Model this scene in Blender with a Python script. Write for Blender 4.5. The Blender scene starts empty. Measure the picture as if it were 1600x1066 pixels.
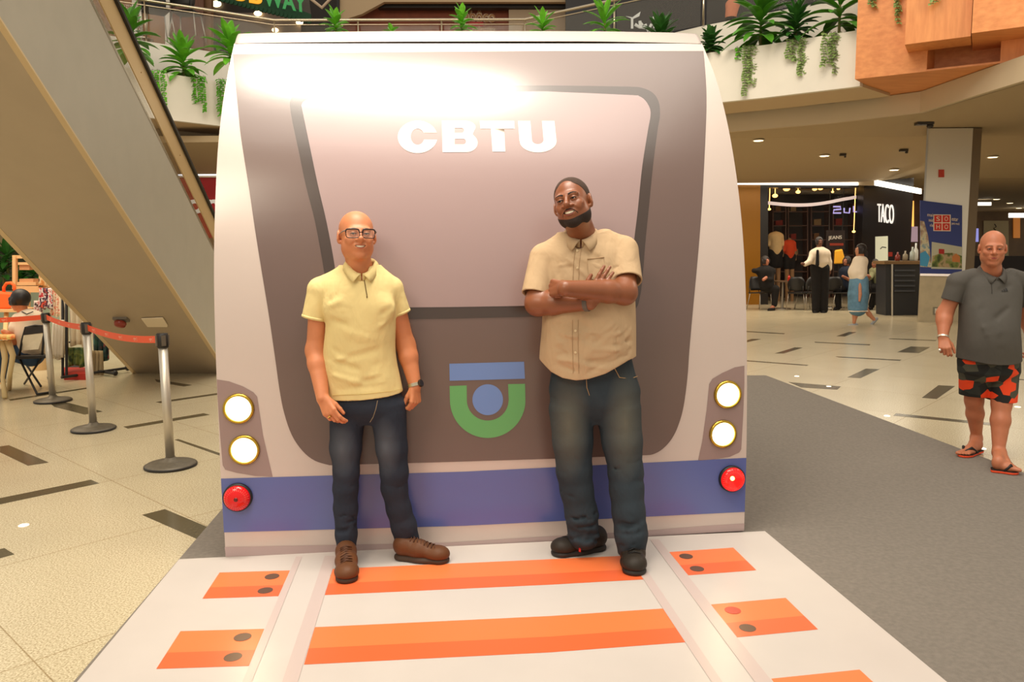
import bpy, bmesh, math, random
import numpy as np
from mathutils import Vector, Matrix
from mathutils.geometry import tessellate_polygon
random.seed(7)
C = bpy.context.scene.collection
PI = math.pi
# ---------------- camera ----------------
FPX, CAMH, PITCH, ROLL = 1225.0, 1.54, 0.1123, -0.008
_c, _s = math.cos, math.sin
_Rz = np.array([[_c(ROLL), -_s(ROLL), 0], [_s(ROLL), _c(ROLL), 0], [0, 0, 1.]])
_Rx = np.array([[1, 0, 0], [0, _c(PITCH), -_s(PITCH)], [0, _s(PITCH), _c(PITCH)]])
RC = _Rz @ _Rx                      # rows: image right, image down, view axis in (X, down, forward)
def _w(v): return Vector((v[0], v[2], -v[1]))
cam_d = bpy.data.cameras.new('camera'); cam = bpy.data.objects.new('camera', cam_d); C.objects.link(cam)
rx, dn, fw = _w(RC[0]), _w(RC[1]), _w(RC[2])
m = Matrix.Identity(4)
for i in range(3):
    m[i][0] = rx[i]; m[i][1] = -dn[i]; m[i][2] = -fw[i]
m[2][3] = CAMH
cam.matrix_world = m
cam_d.lens = 36 * FPX / 1600; cam_d.sensor_width = 36; cam_d.clip_start = .05; cam_d.clip_end = 300
bpy.context.scene.camera = cam
CO = Vector((0, 0, CAMH))
# ---------------- world, lights, exposure ----------------
sc = bpy.context.scene
sc.view_settings.view_transform = 'Standard'; sc.view_settings.look = 'None'
sc.view_settings.gamma = 1; sc.view_settings.use_curve_mapping = False
sc.view_settings.exposure = 0.0
wd = bpy.data.worlds.new('mall_daylight'); sc.world = wd; wd.use_nodes = True
wd.node_tree.nodes['Background'].inputs[0].default_value = (1.0, .92, .79, 1)
wd.node_tree.nodes['Background'].inputs[1].default_value = .66
def area(name, loc, tgt, size, power, col=(1, .84, .62), sy=None, spread=None):
    d = bpy.data.lights.new(name, 'AREA'); d.energy = power; d.color = col; d.size = size
    if sy: d.shape = 'RECTANGLE'; d.size_y = sy
    if spread: d.spread = spread
    o = bpy.data.objects.new(name, d); C.objects.link(o); o.location = loc
    o.rotation_euler = (Vector(tgt) - Vector(loc)).to_track_quat('-Z', 'Y').to_euler(); return o
area('atrium_skylight', (0, 2.0, 11), (0, 3, 0), 9, 1050, (1, .92, .80), 9)
area('atrium_lamp_array', (-3.5, -2.0, 6.5), (0, 4, .9), 2.5, 270, (1, .88, .70))
area('store_zone_fill', (8.5, 19.5, 3.42), (8.5, 19.4, 0), 10, 330, (1, .88, .70), 2.6)  # added unseen fill panel; its floor bounce brightens the lower ceiling
area('hall_side_lamp', (9.5, 9.0, 6.5), (8, 10, 0), 4, 260, (1, .90, .74), 4)
area('stall_zone_lamp', (-7.5, 9.5, 5.2), (-7.5, 9.5, 0), 4, 260, (1, .82, .58), 4)
area('balcony_lamp_array', (0, 11, 9.5), (0, 17, 5), 10, 420, (1, .86, .66), 2)
# ---------------- helpers ----------------
def ray(px, py):
    v = np.array([(px - 800) / FPX, (py - 533) / FPX, 1.]); return _w(RC.T @ v)
def W(px, py, Y):
    r = ray(px, py); return CO + r * (Y / r.y)
def gp(px, py, z=0.0):
    r = ray(px, py); t = (z - CAMH) / r.z; p = CO + r * t; p.z = z; return p
def WX(px, py, X):
    r = ray(px, py); return CO + r * (X / r.x)
def onplane(px, py, p0, n):
    r = ray(px, py); return CO + r * ((Vector(p0) - CO).dot(n) / r.dot(n))
def srgb(r, g, b):
    f = lambda c: (c / 255 / 12.92) if c / 255 <= .04045 else ((c / 255 + .055) / 1.055) ** 2.4
    return (f(r), f(g), f(b), 1)
MATS = {}
def mat(name, col, rough=.6, metal=0., emit=0, ecol=None, noise=0, nscale=20, bump=0, bscale=60, spec=None, alpha=None, trans=None, sss=0, wave=None):
    if name in MATS: return MATS[name]
    M = bpy.data.materials.new(name); M.use_nodes = True; nt = M.node_tree; b = nt.nodes['Principled BSDF']
    col = srgb(*col) if len(col) == 3 else col
    b.inputs['Base Color'].default_value = col; b.inputs['Roughness'].default_value = rough; b.inputs['Metallic'].default_value = metal
    if spec is not None: b.inputs['Specular IOR Level'].default_value = spec
    if emit: b.inputs['Emission Color'].default_value = srgb(*ecol) if ecol else col; b.inputs['Emission Strength'].default_value = emit
    if alpha is not None: b.inputs['Alpha'].default_value = alpha
    if trans: b.inputs['Transmission Weight'].default_value = trans
    if sss:
        b.inputs['Subsurface Weight'].default_value = sss; b.inputs['Subsurface Radius'].default_value = (.012, .004, .002); b.inputs['Subsurface Scale'].default_value = 1
    tc = nt.nodes.new('ShaderNodeTexCoord')
    if noise:
        n = nt.nodes.new('ShaderNodeTexNoise'); n.inputs['Scale'].default_value = nscale; n.inputs['Detail'].default_value = 4
        nt.links.new(tc.outputs['Object'], n.inputs['Vector'])
        r = nt.nodes.new('ShaderNodeMapRange'); r.inputs[1].default_value = .3; r.inputs[2].default_value = .7
        r.inputs[3].default_value = 1 - noise; r.inputs[4].default_value = 1 + noise
        nt.links.new(n.outputs[0], r.inputs[0])
        x = nt.nodes.new('ShaderNodeMix'); x.data_type = 'RGBA'; x.blend_type = 'MULTIPLY'; x.inputs[0].default_value = 1
        x.inputs[6].default_value = col; nt.links.new(r.outputs[0], x.inputs[7]); nt.links.new(x.outputs[2], b.inputs['Base Color'])
    if bump:
        n = nt.nodes.new('ShaderNodeTexNoise'); n.inputs['Scale'].default_value = bscale; n.inputs['Detail'].default_value = 5
        nt.links.new(tc.outputs['Object'], n.inputs['Vector'])
        bp = nt.nodes.new('ShaderNodeBump'); bp.inputs['Strength'].default_value = bump; bp.inputs['Distance'].default_value = .01
        nt.links.new(n.outputs[0], bp.inputs['Height']); nt.links.new(bp.outputs[0], b.inputs['Normal'])
    MATS[name] = M; return M
def wood(name, c1, c2, scale=6, axis='X', rough=.5, stretch=12):
    if name in MATS: return MATS[name]
    M = bpy.data.materials.new(name); M.use_nodes = True; nt = M.node_tree; b = nt.nodes['Principled BSDF']; b.inputs['Roughness'].default_value = rough
    tc = nt.nodes.new('ShaderNodeTexCoord'); mp = nt.nodes.new('ShaderNodeMapping')
    sc_ = [scale * stretch] * 3; sc_['XYZ'.index(axis)] = scale; mp.inputs['Scale'].default_value = sc_
    n = nt.nodes.new('ShaderNodeTexNoise'); n.inputs['Scale'].default_value = 1; n.inputs['Detail'].default_value = 6
    rp = nt.nodes.new('ShaderNodeValToRGB'); rp.color_ramp.elements[0].position = .3; rp.color_ramp.elements[1].position = .7
    rp.color_ramp.elements[0].color = srgb(*c1); rp.color_ramp.elements[1].color = srgb(*c2)
    nt.links.new(tc.outputs['Object'], mp.inputs[0]); nt.links.new(mp.outputs[0], n.inputs['Vector'])
    nt.links.new(n.outputs[0], rp.inputs[0]); nt.links.new(rp.outputs[0], b.inputs['Base Color']); MATS[name] = M; return M
def glassm(name, col=(235, 240, 235), a=.12, rough=.02):
    return mat(name, col, rough, alpha=a, spec=.6)
class MB:
    """collects shapes and links them as one mesh object"""
    def __init__(s): s.v = []; s.f = []
    def poly(s, pts): n = len(s.v); s.v += [tuple(p) for p in pts]; s.f.append(tuple(range(n, n + len(pts)))); return s
    def add(s, vs, fs): n = len(s.v); s.v += [tuple(p) for p in vs]; s.f += [tuple(i + n for i in f) for f in fs]; return s
    def box(s, c, d, rot=0, R=None):
        c = Vector(c); hx, hy, hz = d[0] / 2, d[1] / 2, d[2] / 2
        R = R or Matrix.Rotation(rot, 3, 'Z')
        vs = [c + R @ Vector((x * hx, y * hy, z * hz)) for x in (-1, 1) for y in (-1, 1) for z in (-1, 1)]
        return s.add(vs, [(0, 1, 3, 2), (4, 6, 7, 5), (0, 4, 5, 1), (2, 3, 7, 6), (0, 2, 6, 4), (1, 5, 7, 3)])
    def hexa(s, b, t):   # 4 bottom pts, 4 top pts
        return s.add(list(b) + list(t), [(3, 2, 1, 0), (4, 5, 6, 7), (0, 1, 5, 4), (1, 2, 6, 5), (2, 3, 7, 6), (3, 0, 4, 7)])
    def prism(s, pts, off):
        off = Vector(off); n = len(pts); a = [Vector(p) for p in pts]; b = [p + off for p in a]
        return s.add(a + b, [tuple(range(n))[::-1], tuple(range(n, 2 * n))] + [(i, (i + 1) % n, n + (i + 1) % n, n + i) for i in range(n)])
    def tube(s, pts, r, n=10, cap=True, flat=None):
        pts = [Vector(p) for p in pts]; rs = r if isinstance(r, (list, tuple)) else [r] * len(pts); base = len(s.v)
        up = None
        for i, p in enumerate(pts):
            d = (pts[min(i + 1, len(pts) - 1)] - pts[max(i - 1, 0)]).normalized()
            if up is None: up = d.orthogonal().normalized()
            up = (up - d * up.dot(d)).normalized(); q = d.cross(up)
            for k in range(n):
                a = 2 * PI * k / n; s.v.append(tuple(p + (up * math.cos(a) + q * math.sin(a)) * rs[i]))
        for i in range(len(pts) - 1):
            for k in range(n):
                a = base + i * n + k; b = base + i * n + (k + 1) % n; s.f.append((a, b, b + n, a + n))
        if cap: s.f.append(tuple(base + k for k in range(n))[::-1]); s.f.append(tuple(base + (len(pts) - 1) * n + k for k in range(n)))
        return s
    def lathe(s, prof, c=(0, 0, 0), n=24, R=None):
        c = Vector(c); base = len(s.v); R = R or Matrix.Identity(3)
        for r, z in prof:
            for k in range(n): a = 2 * PI * k / n; s.v.append(tuple(c + R @ Vector((r * math.cos(a), r * math.sin(a), z))))
        for i in range(len(prof) - 1):
            for k in range(n): a = base + i * n + k; b = base + i * n + (k + 1) % n; s.f.append((a, b, b + n, a + n))
        s.f.append(tuple(base + k for k in range(n))[::-1]); s.f.append(tuple(base + (len(prof) - 1) * n + k for k in range(n)))
        return s
    def ball(s, c, r, n=12, R=None):
        rr = Vector(r) if isinstance(r, (tuple, list, Vector)) else Vector((r, r, r)); c = Vector(c); R = R or Matrix.Identity(3)
        base = len(s.v); m_ = max(4, n // 2 + 1)
        for i in range(m_ + 1):
            t = PI * i / m_
            for k in range(n):
                a = 2 * PI * k / n; s.v.append(tuple(c + R @ Vector((rr.x * math.sin(t) * math.cos(a), rr.y * math.sin(t) * math.sin(a), rr.z * math.cos(t)))))
        for i in range(m_):
            for k in range(n): a = base + i * n + k; b = base + i * n + (k + 1) % n; s.f.append((a, a + n, b + n, b))
        return s
    def build(s, name, m, parent=None, smooth=False, bevel=0, label=None):
        me = bpy.data.meshes.new(name); me.from_pydata(s.v, [], s.f); me.update()
        bm = bmesh.new(); bm.from_mesh(me); bmesh.ops.remove_doubles(bm, verts=bm.verts, dist=1e-6)
        if not getattr(s, 'keep', False): bmesh.ops.recalc_face_normals(bm, faces=bm.faces)
        bm.to_mesh(me); bm.free()
        if smooth: me.shade_smooth()
        o = bpy.data.objects.new(name, me); C.objects.link(o)
        if m: me.materials.append(m)
        if parent:
            o.parent = parent; o.matrix_parent_inverse = Matrix.Translation(-parent.location) if parent.type == 'EMPTY' and parent.rotation_euler.z == 0 else parent.matrix_basis.inverted()
        if bevel:
            b = o.modifiers.new('bevel', 'BEVEL'); b.width = bevel; b.segments = 2; b.limit_method = 'ANGLE'; b.angle_limit = .6
        if smooth == 'auto': pass
        if label: o['label'] = label
        return o
def tag(o, label=None, cat=None, group=None, kind=None):
    if label: o['label'] = label
    if cat: o['category'] = cat
    if group: o['group'] = group
    if kind: o['kind'] = kind
    return o
def thing(name, label, cat, loc=(0, 0, 0), group=None):
    o = bpy.data.objects.new(name, None); C.objects.link(o); o.location = loc; o.empty_display_size = .1
    return tag(o, label, cat, group)
def struct(name, mb, m, **k): o = mb.build(name, m, **k); o['kind'] = 'structure'; return o
def dup(root, loc, rotz=0, label=None, group=None, scale=1):
    r = root.copy(); C.objects.link(r); r.location = loc; r.rotation_euler = (0, 0, rotz); r.scale = (scale,) * 3
    if label: r['label'] = label
    if group: r['group'] = group
    for ch in list(root.children):
        c = ch.copy(); C.objects.link(c); c.parent = r
        for g in ch.children:
            d = g.copy(); C.objects.link(d); d.parent = c
    return r
def text_mesh(txt, size, font_scale=(1, 1), offset=0., space=1., shear=0):
    cu = bpy.data.curves.new('t', 'FONT'); cu.body = txt; cu.size = size; cu.offset = offset; cu.space_character = space; cu.shear = shear
    cu.align_x = 'CENTER'; cu.resolution_u = 6
    o = bpy.data.objects.new('t', cu); C.objects.link(o); dg = bpy.context.evaluated_depsgraph_get()
    me = bpy.data.meshes.new_from_object(o.evaluated_get(dg)); vs = [(v.co.x * font_scale[0], v.co.y * font_scale[1]) for v in me.vertices]
    fs = [tuple(p.vertices) for p in me.polygons]; bpy.data.objects.remove(o); bpy.data.curves.remove(cu); bpy.data.meshes.remove(me)
    xs = [v[0] for v in vs]; ys = [v[1] for v in vs]
    return vs, fs, (min(xs), max(xs), min(ys), max(ys))
def text_on(txt, bl, br, h, m, name='lettering', parent=None, depth=.004, offset=0., label=None):
    """lettering from base-left to base-right (world points), height vector h"""
    bl, br, h = Vector(bl), Vector(br), Vector(h)
    vs, fs, (x0, x1, y0, y1) = text_mesh(txt, 1, offset=offset)
    U = br - bl; n = U.cross(h).normalized()
    if n.dot(CO - bl) < 0: n = -n
    P = [bl + U * ((x - x0) / (x1 - x0)) + h * ((y - y0) / (y1 - y0)) for x, y in vs]
    mb = MB(); mb.keep = True
    mb.add([p + n * depth for p in P], fs)
    ed = {}
    for f in fs:
        for i in range(len(f)):
            e = (f[i], f[(i + 1) % len(f)])
            if (e[1], e[0]) in ed: ed.pop((e[1], e[0]))
            else: ed[e] = 1
    for a, b in ed: mb.poly([P[a] + n * depth, P[b] + n * depth, P[b], P[a]])
    return mb.build(name, m, parent, label=label)
# ================= FLOOR =================
def floor_material():
    M = bpy.data.materials.new('speckled_granite'); M.use_nodes = True; nt = M.node_tree; b = nt.nodes['Principled BSDF']; N = nt.nodes.new; L = nt.links.new
    tc = N('ShaderNodeTexCoord'); n1 = N('ShaderNodeTexNoise'); n1.inputs['Scale'].default_value = 120; n1.inputs['Detail'].default_value = 3
    n2 = N('ShaderNodeTexNoise'); n2.inputs['Scale'].default_value = 1.4
    r = N('ShaderNodeValToRGB'); e = r.color_ramp.elements; e[0].position = .33; e[0].color = srgb(166, 150, 118); e[1].position = .62; e[1].color = srgb(218, 205, 174)
    L(tc.outputs['Object'], n1.inputs['Vector']); L(tc.outputs['Object'], n2.inputs['Vector']); L(n1.outputs[0], r.inputs[0])
    mr = N('ShaderNodeMapRange'); mr.inputs[3].default_value = .88; mr.inputs[4].default_value = 1.08; L(n2.outputs[0], mr.inputs[0])
    mx = N('ShaderNodeMix'); mx.data_type = 'RGBA'; mx.blend_type = 'MULTIPLY'; mx.inputs[0].default_value = 1; L(r.outputs[0], mx.inputs[6]); L(mr.outputs[0], mx.inputs[7])
    mp = N('ShaderNodeMapping'); mp.inputs['Rotation'].default_value = (0, 0, TILE_A); L(tc.outputs['Object'], mp.inputs[0])
    mp.inputs['Location'].default_value = TILE_O
    br = N('ShaderNodeTexBrick'); br.offset = 0; br.inputs['Scale'].default_value = 1; br.inputs['Mortar Size'].default_value = .003
    br.inputs['Brick Width'].default_value = 1.16; br.inputs['Row Height'].default_value = 1.16
    br.inputs['Color1'].default_value = (1, 1, 1, 1); br.inputs['Color2'].default_value = (.96, .96, .95, 1); br.inputs['Mortar'].default_value = (.62, .55, .45, 1)
    L(mp.outputs[0], br.inputs['Vector'])
    m2 = N('ShaderNodeMix'); m2.data_type = 'RGBA'; m2.blend_type = 'MULTIPLY'; m2.inputs[0].default_value = 1; L(mx.outputs[2], m2.inputs[6]); L(br.outputs[0], m2.inputs[7])
    L(m2.outputs[2], b.inputs['Base Color']); b.inputs['Roughness'].default_value = .22; b.inputs['Specular IOR Level'].default_value = .45
    return M
_a = gp(142, 750); _b = gp(0, 779); TILE_A = -math.atan2((_a - _b).y, (_a - _b).x); TILE_O = (0.3, .2, 0)
MFLOOR = floor_material()
floor = struct('floor', MB().box((0, 20, -.1), (90, 60, .2)), MFLOOR)
s5 = lambda x, y: (x / 3.5525, 580 + y / 3.5525); s6 = lambda x, y: (1140 + x / 3.478, 480 + y / 3.478)
strips = [[(0, 698), (14, 696), (76, 723), (43.6, 728), (0, 707)], [(-60, 791), (142, 750), (155, 755.6), (-60, 801)], [(222, 805), (257.6, 796), (341, 831), (325, 850)],
 [(-60, 871), (7, 857), (22.5, 866.5), (-60, 889)], [(193, 667), (318, 646), (328, 648.4), (200, 670)], [(243.5, 628.4), (350, 613), (350, 615.5), (250.5, 630)],
 [(273, 687.5), (278.7, 686.4), (360, 714), (360, 718)], [(70, 624), (108, 630), (160.5, 643.3), (132, 648), (85, 636)], [(242, 592.7), (300, 602), (287, 604), (245, 597)],
 [(14, 624.5), (135, 606), (137, 607.5), (16, 626.5)]]
for q in ([(40, 128), (300, 143), (295, 147), (40, 132)], [(95, 180), (120, 173), (172, 174), (95, 191)], [(245, 252), (355, 219), (397, 221), (295, 252)], [(60, 287), (430, 315), (420, 319), (60, 292)],
          [(460, 189), (765, 203), (760, 208), (465, 193)], [(580, 158), (650, 135), (690, 136), (625, 160)], [(865, 170), (1125, 180), (1120, 184), (870, 174)], [(910, 245), (985, 214), (1090, 218), (1030, 250)],
          [(575, 268), (935, 287), (925, 292), (590, 273)], [(640, 382), (740, 335), (815, 338), (710, 387)], [(320, 408), (605, 432), (585, 449), (390, 437)], [(1045, 493), (1135, 425), (1225, 430), (1125, 500)],
          [(890, 590), (905, 578), (1430, 631), (1420, 643)], [(1240, 372), (1600, 393), (1600, 398), (1250, 376)]):
    strips.append([s6(*p) for p in q])
mb = MB()
for q in strips: mb.prism([gp(x, y, .0002) for x, y in q], (0, 0, .0013))
o = mb.build('dark_inlay', mat('dark_granite', (84, 76, 56), .18, noise=.25, nscale=60), floor); o['kind'] = 'structure'; o['label'] = 'dark granite strips set in the pale floor'
mb = MB(); 
for (x, y) in ((37, 821), (1386, 650), (1245, 588), (1535, 701), (1590, 636), (1295, 604)): mb.lathe([(.028, 0), (.024, .003)], gp(x, y, .0005), 14)
o = mb.build('floor_light', mat('floor_light_lens', (255, 240, 210), .3, emit=2.5), floor); o['kind'] = 'structure'; o['label'] = 'small glowing lights sunk in the floor'
# ---- carpet ----
def xint(a, b, c, d):
    r = b - a; s = d - c; t = ((c.x - a.x) * s.y - (c.y - a.y) * s.x) / (r.x * s.y - r.y * s.x); return a + r * t
def ext_y(a, b, y): return a + (b - a) * ((y - a.y) / (b.y - a.y))
l1, l2, l3, l4 = gp(347, 797), gp(281, 874), gp(1167, 576), gp(1500, 702)
cor = ext_y(l2, l1, 9.6); fr = l2 + (l2 - l1) * ((l2.y - .9) / (l1.y - l2.y)); rt = l4 + (l4 - l3).normalized() * 3.0
MCARP = mat('grey_felt_carpet', (130, 122, 113), .95, noise=.10, nscale=45, bump=.5, bscale=300, spec=.1)
cp = MB().prism([Vector((p.x, p.y, .0018)) for p in (fr, l2, cor, ext_y(l4, l3, 9.6), rt, Vector((rt.x, .9, 0)))][::-1], (0, 0, .0035)).build('carpet', MCARP)
tag(cp, 'dark grey felt carpet laid under the train stand and walkway', 'carpet')
# ================= TRACK MAT =================
ZM = .013
def ext(a, b, y1): return a + (b - a) * ((y1 - a.y) / (b.y - a.y))
ml, mr_ = gp(280, 874, ZM), gp(1195, 830, ZM); ml2, mr2 = ext(ml, gp(120, 1066, ZM), 1.9), ext(mr_, gp(1480, 1066, ZM), 1.9)
mt = thing('printed_track_mat', 'white printed floor mat showing orange sleepers and railway rails', 'floor mat', (0, 3, .0055))
MB().prism([Vector((p.x, p.y, .0055)) for p in (ml, ml2, mr2, mr_)], (0, 0, ZM - .0055)).build('mat_sheet', mat('mat_vinyl', (200, 191, 184), .32, noise=.025, nscale=3, spec=.45), mt)
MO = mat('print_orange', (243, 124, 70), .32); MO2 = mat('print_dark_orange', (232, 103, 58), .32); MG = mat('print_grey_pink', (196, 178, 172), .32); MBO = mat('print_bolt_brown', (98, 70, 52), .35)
def decal(name, pts, m, z=ZM, par=mt, h=.0006):
    return MB().prism([gp(x, y, z) for x, y in pts], (0, 0, h)).build(name, m, par)
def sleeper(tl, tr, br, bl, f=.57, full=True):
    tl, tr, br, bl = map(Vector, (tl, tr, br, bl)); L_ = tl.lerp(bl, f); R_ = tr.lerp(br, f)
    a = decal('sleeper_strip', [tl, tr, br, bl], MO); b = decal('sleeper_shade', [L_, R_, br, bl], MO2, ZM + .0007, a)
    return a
SL = [((343, 895), (453, 891.7), (435, 931.7), (316.3, 935.7)), ((520, 889.3), (1000, 867.5), (1005, 905.7), (507.5, 930)), ((1045.7, 863), (1145.7, 856), (1181.7, 891.2), (1075.5, 899.2)),
      ((282, 986.7), (413, 983), (388.7, 1040.7), (244.3, 1045.5)), ((492, 980.5), (1037.5, 951.2), (1071, 1003.7), (475, 1038.7)), ((1111, 945), (1227.5, 934.5), (1278, 983.7), (1151, 996.2)),
      ((1205, 1061), (1343, 1046.7), (1410, 1108), (1252, 1125))]
SL[1] = ((520, 889.3), (992, 868), (1016, 905), (507.5, 930))
for i, q in enumerate(SL):
    if i in (1, 4):     # long middle strips: follow the slight bow of the print
        tl, tr, br, bl = map(Vector, q); top = []; bot = []; sh = []
        mt_, mb_ = {1: (Vector((860, 874.2)), Vector((860, 913.7))), 4: (Vector((860, 963)), Vector((860, 1019.5)))}[i]
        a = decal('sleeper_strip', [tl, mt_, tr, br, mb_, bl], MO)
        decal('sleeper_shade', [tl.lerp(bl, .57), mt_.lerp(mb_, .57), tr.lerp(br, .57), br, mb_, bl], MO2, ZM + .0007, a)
    else: a = sleeper(*q)
for x, y, r in ((425, 901, .034), (414.5, 923, .034), (379, 995.7, .034), (364, 1027, .034), (1072, 869.5, .034), (1089, 889, .034), (1145, 954, .034), (1168, 981.5, .034)):
    MB().lathe([(r, 0), (r, .0006)], gp(x, y, ZM + .0014), 24).build('bolt_mark', MBO if (x, y) != (1145, 954) else mat('print_bolt_red', (190, 60, 40), .35), mt)
for q in ([(462.5, 870), (472, 870), (385, 1086), (370, 1086)], [(507.5, 868.7), (526, 868.7), (459, 1086), (434, 1086)],
          [(1016, 843.7), (1029, 842.5), (1221.5, 1084), (1193, 1084)], [(966, 846), (980, 846), (1141, 1084), (1124, 1084)]):
    decal('rail_edge', q, MG, ZM + .0016)
# ================= TRAIN FRONT STAND =================
TA, TB = gp(352.5, 871, ZM), gp(1162.5, 830, ZM)
TU = (TB - TA); TU.z = 0; TW = TU.length; TU.normalize(); TN = Vector((-TU.y, TU.x, 0)); TO = (TA + TB) / 2; TO.z = 0
ZT = 2.74
def prof(z):
    if z <= 1.0: return 0.0
    t = (z - 1.0) / (ZT - 1.0); return .60 * t ** 2.5
def roofz(n): # above front top, n from prof(ZT)
    return None
def tpt(u, z, off=0.0):
    d = prof(z); e = 1e-3; sl = (prof(z + e) - d) / e; nn = Vector((-1, sl)).normalized()  # outward normal in (n,z)
    return TO + TU * u + TN * (d + nn.x * off) + Vector((0, 0, z + nn.y * off))
def tpix(px, py):
    r = ray(px, py); ru, rn, rz = r.dot(TU), r.dot(TN), r.z; o_ = CO - TO; ou, on = o_.dot(TU), o_.dot(TN)
    lo, hi = 0.0, 20.0
    def g(l): return on + rn * l - prof(CAMH + rz * l)
    for _ in range(60):
        mid = (lo + hi) / 2
        if g(mid) < 0: lo = mid
        else: hi = mid
    return (ou + ru * lo, CAMH + rz * lo)
def spl(pts, n=8):   # smooth closed/open resample (Catmull-Rom)
    out = []; P = [Vector(p) for p in pts]
    for i in range(len(P) - 1):
        p0 = P[max(i - 1, 0)]; p1 = P[i]; p2 = P[i + 1]; p3 = P[min(i + 2, len(P) - 1)]
        for k in range(n):
            t = k / n; out.append(.5 * ((2 * p1) + (-p0 + p2) * t + (2 * p0 - 5 * p1 + 4 * p2 - p3) * t * t + (-p0 + 3 * p1 - 3 * p2 + p3) * t ** 3))
    out.append(P[-1]); return out
def sheet(name, loops_uz, off, m, parent, fs=None, step=.03, thick=0):
    """polygon in (u,z) laid on the curved face"""
    bm = bmesh.new()
    if fs is None:
        for lp in loops_uz:
            tr = tessellate_polygon([[Vector((p[0], p[1], 0)) for p in lp]]); vs = [bm.verts.new((p[0], 0, p[1])) for p in lp]
            for t in tr:
                try: bm.faces.new([vs[i] for i in t])
                except ValueError: pass
    else:
        vs = [bm.verts.new((p[0], 0, p[1])) for p in loops_uz]
        for f in fs:
            try: bm.faces.new([vs[i] for i in f])
            except ValueError: pass
    zs = [v.co.z for v in bm.verts]; z = math.ceil(min(zs) / step) * step
    while z < max(zs):
        bmesh.ops.bisect_plane(bm, geom=bm.verts[:] + bm.edges[:] + bm.faces[:], plane_co=(0, 0, z), plane_no=(0, 0, 1), dist=1e-5); z += step
    for v in bm.verts: v.co = tpt(v.co.x, v.co.z, off)
    for f in bm.faces:
        if f.normal.dot(-TN) < 0: f.normal_flip()
    bmesh.ops.recalc_face_normals(bm, faces=bm.faces)
    me = bpy.data.meshes.new(name); bm.to_mesh(me); bm.free(); me.materials.append(m)
    me.shade_smooth()
    o = bpy.data.objects.new(name, me); C.objects.link(o); o.parent = parent; o.matrix_parent_inverse = Matrix.Translation(-parent.location) if parent.type == 'EMPTY' else Matrix()
    return o
# front outline in pixels (left side up, right side down)
Lft = [(352.5, 871), (349, 800), (345, 748), (341, 650), (338.5, 592), (335, 480), (334.5, 400), (336, 330), (340, 240), (347, 170), (355, 120), (360, 95), (366, 68)]
Rgt = [(1097, 68), (1107, 92), (1117, 118), (1129, 160), (1141, 215), (1152, 285), (1160, 360), (1165, 450), (1167, 560), (1167, 640), (1166, 715), (1163.5, 800), (1162.5, 830)]
LU = [tpix(*p) for p in spl(Lft, 4)]; RU = [tpix(*p) for p in spl(Rgt, 4)]
zt = (LU[-1][1] + RU[0][1]) / 2
LU = [(u, max(z, ZM)) for u, z in LU]; RU = [(u, max(z, ZM)) for u, z in RU]
ZT2 = zt
tr = thing('train_front_stand', 'life-size cardboard train front with white, brown and blue print and lit lamps', 'display stand', (TO.x, TO.y, ZM))
def vinyl(name, col, rough=.26, **k): return mat(name, col, rough, spec=.85, bump=.06, bscale=7, **k)
MTW = vinyl('train_white_print', (200, 184, 175))
face = [LU + RU]
sheet('front_panel', [LU + RU], 0, MTW, tr)
# side shell: from the outline back
bd = MB(); lp = LU + RU; dep = 1.9
f0 = [tpt(u, z, -.0005) for u, z in lp]
def backpt(u, z): return TO + TU * (u * .985) + TN * dep + Vector((0, 0, z))
f1 = [backpt(u, z) for u, z in lp]; n_ = len(lp)
for i in range(n_ - 1):
    if i == len(LU) - 1: continue
    bd.poly([f0[i], f1[i], f1[i + 1], f0[i + 1]])
bd.poly(f1)
bd.build('side_shell', MTW, tr)
# roof cap: second curved sheet above a seam, rounding over to the top
SEAM = [(367, 69.5), (440, 68), (620, 66.5), (900, 66), (1000, 67.3), (1060, 68.6), (1096, 69.5)]; CAPT = [(379, 58.5), (440, 56.5), (620, 53.4), (900, 53.4), (1000, 54.5), (1055, 55.5), (1080, 57.5)]
def capmesh():
    A_, B_ = spl(SEAM, 5), spl(CAPT, 5); rows = []; R_ = 9; d0 = prof(ZT2)
    for f in range(R_ + 1):
        row = []
        for a, b in zip(A_, B_):
            u, z = tpix(a.x, a.y - .9); p0 = tpt(u, z, .002); p1 = onplane(b.x, b.y, TO + TN * (d0 + .34), TN); t = f / R_; q = p0.lerp(p1, t)
            q.z += .035 * math.sin(PI * t) ; row.append(q)
        rows.append(row)
    rows.append([p - Vector((0, 0, .12)) + TN * .02 for p in rows[-1]]); K = len(rows[0]); vs = [p for r in rows for p in r]
    fs = [(i * K + k, i * K + k + 1, (i + 1) * K + k + 1, (i + 1) * K + k) for i in range(len(rows) - 1) for k in range(K - 1)]
    for sgn, k in ((0, 0), (1, K - 1)):   # end flaps down to the face edge
        n0 = len(vs); 
        for r in rows[:-1]: vs.append(r[k] - Vector((0, 0, .10)))
        for i in range(len(rows) - 2): fs.append((i * K + k, (i + 1) * K + k, n0 + i + 1, n0 + i))
    return MB().add(vs, fs)
capmesh().build('roof_cap', MTW, tr, smooth=True)
a_, b_ = LU[-1][0] + .05, RU[0][0] - .05; dd = prof(ZT2) + .36
def rz(p): return p
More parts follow.
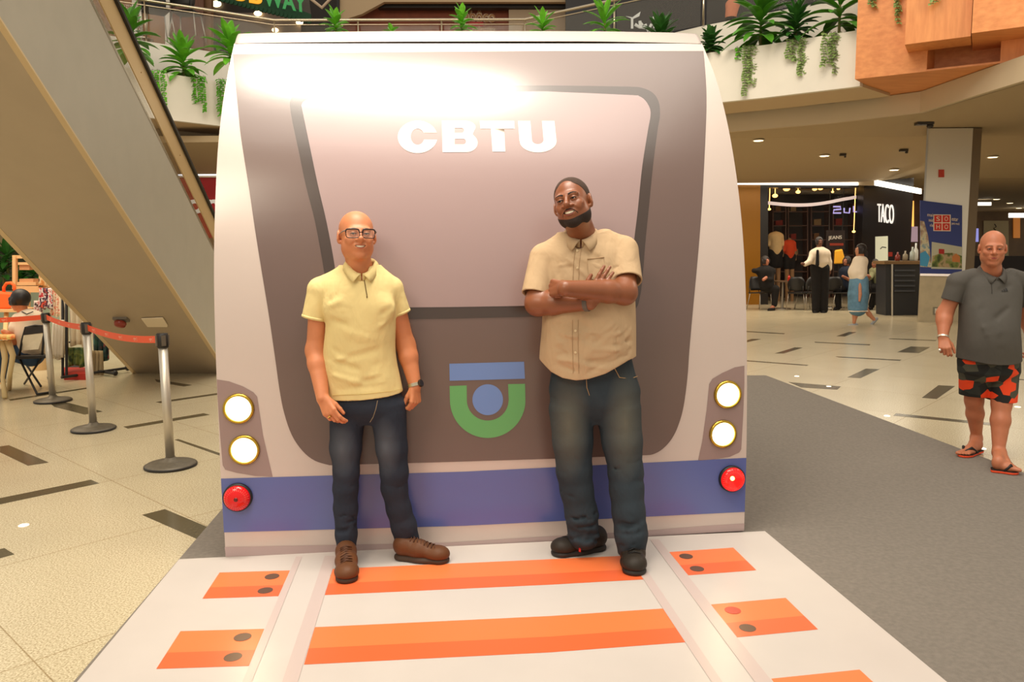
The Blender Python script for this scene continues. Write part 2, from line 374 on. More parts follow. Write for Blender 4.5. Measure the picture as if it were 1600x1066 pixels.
MB().hexa([TO + TU * a_ + TN * dd + Vector((0, 0, .02)), TO + TU * b_ + TN * dd + Vector((0, 0, .02)), TO + TU * b_ + TN * 1.85 + Vector((0, 0, .02)), TO + TU * a_ + TN * 1.85 + Vector((0, 0, .02))],
          [TO + TU * a_ + TN * dd + Vector((0, 0, ZT2 + .02)), TO + TU * b_ + TN * dd + Vector((0, 0, ZT2 + .02)), TO + TU * b_ + TN * 1.85 + Vector((0, 0, ZT2 + .02)), TO + TU * a_ + TN * 1.85 + Vector((0, 0, ZT2 + .02))]).build('roof', MTW, tr)
def psheet(name, pix, off, m, par=tr): return sheet(name, [[tpix(*p) for p in pix]], off, m, par)
# print gradient: brown print is lighter towards the windscreen top (it is printed so)
def gradmat(name, c0, c1, z0, z1, rough=.33):
    M = bpy.data.materials.new(name); M.use_nodes = True; nt = M.node_tree; b = nt.nodes['Principled BSDF']; N = nt.nodes.new
    tc = N('ShaderNodeTexCoord'); sp = N('ShaderNodeSeparateXYZ'); mr = N('ShaderNodeMapRange'); mr.inputs[1].default_value = z0; mr.inputs[2].default_value = z1
    rp = N('ShaderNodeValToRGB'); rp.color_ramp.elements[0].color = srgb(*c0); rp.color_ramp.elements[1].color = srgb(*c1)
    nt.links.new(tc.outputs['Object'], sp.inputs[0]); nt.links.new(sp.outputs[2], mr.inputs[0]); nt.links.new(mr.outputs[0], rp.inputs[0]); nt.links.new(rp.outputs[0], b.inputs['Base Color'])
    b.inputs['Roughness'].default_value = rough
    n = N('ShaderNodeTexNoise'); n.inputs['Scale'].default_value = 7; bp = N('ShaderNodeBump'); bp.inputs['Strength'].default_value = .06; bp.inputs['Distance'].default_value = .01
    nt.links.new(tc.outputs['Object'], n.inputs['Vector']); nt.links.new(n.outputs[0], bp.inputs['Height']); nt.links.new(bp.outputs[0], b.inputs['Normal'])
    return M
MPAN = vinyl('train_brown_print', (104, 83, 76)); MWIN = vinyl('train_window_print', (158, 134, 132)); MFRM = vinyl('train_dark_frame_print', (62, 47, 40)); MLOW = vinyl('train_lower_print', (100, 78, 70))
PL = [(364, 85), (366, 110), (372, 170), (376, 210), (384, 262), (390, 300), (400, 368), (410, 430), (421, 498), (430, 560), (437, 610), (444, 645), (456, 680), (473, 705), (492, 720), (515, 727)]
PR = [(1003, 711.5), (1020, 710), (1036, 701), (1050, 685), (1060, 664), (1068, 635), (1074, 590), (1077, 548), (1083, 480), (1090, 405), (1096, 330), (1100, 260), (1103.5, 180), (1103.5, 140), (1101, 100), (1099, 80)]
psheet('brown_surround', spl(PL, 4) + [(700, 722), (860, 717)] + spl(PR, 4) + [(860, 80), (600, 82), (450, 84)], .0015, MPAN)
# window band (dark) and window pane
FO = [(453, 165), (457, 190), (466, 232), (478, 290), (492, 345), (505, 415), (510, 450), (515, 482), (525, 491), (545, 499), (560, 499)]
FOr = [(960, 494), (980, 490), (994, 481), (1000, 462), (1004, 430), (1008, 380), (1013, 330), (1020, 260), (1027, 205), (1031, 180), (1029, 160), (1020, 146), (1003, 138), (980, 136)]
psheet('window_frame', spl(FO, 4) + [(700, 498), (825, 495)] + spl(FOr + [(880, 134.5), (820, 134.5), (600, 137), (490, 139), (472, 141), (459, 149), (453, 160)], 5), .003, MFRM)
FI = [(472, 170), (484, 228), (497, 290), (511, 350), (523, 415), (526, 450), (532, 474), (545, 481), (560, 481)]
FIr = [(955, 476), (972, 474), (982, 462), (986, 430), (990, 380), (996, 330), (1003, 262), (1012, 205), (1016, 182), (1015, 170), (1008, 158), (998, 151), (985, 149.5)]
psheet('window_pane', spl(FI, 4) + [(700, 480), (825, 478)] + spl(FIr + [(880, 145), (820, 144), (600, 150), (500, 153), (484, 155), (474, 160), (471, 166)], 5), .0045, MWIN)
psheet('blue_band', [(345.3, 748), (727, 737), (1166, 715.5), (1163.4, 800), (727, 821.6), (350, 832)], .0015, vinyl('train_blue_print', (84, 96, 158)))
psheet('base_band', [(351, 855), (700, 848), (860, 838), (1000, 830), (1100, 822), (1163, 818), (1162.4, 829.5), (1000, 839), (820, 851.5), (700, 857), (560, 862), (353, 870)], .0015, vinyl('train_grey_print', (176, 153, 150)))
LH1 = [(339, 593), (358, 596), (380, 604), (396, 613), (402, 620), (411, 680), (426, 745), (400, 744), (370, 739), (352, 734), (348, 727), (344, 680), (340, 620)]
RH1 = [(1163, 571.5), (1148, 574), (1128, 583), (1113, 592), (1108, 600), (1104, 640), (1097, 690), (1090.5, 720), (1115, 718), (1140, 714), (1155, 707), (1158, 702), (1161, 650), (1163, 600)]
MLP = vinyl('train_lamp_surround_print', (148, 124, 120))
for q in (LH1, RH1): psheet('lamp_surround', q, .0015, MLP)
# CBTU lettering
l7 = lambda x, y: (600 + x / 5.333, 170 + y / 5.333)
def arc(cx, cy, rx, ry, a0, a1, n=16): return [(cx + rx * math.cos(a0 + (a1 - a0) * k / n), cy - ry * math.sin(a0 + (a1 - a0) * k / n)) for k in range(n + 1)]
LET = [[arc(280, 240, 165, 135, .26, 2 * PI - .17, 36) + [(343, 262)] + arc(280, 238, 57, 68, 2 * PI - .36, .50, 24) + [(345, 205)]],
       [[(482, 105), (660, 106)] + arc(675, 160, 88, 54, PI / 2, -.5, 8) + [(738, 218)] + arc(690, 289, 90, 77, .75, -PI / 2, 10) + [(488, 367)], [(587, 165)] + arc(645, 186, 22, 21, PI / 2, -PI / 2, 8) + [(587, 207)], [(588, 255)] + arc(658, 278, 25, 24, PI / 2, -PI / 2, 8) + [(588, 302)]],
       [[(797, 107), (1083, 107), (1088, 172), (1000, 172), (1010, 362), (903, 362), (890, 172), (803, 172)]],
       [[(1115, 107), (1218, 107), (1231, 262)] + arc(1280, 265, 48, 35, PI, 2 * PI, 12) + [(1315, 107), (1418, 107), (1436, 272)] + arc(1283, 276, 153, 93, 0, -PI, 20) + [(1128, 272)]]]
for ch, loops in zip('CBTU', LET):
    lp_ = [[tpix(*l7(*p)) for p in q] for q in loops]; tri = tessellate_polygon([[Vector((p[0], p[1], 0)) for p in q] for q in lp_]); flat = [p for q in lp_ for p in q]
    sheet('letter', flat, .006, vinyl('train_letter_white', (240, 226, 215)), tr, fs=[tuple(t) for t in tri])['label'] = 'white bold letter ' + ch
# emblem
e_ = lambda x, y: (690 + x / 7.614, 555 + y / 7.614)
MEB = vinyl('emblem_blue', (104, 132, 190)); MEG = vinyl('emblem_green', (94, 160, 92))
psheet('emblem_bar', [e_(92, 102), e_(980, 78), e_(990, 280), e_(96, 305)], .003, MEB)
psheet('emblem_disc', [e_(548 + 182 * math.cos(t), 530 - 184 * math.sin(t)) for t in [2 * PI * k / 40 for k in range(40)]], .003, MEB)
o_ = [e_(95, 367), e_(298, 360), e_(300, 540)] + [e_(548 + 248 * math.cos(t), 535 - 243 * math.sin(t)) for t in [PI + PI * k / 24 for k in range(1, 24)]] + [e_(798, 530), e_(790, 345), e_(992, 341), e_(996, 530)] + \
     [e_(548 + 449 * math.cos(t), 535 - 450 * math.sin(t)) for t in [2 * PI - PI * k / 30 for k in range(1, 30)]] + [e_(99, 545)]
psheet('emblem_arc', o_, .003, MEG)
# lamps
def lamp(px, py, r, kind):
    u, z = tpix(px, py); c = tpt(u, z, 0); n = (tpt(u, z, 1) - c).normalized(); R = n.to_track_quat('Z', 'Y').to_matrix()
    if kind == 'head':
        h = MB().lathe([(r * 1.22, .0015), (r * 1.2, .012), (r * 1.02, .018), (r, .012), (r, .002)], c, 36, R).build('headlamp', mat('brass_lamp_ring', (196, 160, 60), .25, .9), tr, smooth=True, label='lit round headlamp with brass ring')
        MB().lathe([(r * .99, .008), (r * .9, .014), (r * .5, .02), (r * .02, .022)], c, 36, R).build('lens', mat('headlamp_glow', (255, 244, 214), .2, emit=6, ecol=(255, 226, 165)), h, smooth=True)
        l = bpy.data.lights.new('headlamp_light', 'SPOT'); l.energy = 2.2; l.color = (1, .8, .5); l.spot_size = 2.6; l.shadow_soft_size = r; l.spot_blend = 1
        lo = bpy.data.objects.new('headlamp_light', l); C.objects.link(lo); lo.location = c + n * .045; lo.rotation_euler = n.to_track_quat('-Z', 'Y').to_euler()
    else:
        h = MB().lathe([(r * 1.1, .0015), (r * 1.08, .02), (r * .98, .022)], c, 36, R).build('tail_lamp', mat('black_rubber', (28, 24, 22), .5), tr, smooth=True, label='round red tail lamp in black rim')
        on = kind == 'redon'
        MB().lathe([(r * .99, .018), (r * .97, .03), (r * .8, .042), (r * .4, .05), (r * .02, .052)], c, 36, R).build('red_lens', mat('red_lens_lit' if on else 'red_lens', (215, 20, 22), .12, emit=1.0 if on else .0, ecol=(255, 20, 15)), h, smooth=True)
        mb = MB()
        for k in range(30):
            a = 2 * PI * k / 30; mb.tube([c + R @ Vector((math.cos(a) * r * .62, math.sin(a) * r * .62, .0465)), c + R @ Vector((math.cos(a) * r * .92, math.sin(a) * r * .92, .036))], .0012, 4)
        mb.build('lens_rib', mat('red_rib', (240, 90, 80), .2), h)
        if on:
            MB().ball(c + n * .05 + TU * -.014 + Vector((0, 0, .014)), (.012, .012, .012), 14).build('bulb', mat('bulb_glow', (255, 220, 120), .3, emit=8, ecol=(255, 200, 90)), h, smooth=True)
        else:
            MB().ball(c + n * .048, (.012, .012, .008), 12, R).build('bulb', mat('dull_bulb', (90, 15, 12), .2), h, smooth=True)
lamp(373, 638.5, .063, 'head'); lamp(382, 703, .063, 'head'); lamp(1136.5, 616.5, .063, 'head'); lamp(1129, 678, .063, 'head')
lamp(372, 776.5, .066, 'redoff'); lamp(1142.5, 747.5, .066, 'redon')
# spotlight that glares on the curved vinyl
_u, _z = tpix(602, 134); _p = tpt(_u, _z); _n = (tpt(_u, _z, 1) - _p).normalized(); _v = (CO - _p).normalized(); _rd = (2 * _n.dot(_v) * _n - _v).normalized()
GL = _p + _rd * 3.1
area('ceiling_spot', GL, _p, 2.2, 30, (1, .90, .76), .44, 1.1)
# ================= ESCALATOR =================
MESG = mat('escalator_grey_paint', (172, 166, 150), .42, noise=.03, nscale=4); MEST = mat('escalator_tan_paint', (174, 158, 134), .5, noise=.03, nscale=3)
MSTEEL = mat('brushed_steel', (190, 184, 172), .32, .9); MBLK = mat('black_rubber', (28, 24, 22), .5)
ED = ray(668, 1068).normalized(); E0, E1 = gp(210, 583, .004), gp(355, 583, .004)
en = Vector((ED.y, -ED.x, 0)).normalized()         # side-plane normal, towards the train
def eside(px, py): return onplane(px, py, E1, en)
def atz(p, z): return p + ED * ((z - p.z) / ED.z)
esc = thing('escalator', 'grey sided escalator rising over the left of the hall with tan underside', 'escalator', (E1.x, E1.y, 0))
ZU = 7.0
T1 = eside(235, 192); hgt = (T1 - atz(E1, 0)).z - ED.z / math.hypot(ED.x, ED.y) * 0   # vertical height found below
def vline(p):   # vertical offset of the parallel line through p above the E1 line
    t = (p.x - E1.x) * ED.x + (p.y - E1.y) * ED.y; t /= (ED.x ** 2 + ED.y ** 2); return p.z - (E1.z + ED.z * t)
HS = vline(T1); HB0 = vline(eside(218.5, 133)); HB1 = vline(eside(240, 133))
def up(p, h): return Vector((p.x, p.y, p.z + h))
a0, a1 = atz(E0, ZU), atz(E1, ZU)
inn = 0.012
mb = MB().hexa([E0, E1, a1, a0], [up(E0, HS), up(E1, HS), up(a1, HS), up(a0, HS)])
HD = Vector((ED.x, ED.y, 0)).normalized()
# floor landing box continuing flat behind
q0, q1 = E0 + HD * 1.9, E1 + HD * 1.9
mb.hexa([E0, E1, q1, q0], [up(E0, HS), up(E1, HS), up(q1, .3), up(q0, .3)])
mb.build('truss_cladding', MESG, esc)
uo = Vector((0, 0, -.006))
MB().prism([E0 + uo * 0 + Vector((0, 0, .002)), E1 + Vector((0, 0, .002)), a1, a0], Vector((0, 0, -.008))).build('underside_panel', MEST, esc)
MB().hexa([E1 - en * .03 + Vector((0, 0, -.012)), E1 + en * .014 + Vector((0, 0, -.012)), a1 + en * .014 + Vector((0, 0, -.012)), a1 - en * .03 + Vector((0, 0, -.012))],
          [E1 - en * .03 + Vector((0, 0, .006)), E1 + en * .014 + Vector((0, 0, .006)), a1 + en * .014 + Vector((0, 0, .006)), a1 - en * .03 + Vector((0, 0, .006))]).build('edge_trim', mat('trim_beige', (206, 182, 140), .4), esc)
MB().hexa([E0 - en * .02 + Vector((0, 0, -.012)), E0 + en * .03 + Vector((0, 0, -.012)), a0 + en * .03 + Vector((0, 0, -.012)), a0 - en * .02 + Vector((0, 0, -.012))],
          [E0 - en * .02 + Vector((0, 0, .006)), E0 + en * .03 + Vector((0, 0, .006)), a0 + en * .03 + Vector((0, 0, .006)), a0 - en * .02 + Vector((0, 0, .006))]).build('edge_trim', MATS['trim_beige'], esc)
def bar(pA, h0, h1, w, name, m, off=0., zb=.35):
    b = atz(pA, zb) if False else pA; t = atz(pA, ZU)
    A = [b - en * (w - off), b + en * off, t + en * off, t - en * (w - off)]
    return MB().hexa([up(p, h0) for p in A], [up(p, h1) for p in A]).build(name, m, esc)
for P_, sgn in ((E1, 0), (E0 + en * .08, 0)):
    bar(P_, HS, HS + .035, .07, 'deck_trim', MSTEEL, .004)
    bar(P_, HS + .03, HB0 + .02, .014, 'glass_panel', glassm('escalator_glass', (120, 100, 70), .22), -.02)
    bar(P_, HB0, HB1 - .03, .012, 'handrail_support', mat('warm_metal', (205, 176, 128), .35, .25), .004)
    bar(P_, HB1 - .03, HB1 + .012, .085, 'handrail', MBLK, .032)
for i in range(1, 11):
    p = atz(E1, .3 + i * .62); MB().lathe([(.007, 0), (.006, .004)], up(p, (HB0 + HB1) / 2 - .01) + en * .0045, 10, en.to_track_quat('Z', 'Y').to_matrix()).build('bolt', mat('bolt_bronze', (150, 110, 60), .4, .8), esc)
un = (E1 - E0).cross(ED).normalized(); un = un if un.z < 0 else -un
def uon(x, y): return onplane(x, y, E0, un)
MB().prism([uon(*p) + un * .012 for p in ((221, 495.5), (255, 494), (262.5, 506), (262, 508.5), (231, 508.5))], un * .012).build('access_plate', mat('plate_cream', (232, 218, 190), .4), esc, bevel=.004, label='small cream cover plate under the truss')
c = uon(190, 497); R = un.to_track_quat('Z', 'Y').to_matrix()
al = MB().box(c + un * .02, (.16, .08, .03), R=R).lathe([(.03, .02), (.03, .07)], c, 12, R).build('alarm_bracket', mat('grey_plastic', (120, 112, 100), .5), esc)
MB().lathe([(.06, .05), (.065, .07), (.055, .10), (.02, .115)], c, 16, R).build('alarm_dome', mat('alarm_red', (140, 50, 35), .3), al, smooth=True)
# ================= QUEUE POSTS =================
MPOST = mat('satin_post_metal', (204, 196, 182), .42, .8); MBASE = mat('post_base_iron', (104, 96, 82), .5, .3, noise=.15, nscale=30)
MBELT = mat('orange_belt', (232, 82, 34), .5)
posts = [((267, 729), (253, 521)), ((146.5, 672), (134, 504)), ((83, 627.5), (71, 489))]
PP = [gp(*b) for b, t in posts]; HP = .94
plab = ['metal queue post nearest the train front, end of the orange belt', 'middle metal queue post holding orange belt on both sides', 'farthest metal queue post, beside the folding chair']
def topof(i):
    b, t = posts[i]; p = onplane(t[0], t[1], PP[i], Vector((0, 1, 0))); return p
ptops = []
for i, p in enumerate(PP):
    q = thing('queue_post', plab[i], 'queue post', p, group='belt queue posts'); t = topof(i); ptops.append(t)
    MB().lathe([(.175, 0), (.18, .004), (.18, .018), (.165, .028), (.10, .040), (.045, .052), (.036, .07)], p, 40).build('base', MBASE, q, smooth=True)
    MB().lathe([(.181, .001), (.1835, .006), (.1835, .014), (.181, .019)], p, 40).build('base_rim', MBLK, q, smooth=True)
    ax = (t - p).normalized(); R = ax.to_track_quat('Z', 'Y').to_matrix(); h = (t - p).length
    MB().lathe([(.032, .05), (.032, h - .10)], p, 24, R).build('tube', MPOST, q, smooth=True)
    MB().lathe([(.034, h - .105), (.040, h - .10), (.040, h - .004), (.036, h)], p, 24, R).build('head', MBLK, q, smooth=True)
    mb = MB()
    for k in range(4):
        a = k * PI / 2 + .6; mb.box(p + R @ Vector((math.cos(a) * .04, math.sin(a) * .04, h - .05)), (.012, .03, .075), R=R @ Matrix.Rotation(a, 3, 'Z'))
    mb.build('belt_slot', mat('slot_steel', (120, 112, 100), .35, .8), q)
def belt(A, B, i, sag=.05, name='belt', parent=None, marks=5, A2=None):
    mb = MB(); n = 16; h = Vector((0, 0, .026)); d = (B - A).normalized(); s = d.cross(Vector((0, 0, 1))).normalized() * .0012; vs = []
    P = [A.lerp(B, k / n) - Vector((0, 0, sag * 4 * (k / n) * (1 - k / n))) for k in range(n + 1)]
    for p in P: vs += [p - h - s, p + h - s, p + h + s, p - h + s]
    fs = []
    for k in range(n):
        for j in range(4): a = k * 4 + j; b = k * 4 + (j + 1) % 4; fs.append((a, b, b + 4, a + 4))
    o = mb.add(vs, fs).build(name, MBELT, parent)
    k2 = MB(); f = (s if s.dot(CO - A) > 0 else -s).normalized() * .0022; u = Vector((0, 0, 1))
    for j in range(marks):
        k2 = MB()
        t = (j + .5) / marks; kk = t * n; a = int(kk); c = P[a].lerp(P[min(a + 1, n)], kk - a) + f; e = (P[min(a + 1, n)] - P[a]).normalized()
        # ring mark
        for w in range(10):
            a1, a2 = 2 * PI * w / 10, 2 * PI * (w + 1) / 10
            k2.poly([c + e * (math.cos(a1) * .009 - .03) + u * math.sin(a1) * .016, c + e * (math.cos(a2) * .009 - .03) + u * math.sin(a2) * .016, c + e * (math.cos(a2) * .006 - .03) + u * math.sin(a2) * .012, c + e * (math.cos(a1) * .006 - .03) + u * math.sin(a1) * .012])
        for w in range(4):
            k2.poly([c + e * (-.012 + w * .014) - u * .004, c + e * (-.002 + w * .014) - u * .004, c + e * (-.002 + w * .014) + u * .008, c + e * (-.012 + w * .014) + u * .008])
        k2.poly([c + e * (.0) - u * .013, c + e * .03 - u * .013, c + e * .03 - u * .009, c + e * (.0) - u * .009])
        k2.build('belt_print', mat('belt_print_pale', (245, 170, 140), .5), o)
    return o
qs = [o for o in C.objects if o.name.startswith('queue_post')]
dz = Vector((0, 0, -.045))
def edge(A, B, r=.042): return A + (B - A).normalized() * r
belt(edge(ptops[0] + dz, ptops[1] + dz), edge(ptops[1] + dz, ptops[0] + dz), 0, .035, parent=qs[1], marks=5)
belt(edge(ptops[1] + dz, ptops[2] + dz), edge(ptops[2] + dz, ptops[1] + dz), 1, .02, parent=qs[2], marks=4)
far = W(-160, 500, PP[2].y + .6)
belt(edge(ptops[2] + dz, far), far, 2, .03, name='long_belt', parent=qs[2], marks=2)
# ================= LOWER CEILING, BALCONY =================
MCEIL = mat('ceiling_beige', (176, 156, 124), .8); MCRM = mat('parapet_cream', (226, 220, 208), .6, noise=.03, nscale=2); MSOF = mat('soffit_tan', (196, 172, 138), .7)
def line3(pts, z): return [gp(x, y, z) for x, y in pts]
ZPT, ZPB = 5.36, 4.40
plan = line3([(-250, 20), (60, 84), (230, 110), (345, 128), (430, 138), (820, 134), (1000, 103), (1110, 82), (1200, 69.5), (1335, 48), (1347, 45.5)], ZPT)
planc = plan
def offs(P, d):   # offset polyline away from the camera
    out = []
    for i, p in enumerate(P):
        t = (P[min(i + 1, len(P) - 1)] - P[max(i - 1, 0)]).normalized(); n = Vector((-t.y, t.x, 0)); out.append(p + n * d)
    return out
def band(P0, P1, z0, z1, z0b=None):
    mb = MB()
    for i in range(len(P0) - 1):
        a, b, c, d = P0[i], P0[i + 1], P1[i + 1], P1[i]; v = lambda p, z: Vector((p.x, p.y, z))
        mb.hexa([v(a, z0), v(b, z0), v(c, z0), v(d, z0)], [v(a, z1), v(b, z1), v(c, z1), v(d, z1)])
    return mb
in1 = offs(plan, .12); in2 = offs(plan, 1.35)
struct('trim_1', band(plan, in1, ZPB, ZPT), MCRM)['label'] = 'cream planter parapet running round the balcony'
struct('trim_2', band(in1, in2, ZPB, ZPB + .15), MSOF)['label'] = 'balcony soffit'
struct('trim_3', band(in1, in2, 4.95, 5.22), mat('planter_soil', (70, 55, 38), .9))['label'] = 'planter soil bed'
inp = line3([(-250, -36), (60, 38), (212, 62), (345, 83), (430, 90), (820, 88), (1000, 64), (1100, 40), (1241, 12), (1335, -4), (1480, -45), (1640, -110)], 6.3)
struct('trim_4', band(inp, offs(inp, .15), 4.95, 6.3), MCRM)['label'] = 'cream inner parapet behind the planter'
struct('floor_upper', band(offs(inp, .15), offs(inp, 12), 6.05, 6.22), mat('upper_floor', (150, 130, 100), .5))
# fascia under the soffit and the lower ceiling
fas = line3([(-250, 190), (60, 216), (268, 238), (345, 243), (430, 246), (820, 240), (1000, 220), (1150, 205), (1300, 192), (1437, 176), (1600, 126), (1700, 80)], 4.06); fas.append(fas[-1] + (fas[-1] - fas[-2]) * 3)
struct('trim_5', band(fas, offs(fas, .12), 4.06, 4.44), mat('fascia_light', (206, 188, 158), .6))['label'] = 'pale fascia step at the ceiling edge'
mb = MB(); fb = offs(fas, .1)
for i in range(len(fb) - 3):
    a, b = fb[i], fb[i + 1]; v = lambda x, y, z: Vector((x, y, z))
    ya, yb = max(a.y + .1, 18.0), max(b.y + .1, 18.0)
    mb.hexa([v(a.x, a.y, 4.06), v(b.x, b.y, 4.06), v(b.x, yb, 4.06), v(a.x, ya, 4.06)], [v(a.x, a.y, 4.2), v(b.x, b.y, 4.2), v(b.x, yb, 4.2), v(a.x, ya, 4.2)])
xl, xr_ = -16, 26
q = fb[-3]; mb.hexa([Vector((q.x, q.y, 4.06)), Vector((fb[-1].x, fb[-1].y, 4.06)), Vector((26, fb[-1].y, 4.06)), Vector((26, 18, 4.06))], [Vector((q.x, q.y, 4.2)), Vector((fb[-1].x, fb[-1].y, 4.2)), Vector((26, fb[-1].y, 4.2)), Vector((26, 18, 4.2))])
mb.hexa([Vector((q.x, q.y, 4.06)), Vector((26, 18, 4.06)), Vector((q.x, 18, 4.06)), Vector((q.x - .01, 17, 4.06))], [Vector((q.x, q.y, 4.2)), Vector((26, 18, 4.2)), Vector((q.x, 18, 4.2)), Vector((q.x - .01, 17, 4.2))])
mb.hexa([Vector((xl, 18, 4.06)), Vector((xr_, 18, 4.06)), Vector((xr_, 21.3, 3.42)), Vector((xl, 21.3, 3.42))], [Vector((xl, 18, 4.2)), Vector((xr_, 18, 4.2)), Vector((xr_, 21.3, 3.6)), Vector((xl, 21.3, 3.6))])
mb.hexa([Vector((xl, 21.3, 3.42)), Vector((xr_, 21.3, 3.42)), Vector((xr_, 40, 3.3)), Vector((xl, 40, 3.3))], [Vector((xl, 21.3, 3.6)), Vector((xr_, 21.3, 3.6)), Vector((xr_, 40, 3.5)), Vector((xl, 40, 3.5))])
struct('ceiling', mb, MCEIL)
def ceilz(Y): return 4.06 if Y <= 18 else (4.06 - (Y - 18) / 3.3 * .64 if Y <= 21.3 else 3.42 - (Y - 21.3) / 18.7 * .12)
MDL = mat('downlight_glow', (255, 236, 200), .3, emit=5, ecol=(255, 226, 170))
def on_ceil(px, py):
    lo, hi = 8., 39.
    for _ in range(50):
        Y = (lo + hi) / 2; p = W(px, py, Y)
        if p.z > ceilz(Y): hi = Y
        else: lo = Y
    return W(px, py, lo)
dl = [(1185, 219), (1288, 243), (1397, 265), (1551, 245), (1488, 218), (1557, 311), (1578, 317), (1592, 325), (1537, 331), (1596, 339)]
wh = ['nearest the train', 'between the train and the mirror column', 'above the black shop sign', 'right of the mirror column', 'just behind the mirror column top', 'above the walking man, nearest of that row', 'second of the row above the walking man', 'third of the row above the walking man', 'beside the red sign on the column', 'last of the row at the right picture edge']
for (x, y), t in zip(dl, wh):
    p = on_ceil(x, y); d = thing('downlight', 'round glowing recessed ceiling downlight ' + t, 'downlight', p, group='recessed downlights'); z = p.z
    MB().lathe([(.135, .0), (.135, -.012), (.115, -.016)], p, 24).build('trim_ring', mat('ring_white', (240, 230, 210), .4), d)
    MB().lathe([(.112, -.013), (.1, -.02)], p, 24).build('diffuser', MDL, d)
for x, y, s, l in ((1444, 191, .16, 'dark security camera on the ceiling edge above the column'), (1412, 233, .09, 'small dark dome detector on the tan ceiling'), (1317, 240, .07, 'tiny dark ceiling vent near the downlights'), (1497, 223, .13, 'dark camera dome beside the column top')):
    p = on_ceil(x, y); mb = MB().box(p - Vector((0, 0, .03)), (s * 2, s, .05)).ball(p + Vector((s * .7, -.02, -.08)), (s * .4, s * .4, s * .3), 12)
    tag(mb.build('ceiling_camera', mat('dark_plastic', (50, 44, 36), .4)), l, 'camera')
# ---- glass railing on the inner parapet ----
def polyz(pix, z): return line3(pix, z)
rl = thing('glass_railing', 'steel handrail and glass panes around the upper balcony', 'railing', (0, 18.9, 6.3))
RZ = 7.2
rp = polyz([(-120, -52), (60, -24), (225, 0), (428, 31.5), (820, 30.5), (960, 0), (1100, -30), (1300, -80)], RZ)
MCHR = mat('rail_steel', (205, 190, 165), .25, .9)
MB().tube(rp, .033, 10).build('handrail', MCHR, rl, smooth=True)
MB().tube([Vector((p.x, p.y, RZ - .11)) for p in rp], .014, 8).build('lower_rail', MCHR, rl, smooth=True)
mg = glassm('railing_glass', (150, 145, 135), .08)
for i in range(len(rp) - 1):
    a, b = rp[i], rp[i + 1]; a2, b2 = Vector((a.x, a.y, 6.3)), Vector((b.x, b.y, 6.3)); n = (b - a).cross(Vector((0, 0, 1))).normalized() * .006
    a3, b3 = Vector((a.x, a.y, RZ - .14)), Vector((b.x, b.y, RZ - .14))
    k = max(1, round((b - a).length / 2.0))
    for j in range(k):
        u0, u1 = (j + .03) / k, (j + .97) / k
        MB().hexa([a2.lerp(b2, u0) - n, a2.lerp(b2, u1) - n, a2.lerp(b2, u1) + n, a2.lerp(b2, u0) + n], [a3.lerp(b3, u0) - n, a3.lerp(b3, u1) - n, a3.lerp(b3, u1) + n, a3.lerp(b3, u0) + n]).build('glass_pane', mg, rl)
        q = a2.lerp(b2, j / k); MB().tube([q, Vector((q.x, q.y, RZ))], .022, 8).build('baluster', MCHR, rl, smooth=True)
# ================= UPPER LEVEL SHOPS =================
def slab(name, x0, y0, x1, y1, Y, m, t=.15, lab=None, cat=None, parent=None, kind=None, bevel=0):
    P = [W(x0, y1, Y), W(x1, y1, Y), W(x1, y0, Y), W(x0, y0, Y)]
    o = MB().prism(P, (0, t, 0)).build(name, m, parent, bevel=bevel)
    if kind: o['kind'] = kind
    if lab: o['label'] = lab
    if cat: o['category'] = cat
    return o
MDK = mat('shop_dark', (46, 38, 34), .6); MSLAT = wood('slat_wood', (120, 84, 54), (176, 132, 92), 2, 'Z', .5, 18); MWHT = mat('white_paint', (225, 218, 205), .5)
slab('wall_upper_left', -120, -160, 330, 110, 26.5, MSLAT, .2, kind='structure')
slab('trim_6', 206, -60, 213, 75, 26.3, MWHT, .1, kind='structure'); slab('trim_7', 258, -60, 265, 75, 26.3, MWHT, .1, kind='structure')
slab('trim_8', 266, -60, 318, 78, 26.3, wood('slat_dark', (88, 52, 34), (130, 84, 56), 2, 'Z', .5, 18), .08, kind='structure')
slab('wall_upper_shop', 318, -160, 530, 110, 27.5, MDK, .2, kind='structure')
slab('trim_9', 325, 20, 470, 60, 27.2, mat('shop_counter_grey', (128, 112, 98), .6), .1, kind='structure')
slab('wall_upper_back', 530, -160, 1010, 110, 27.0, mat('brick_brown_wall', (128, 62, 36), .7, noise=.2, nscale=3), .2, kind='structure')
slab('trim_10', 795, 12, 884, 80, 26.6, mat('beige_shop_panel', (176, 152, 124), .6), .1, kind='structure')
slab('trim_11', 590, 5, 900, 12, 26.4, mat('dark_beam', (36, 30, 26), .6), .3, kind='structure')
slab('wall_upper_right', 884, -160, 1500, 60, 25.5, mat('black_shopfront', (34, 30, 32), .5), .2, kind='structure')
mb = MB().prism([W(520, -140, 26), W(528, 34, 26), W(565, 22, 26), W(600, 3, 26), W(900, 3, 26), W(900, -140, 26)], (0, .2, 0)); struct('ceiling_upper', mb, mat('upper_ceiling_panels', (186, 160, 126), .7))
slab('trim_12', 526, -60, 530, 40, 25.9, MBLK, .1, kind='structure')
mb = MB().tube([W(470, -14, 25), W(503, 12, 25), W(528, -14, 25)], .05, 8); tag(mb.build('ceiling_lamp_frame', mat('frame_tan', (200, 176, 150), .5)), 'tan angled hanging frame right of the yellow and green shop sign', 'lamp frame')
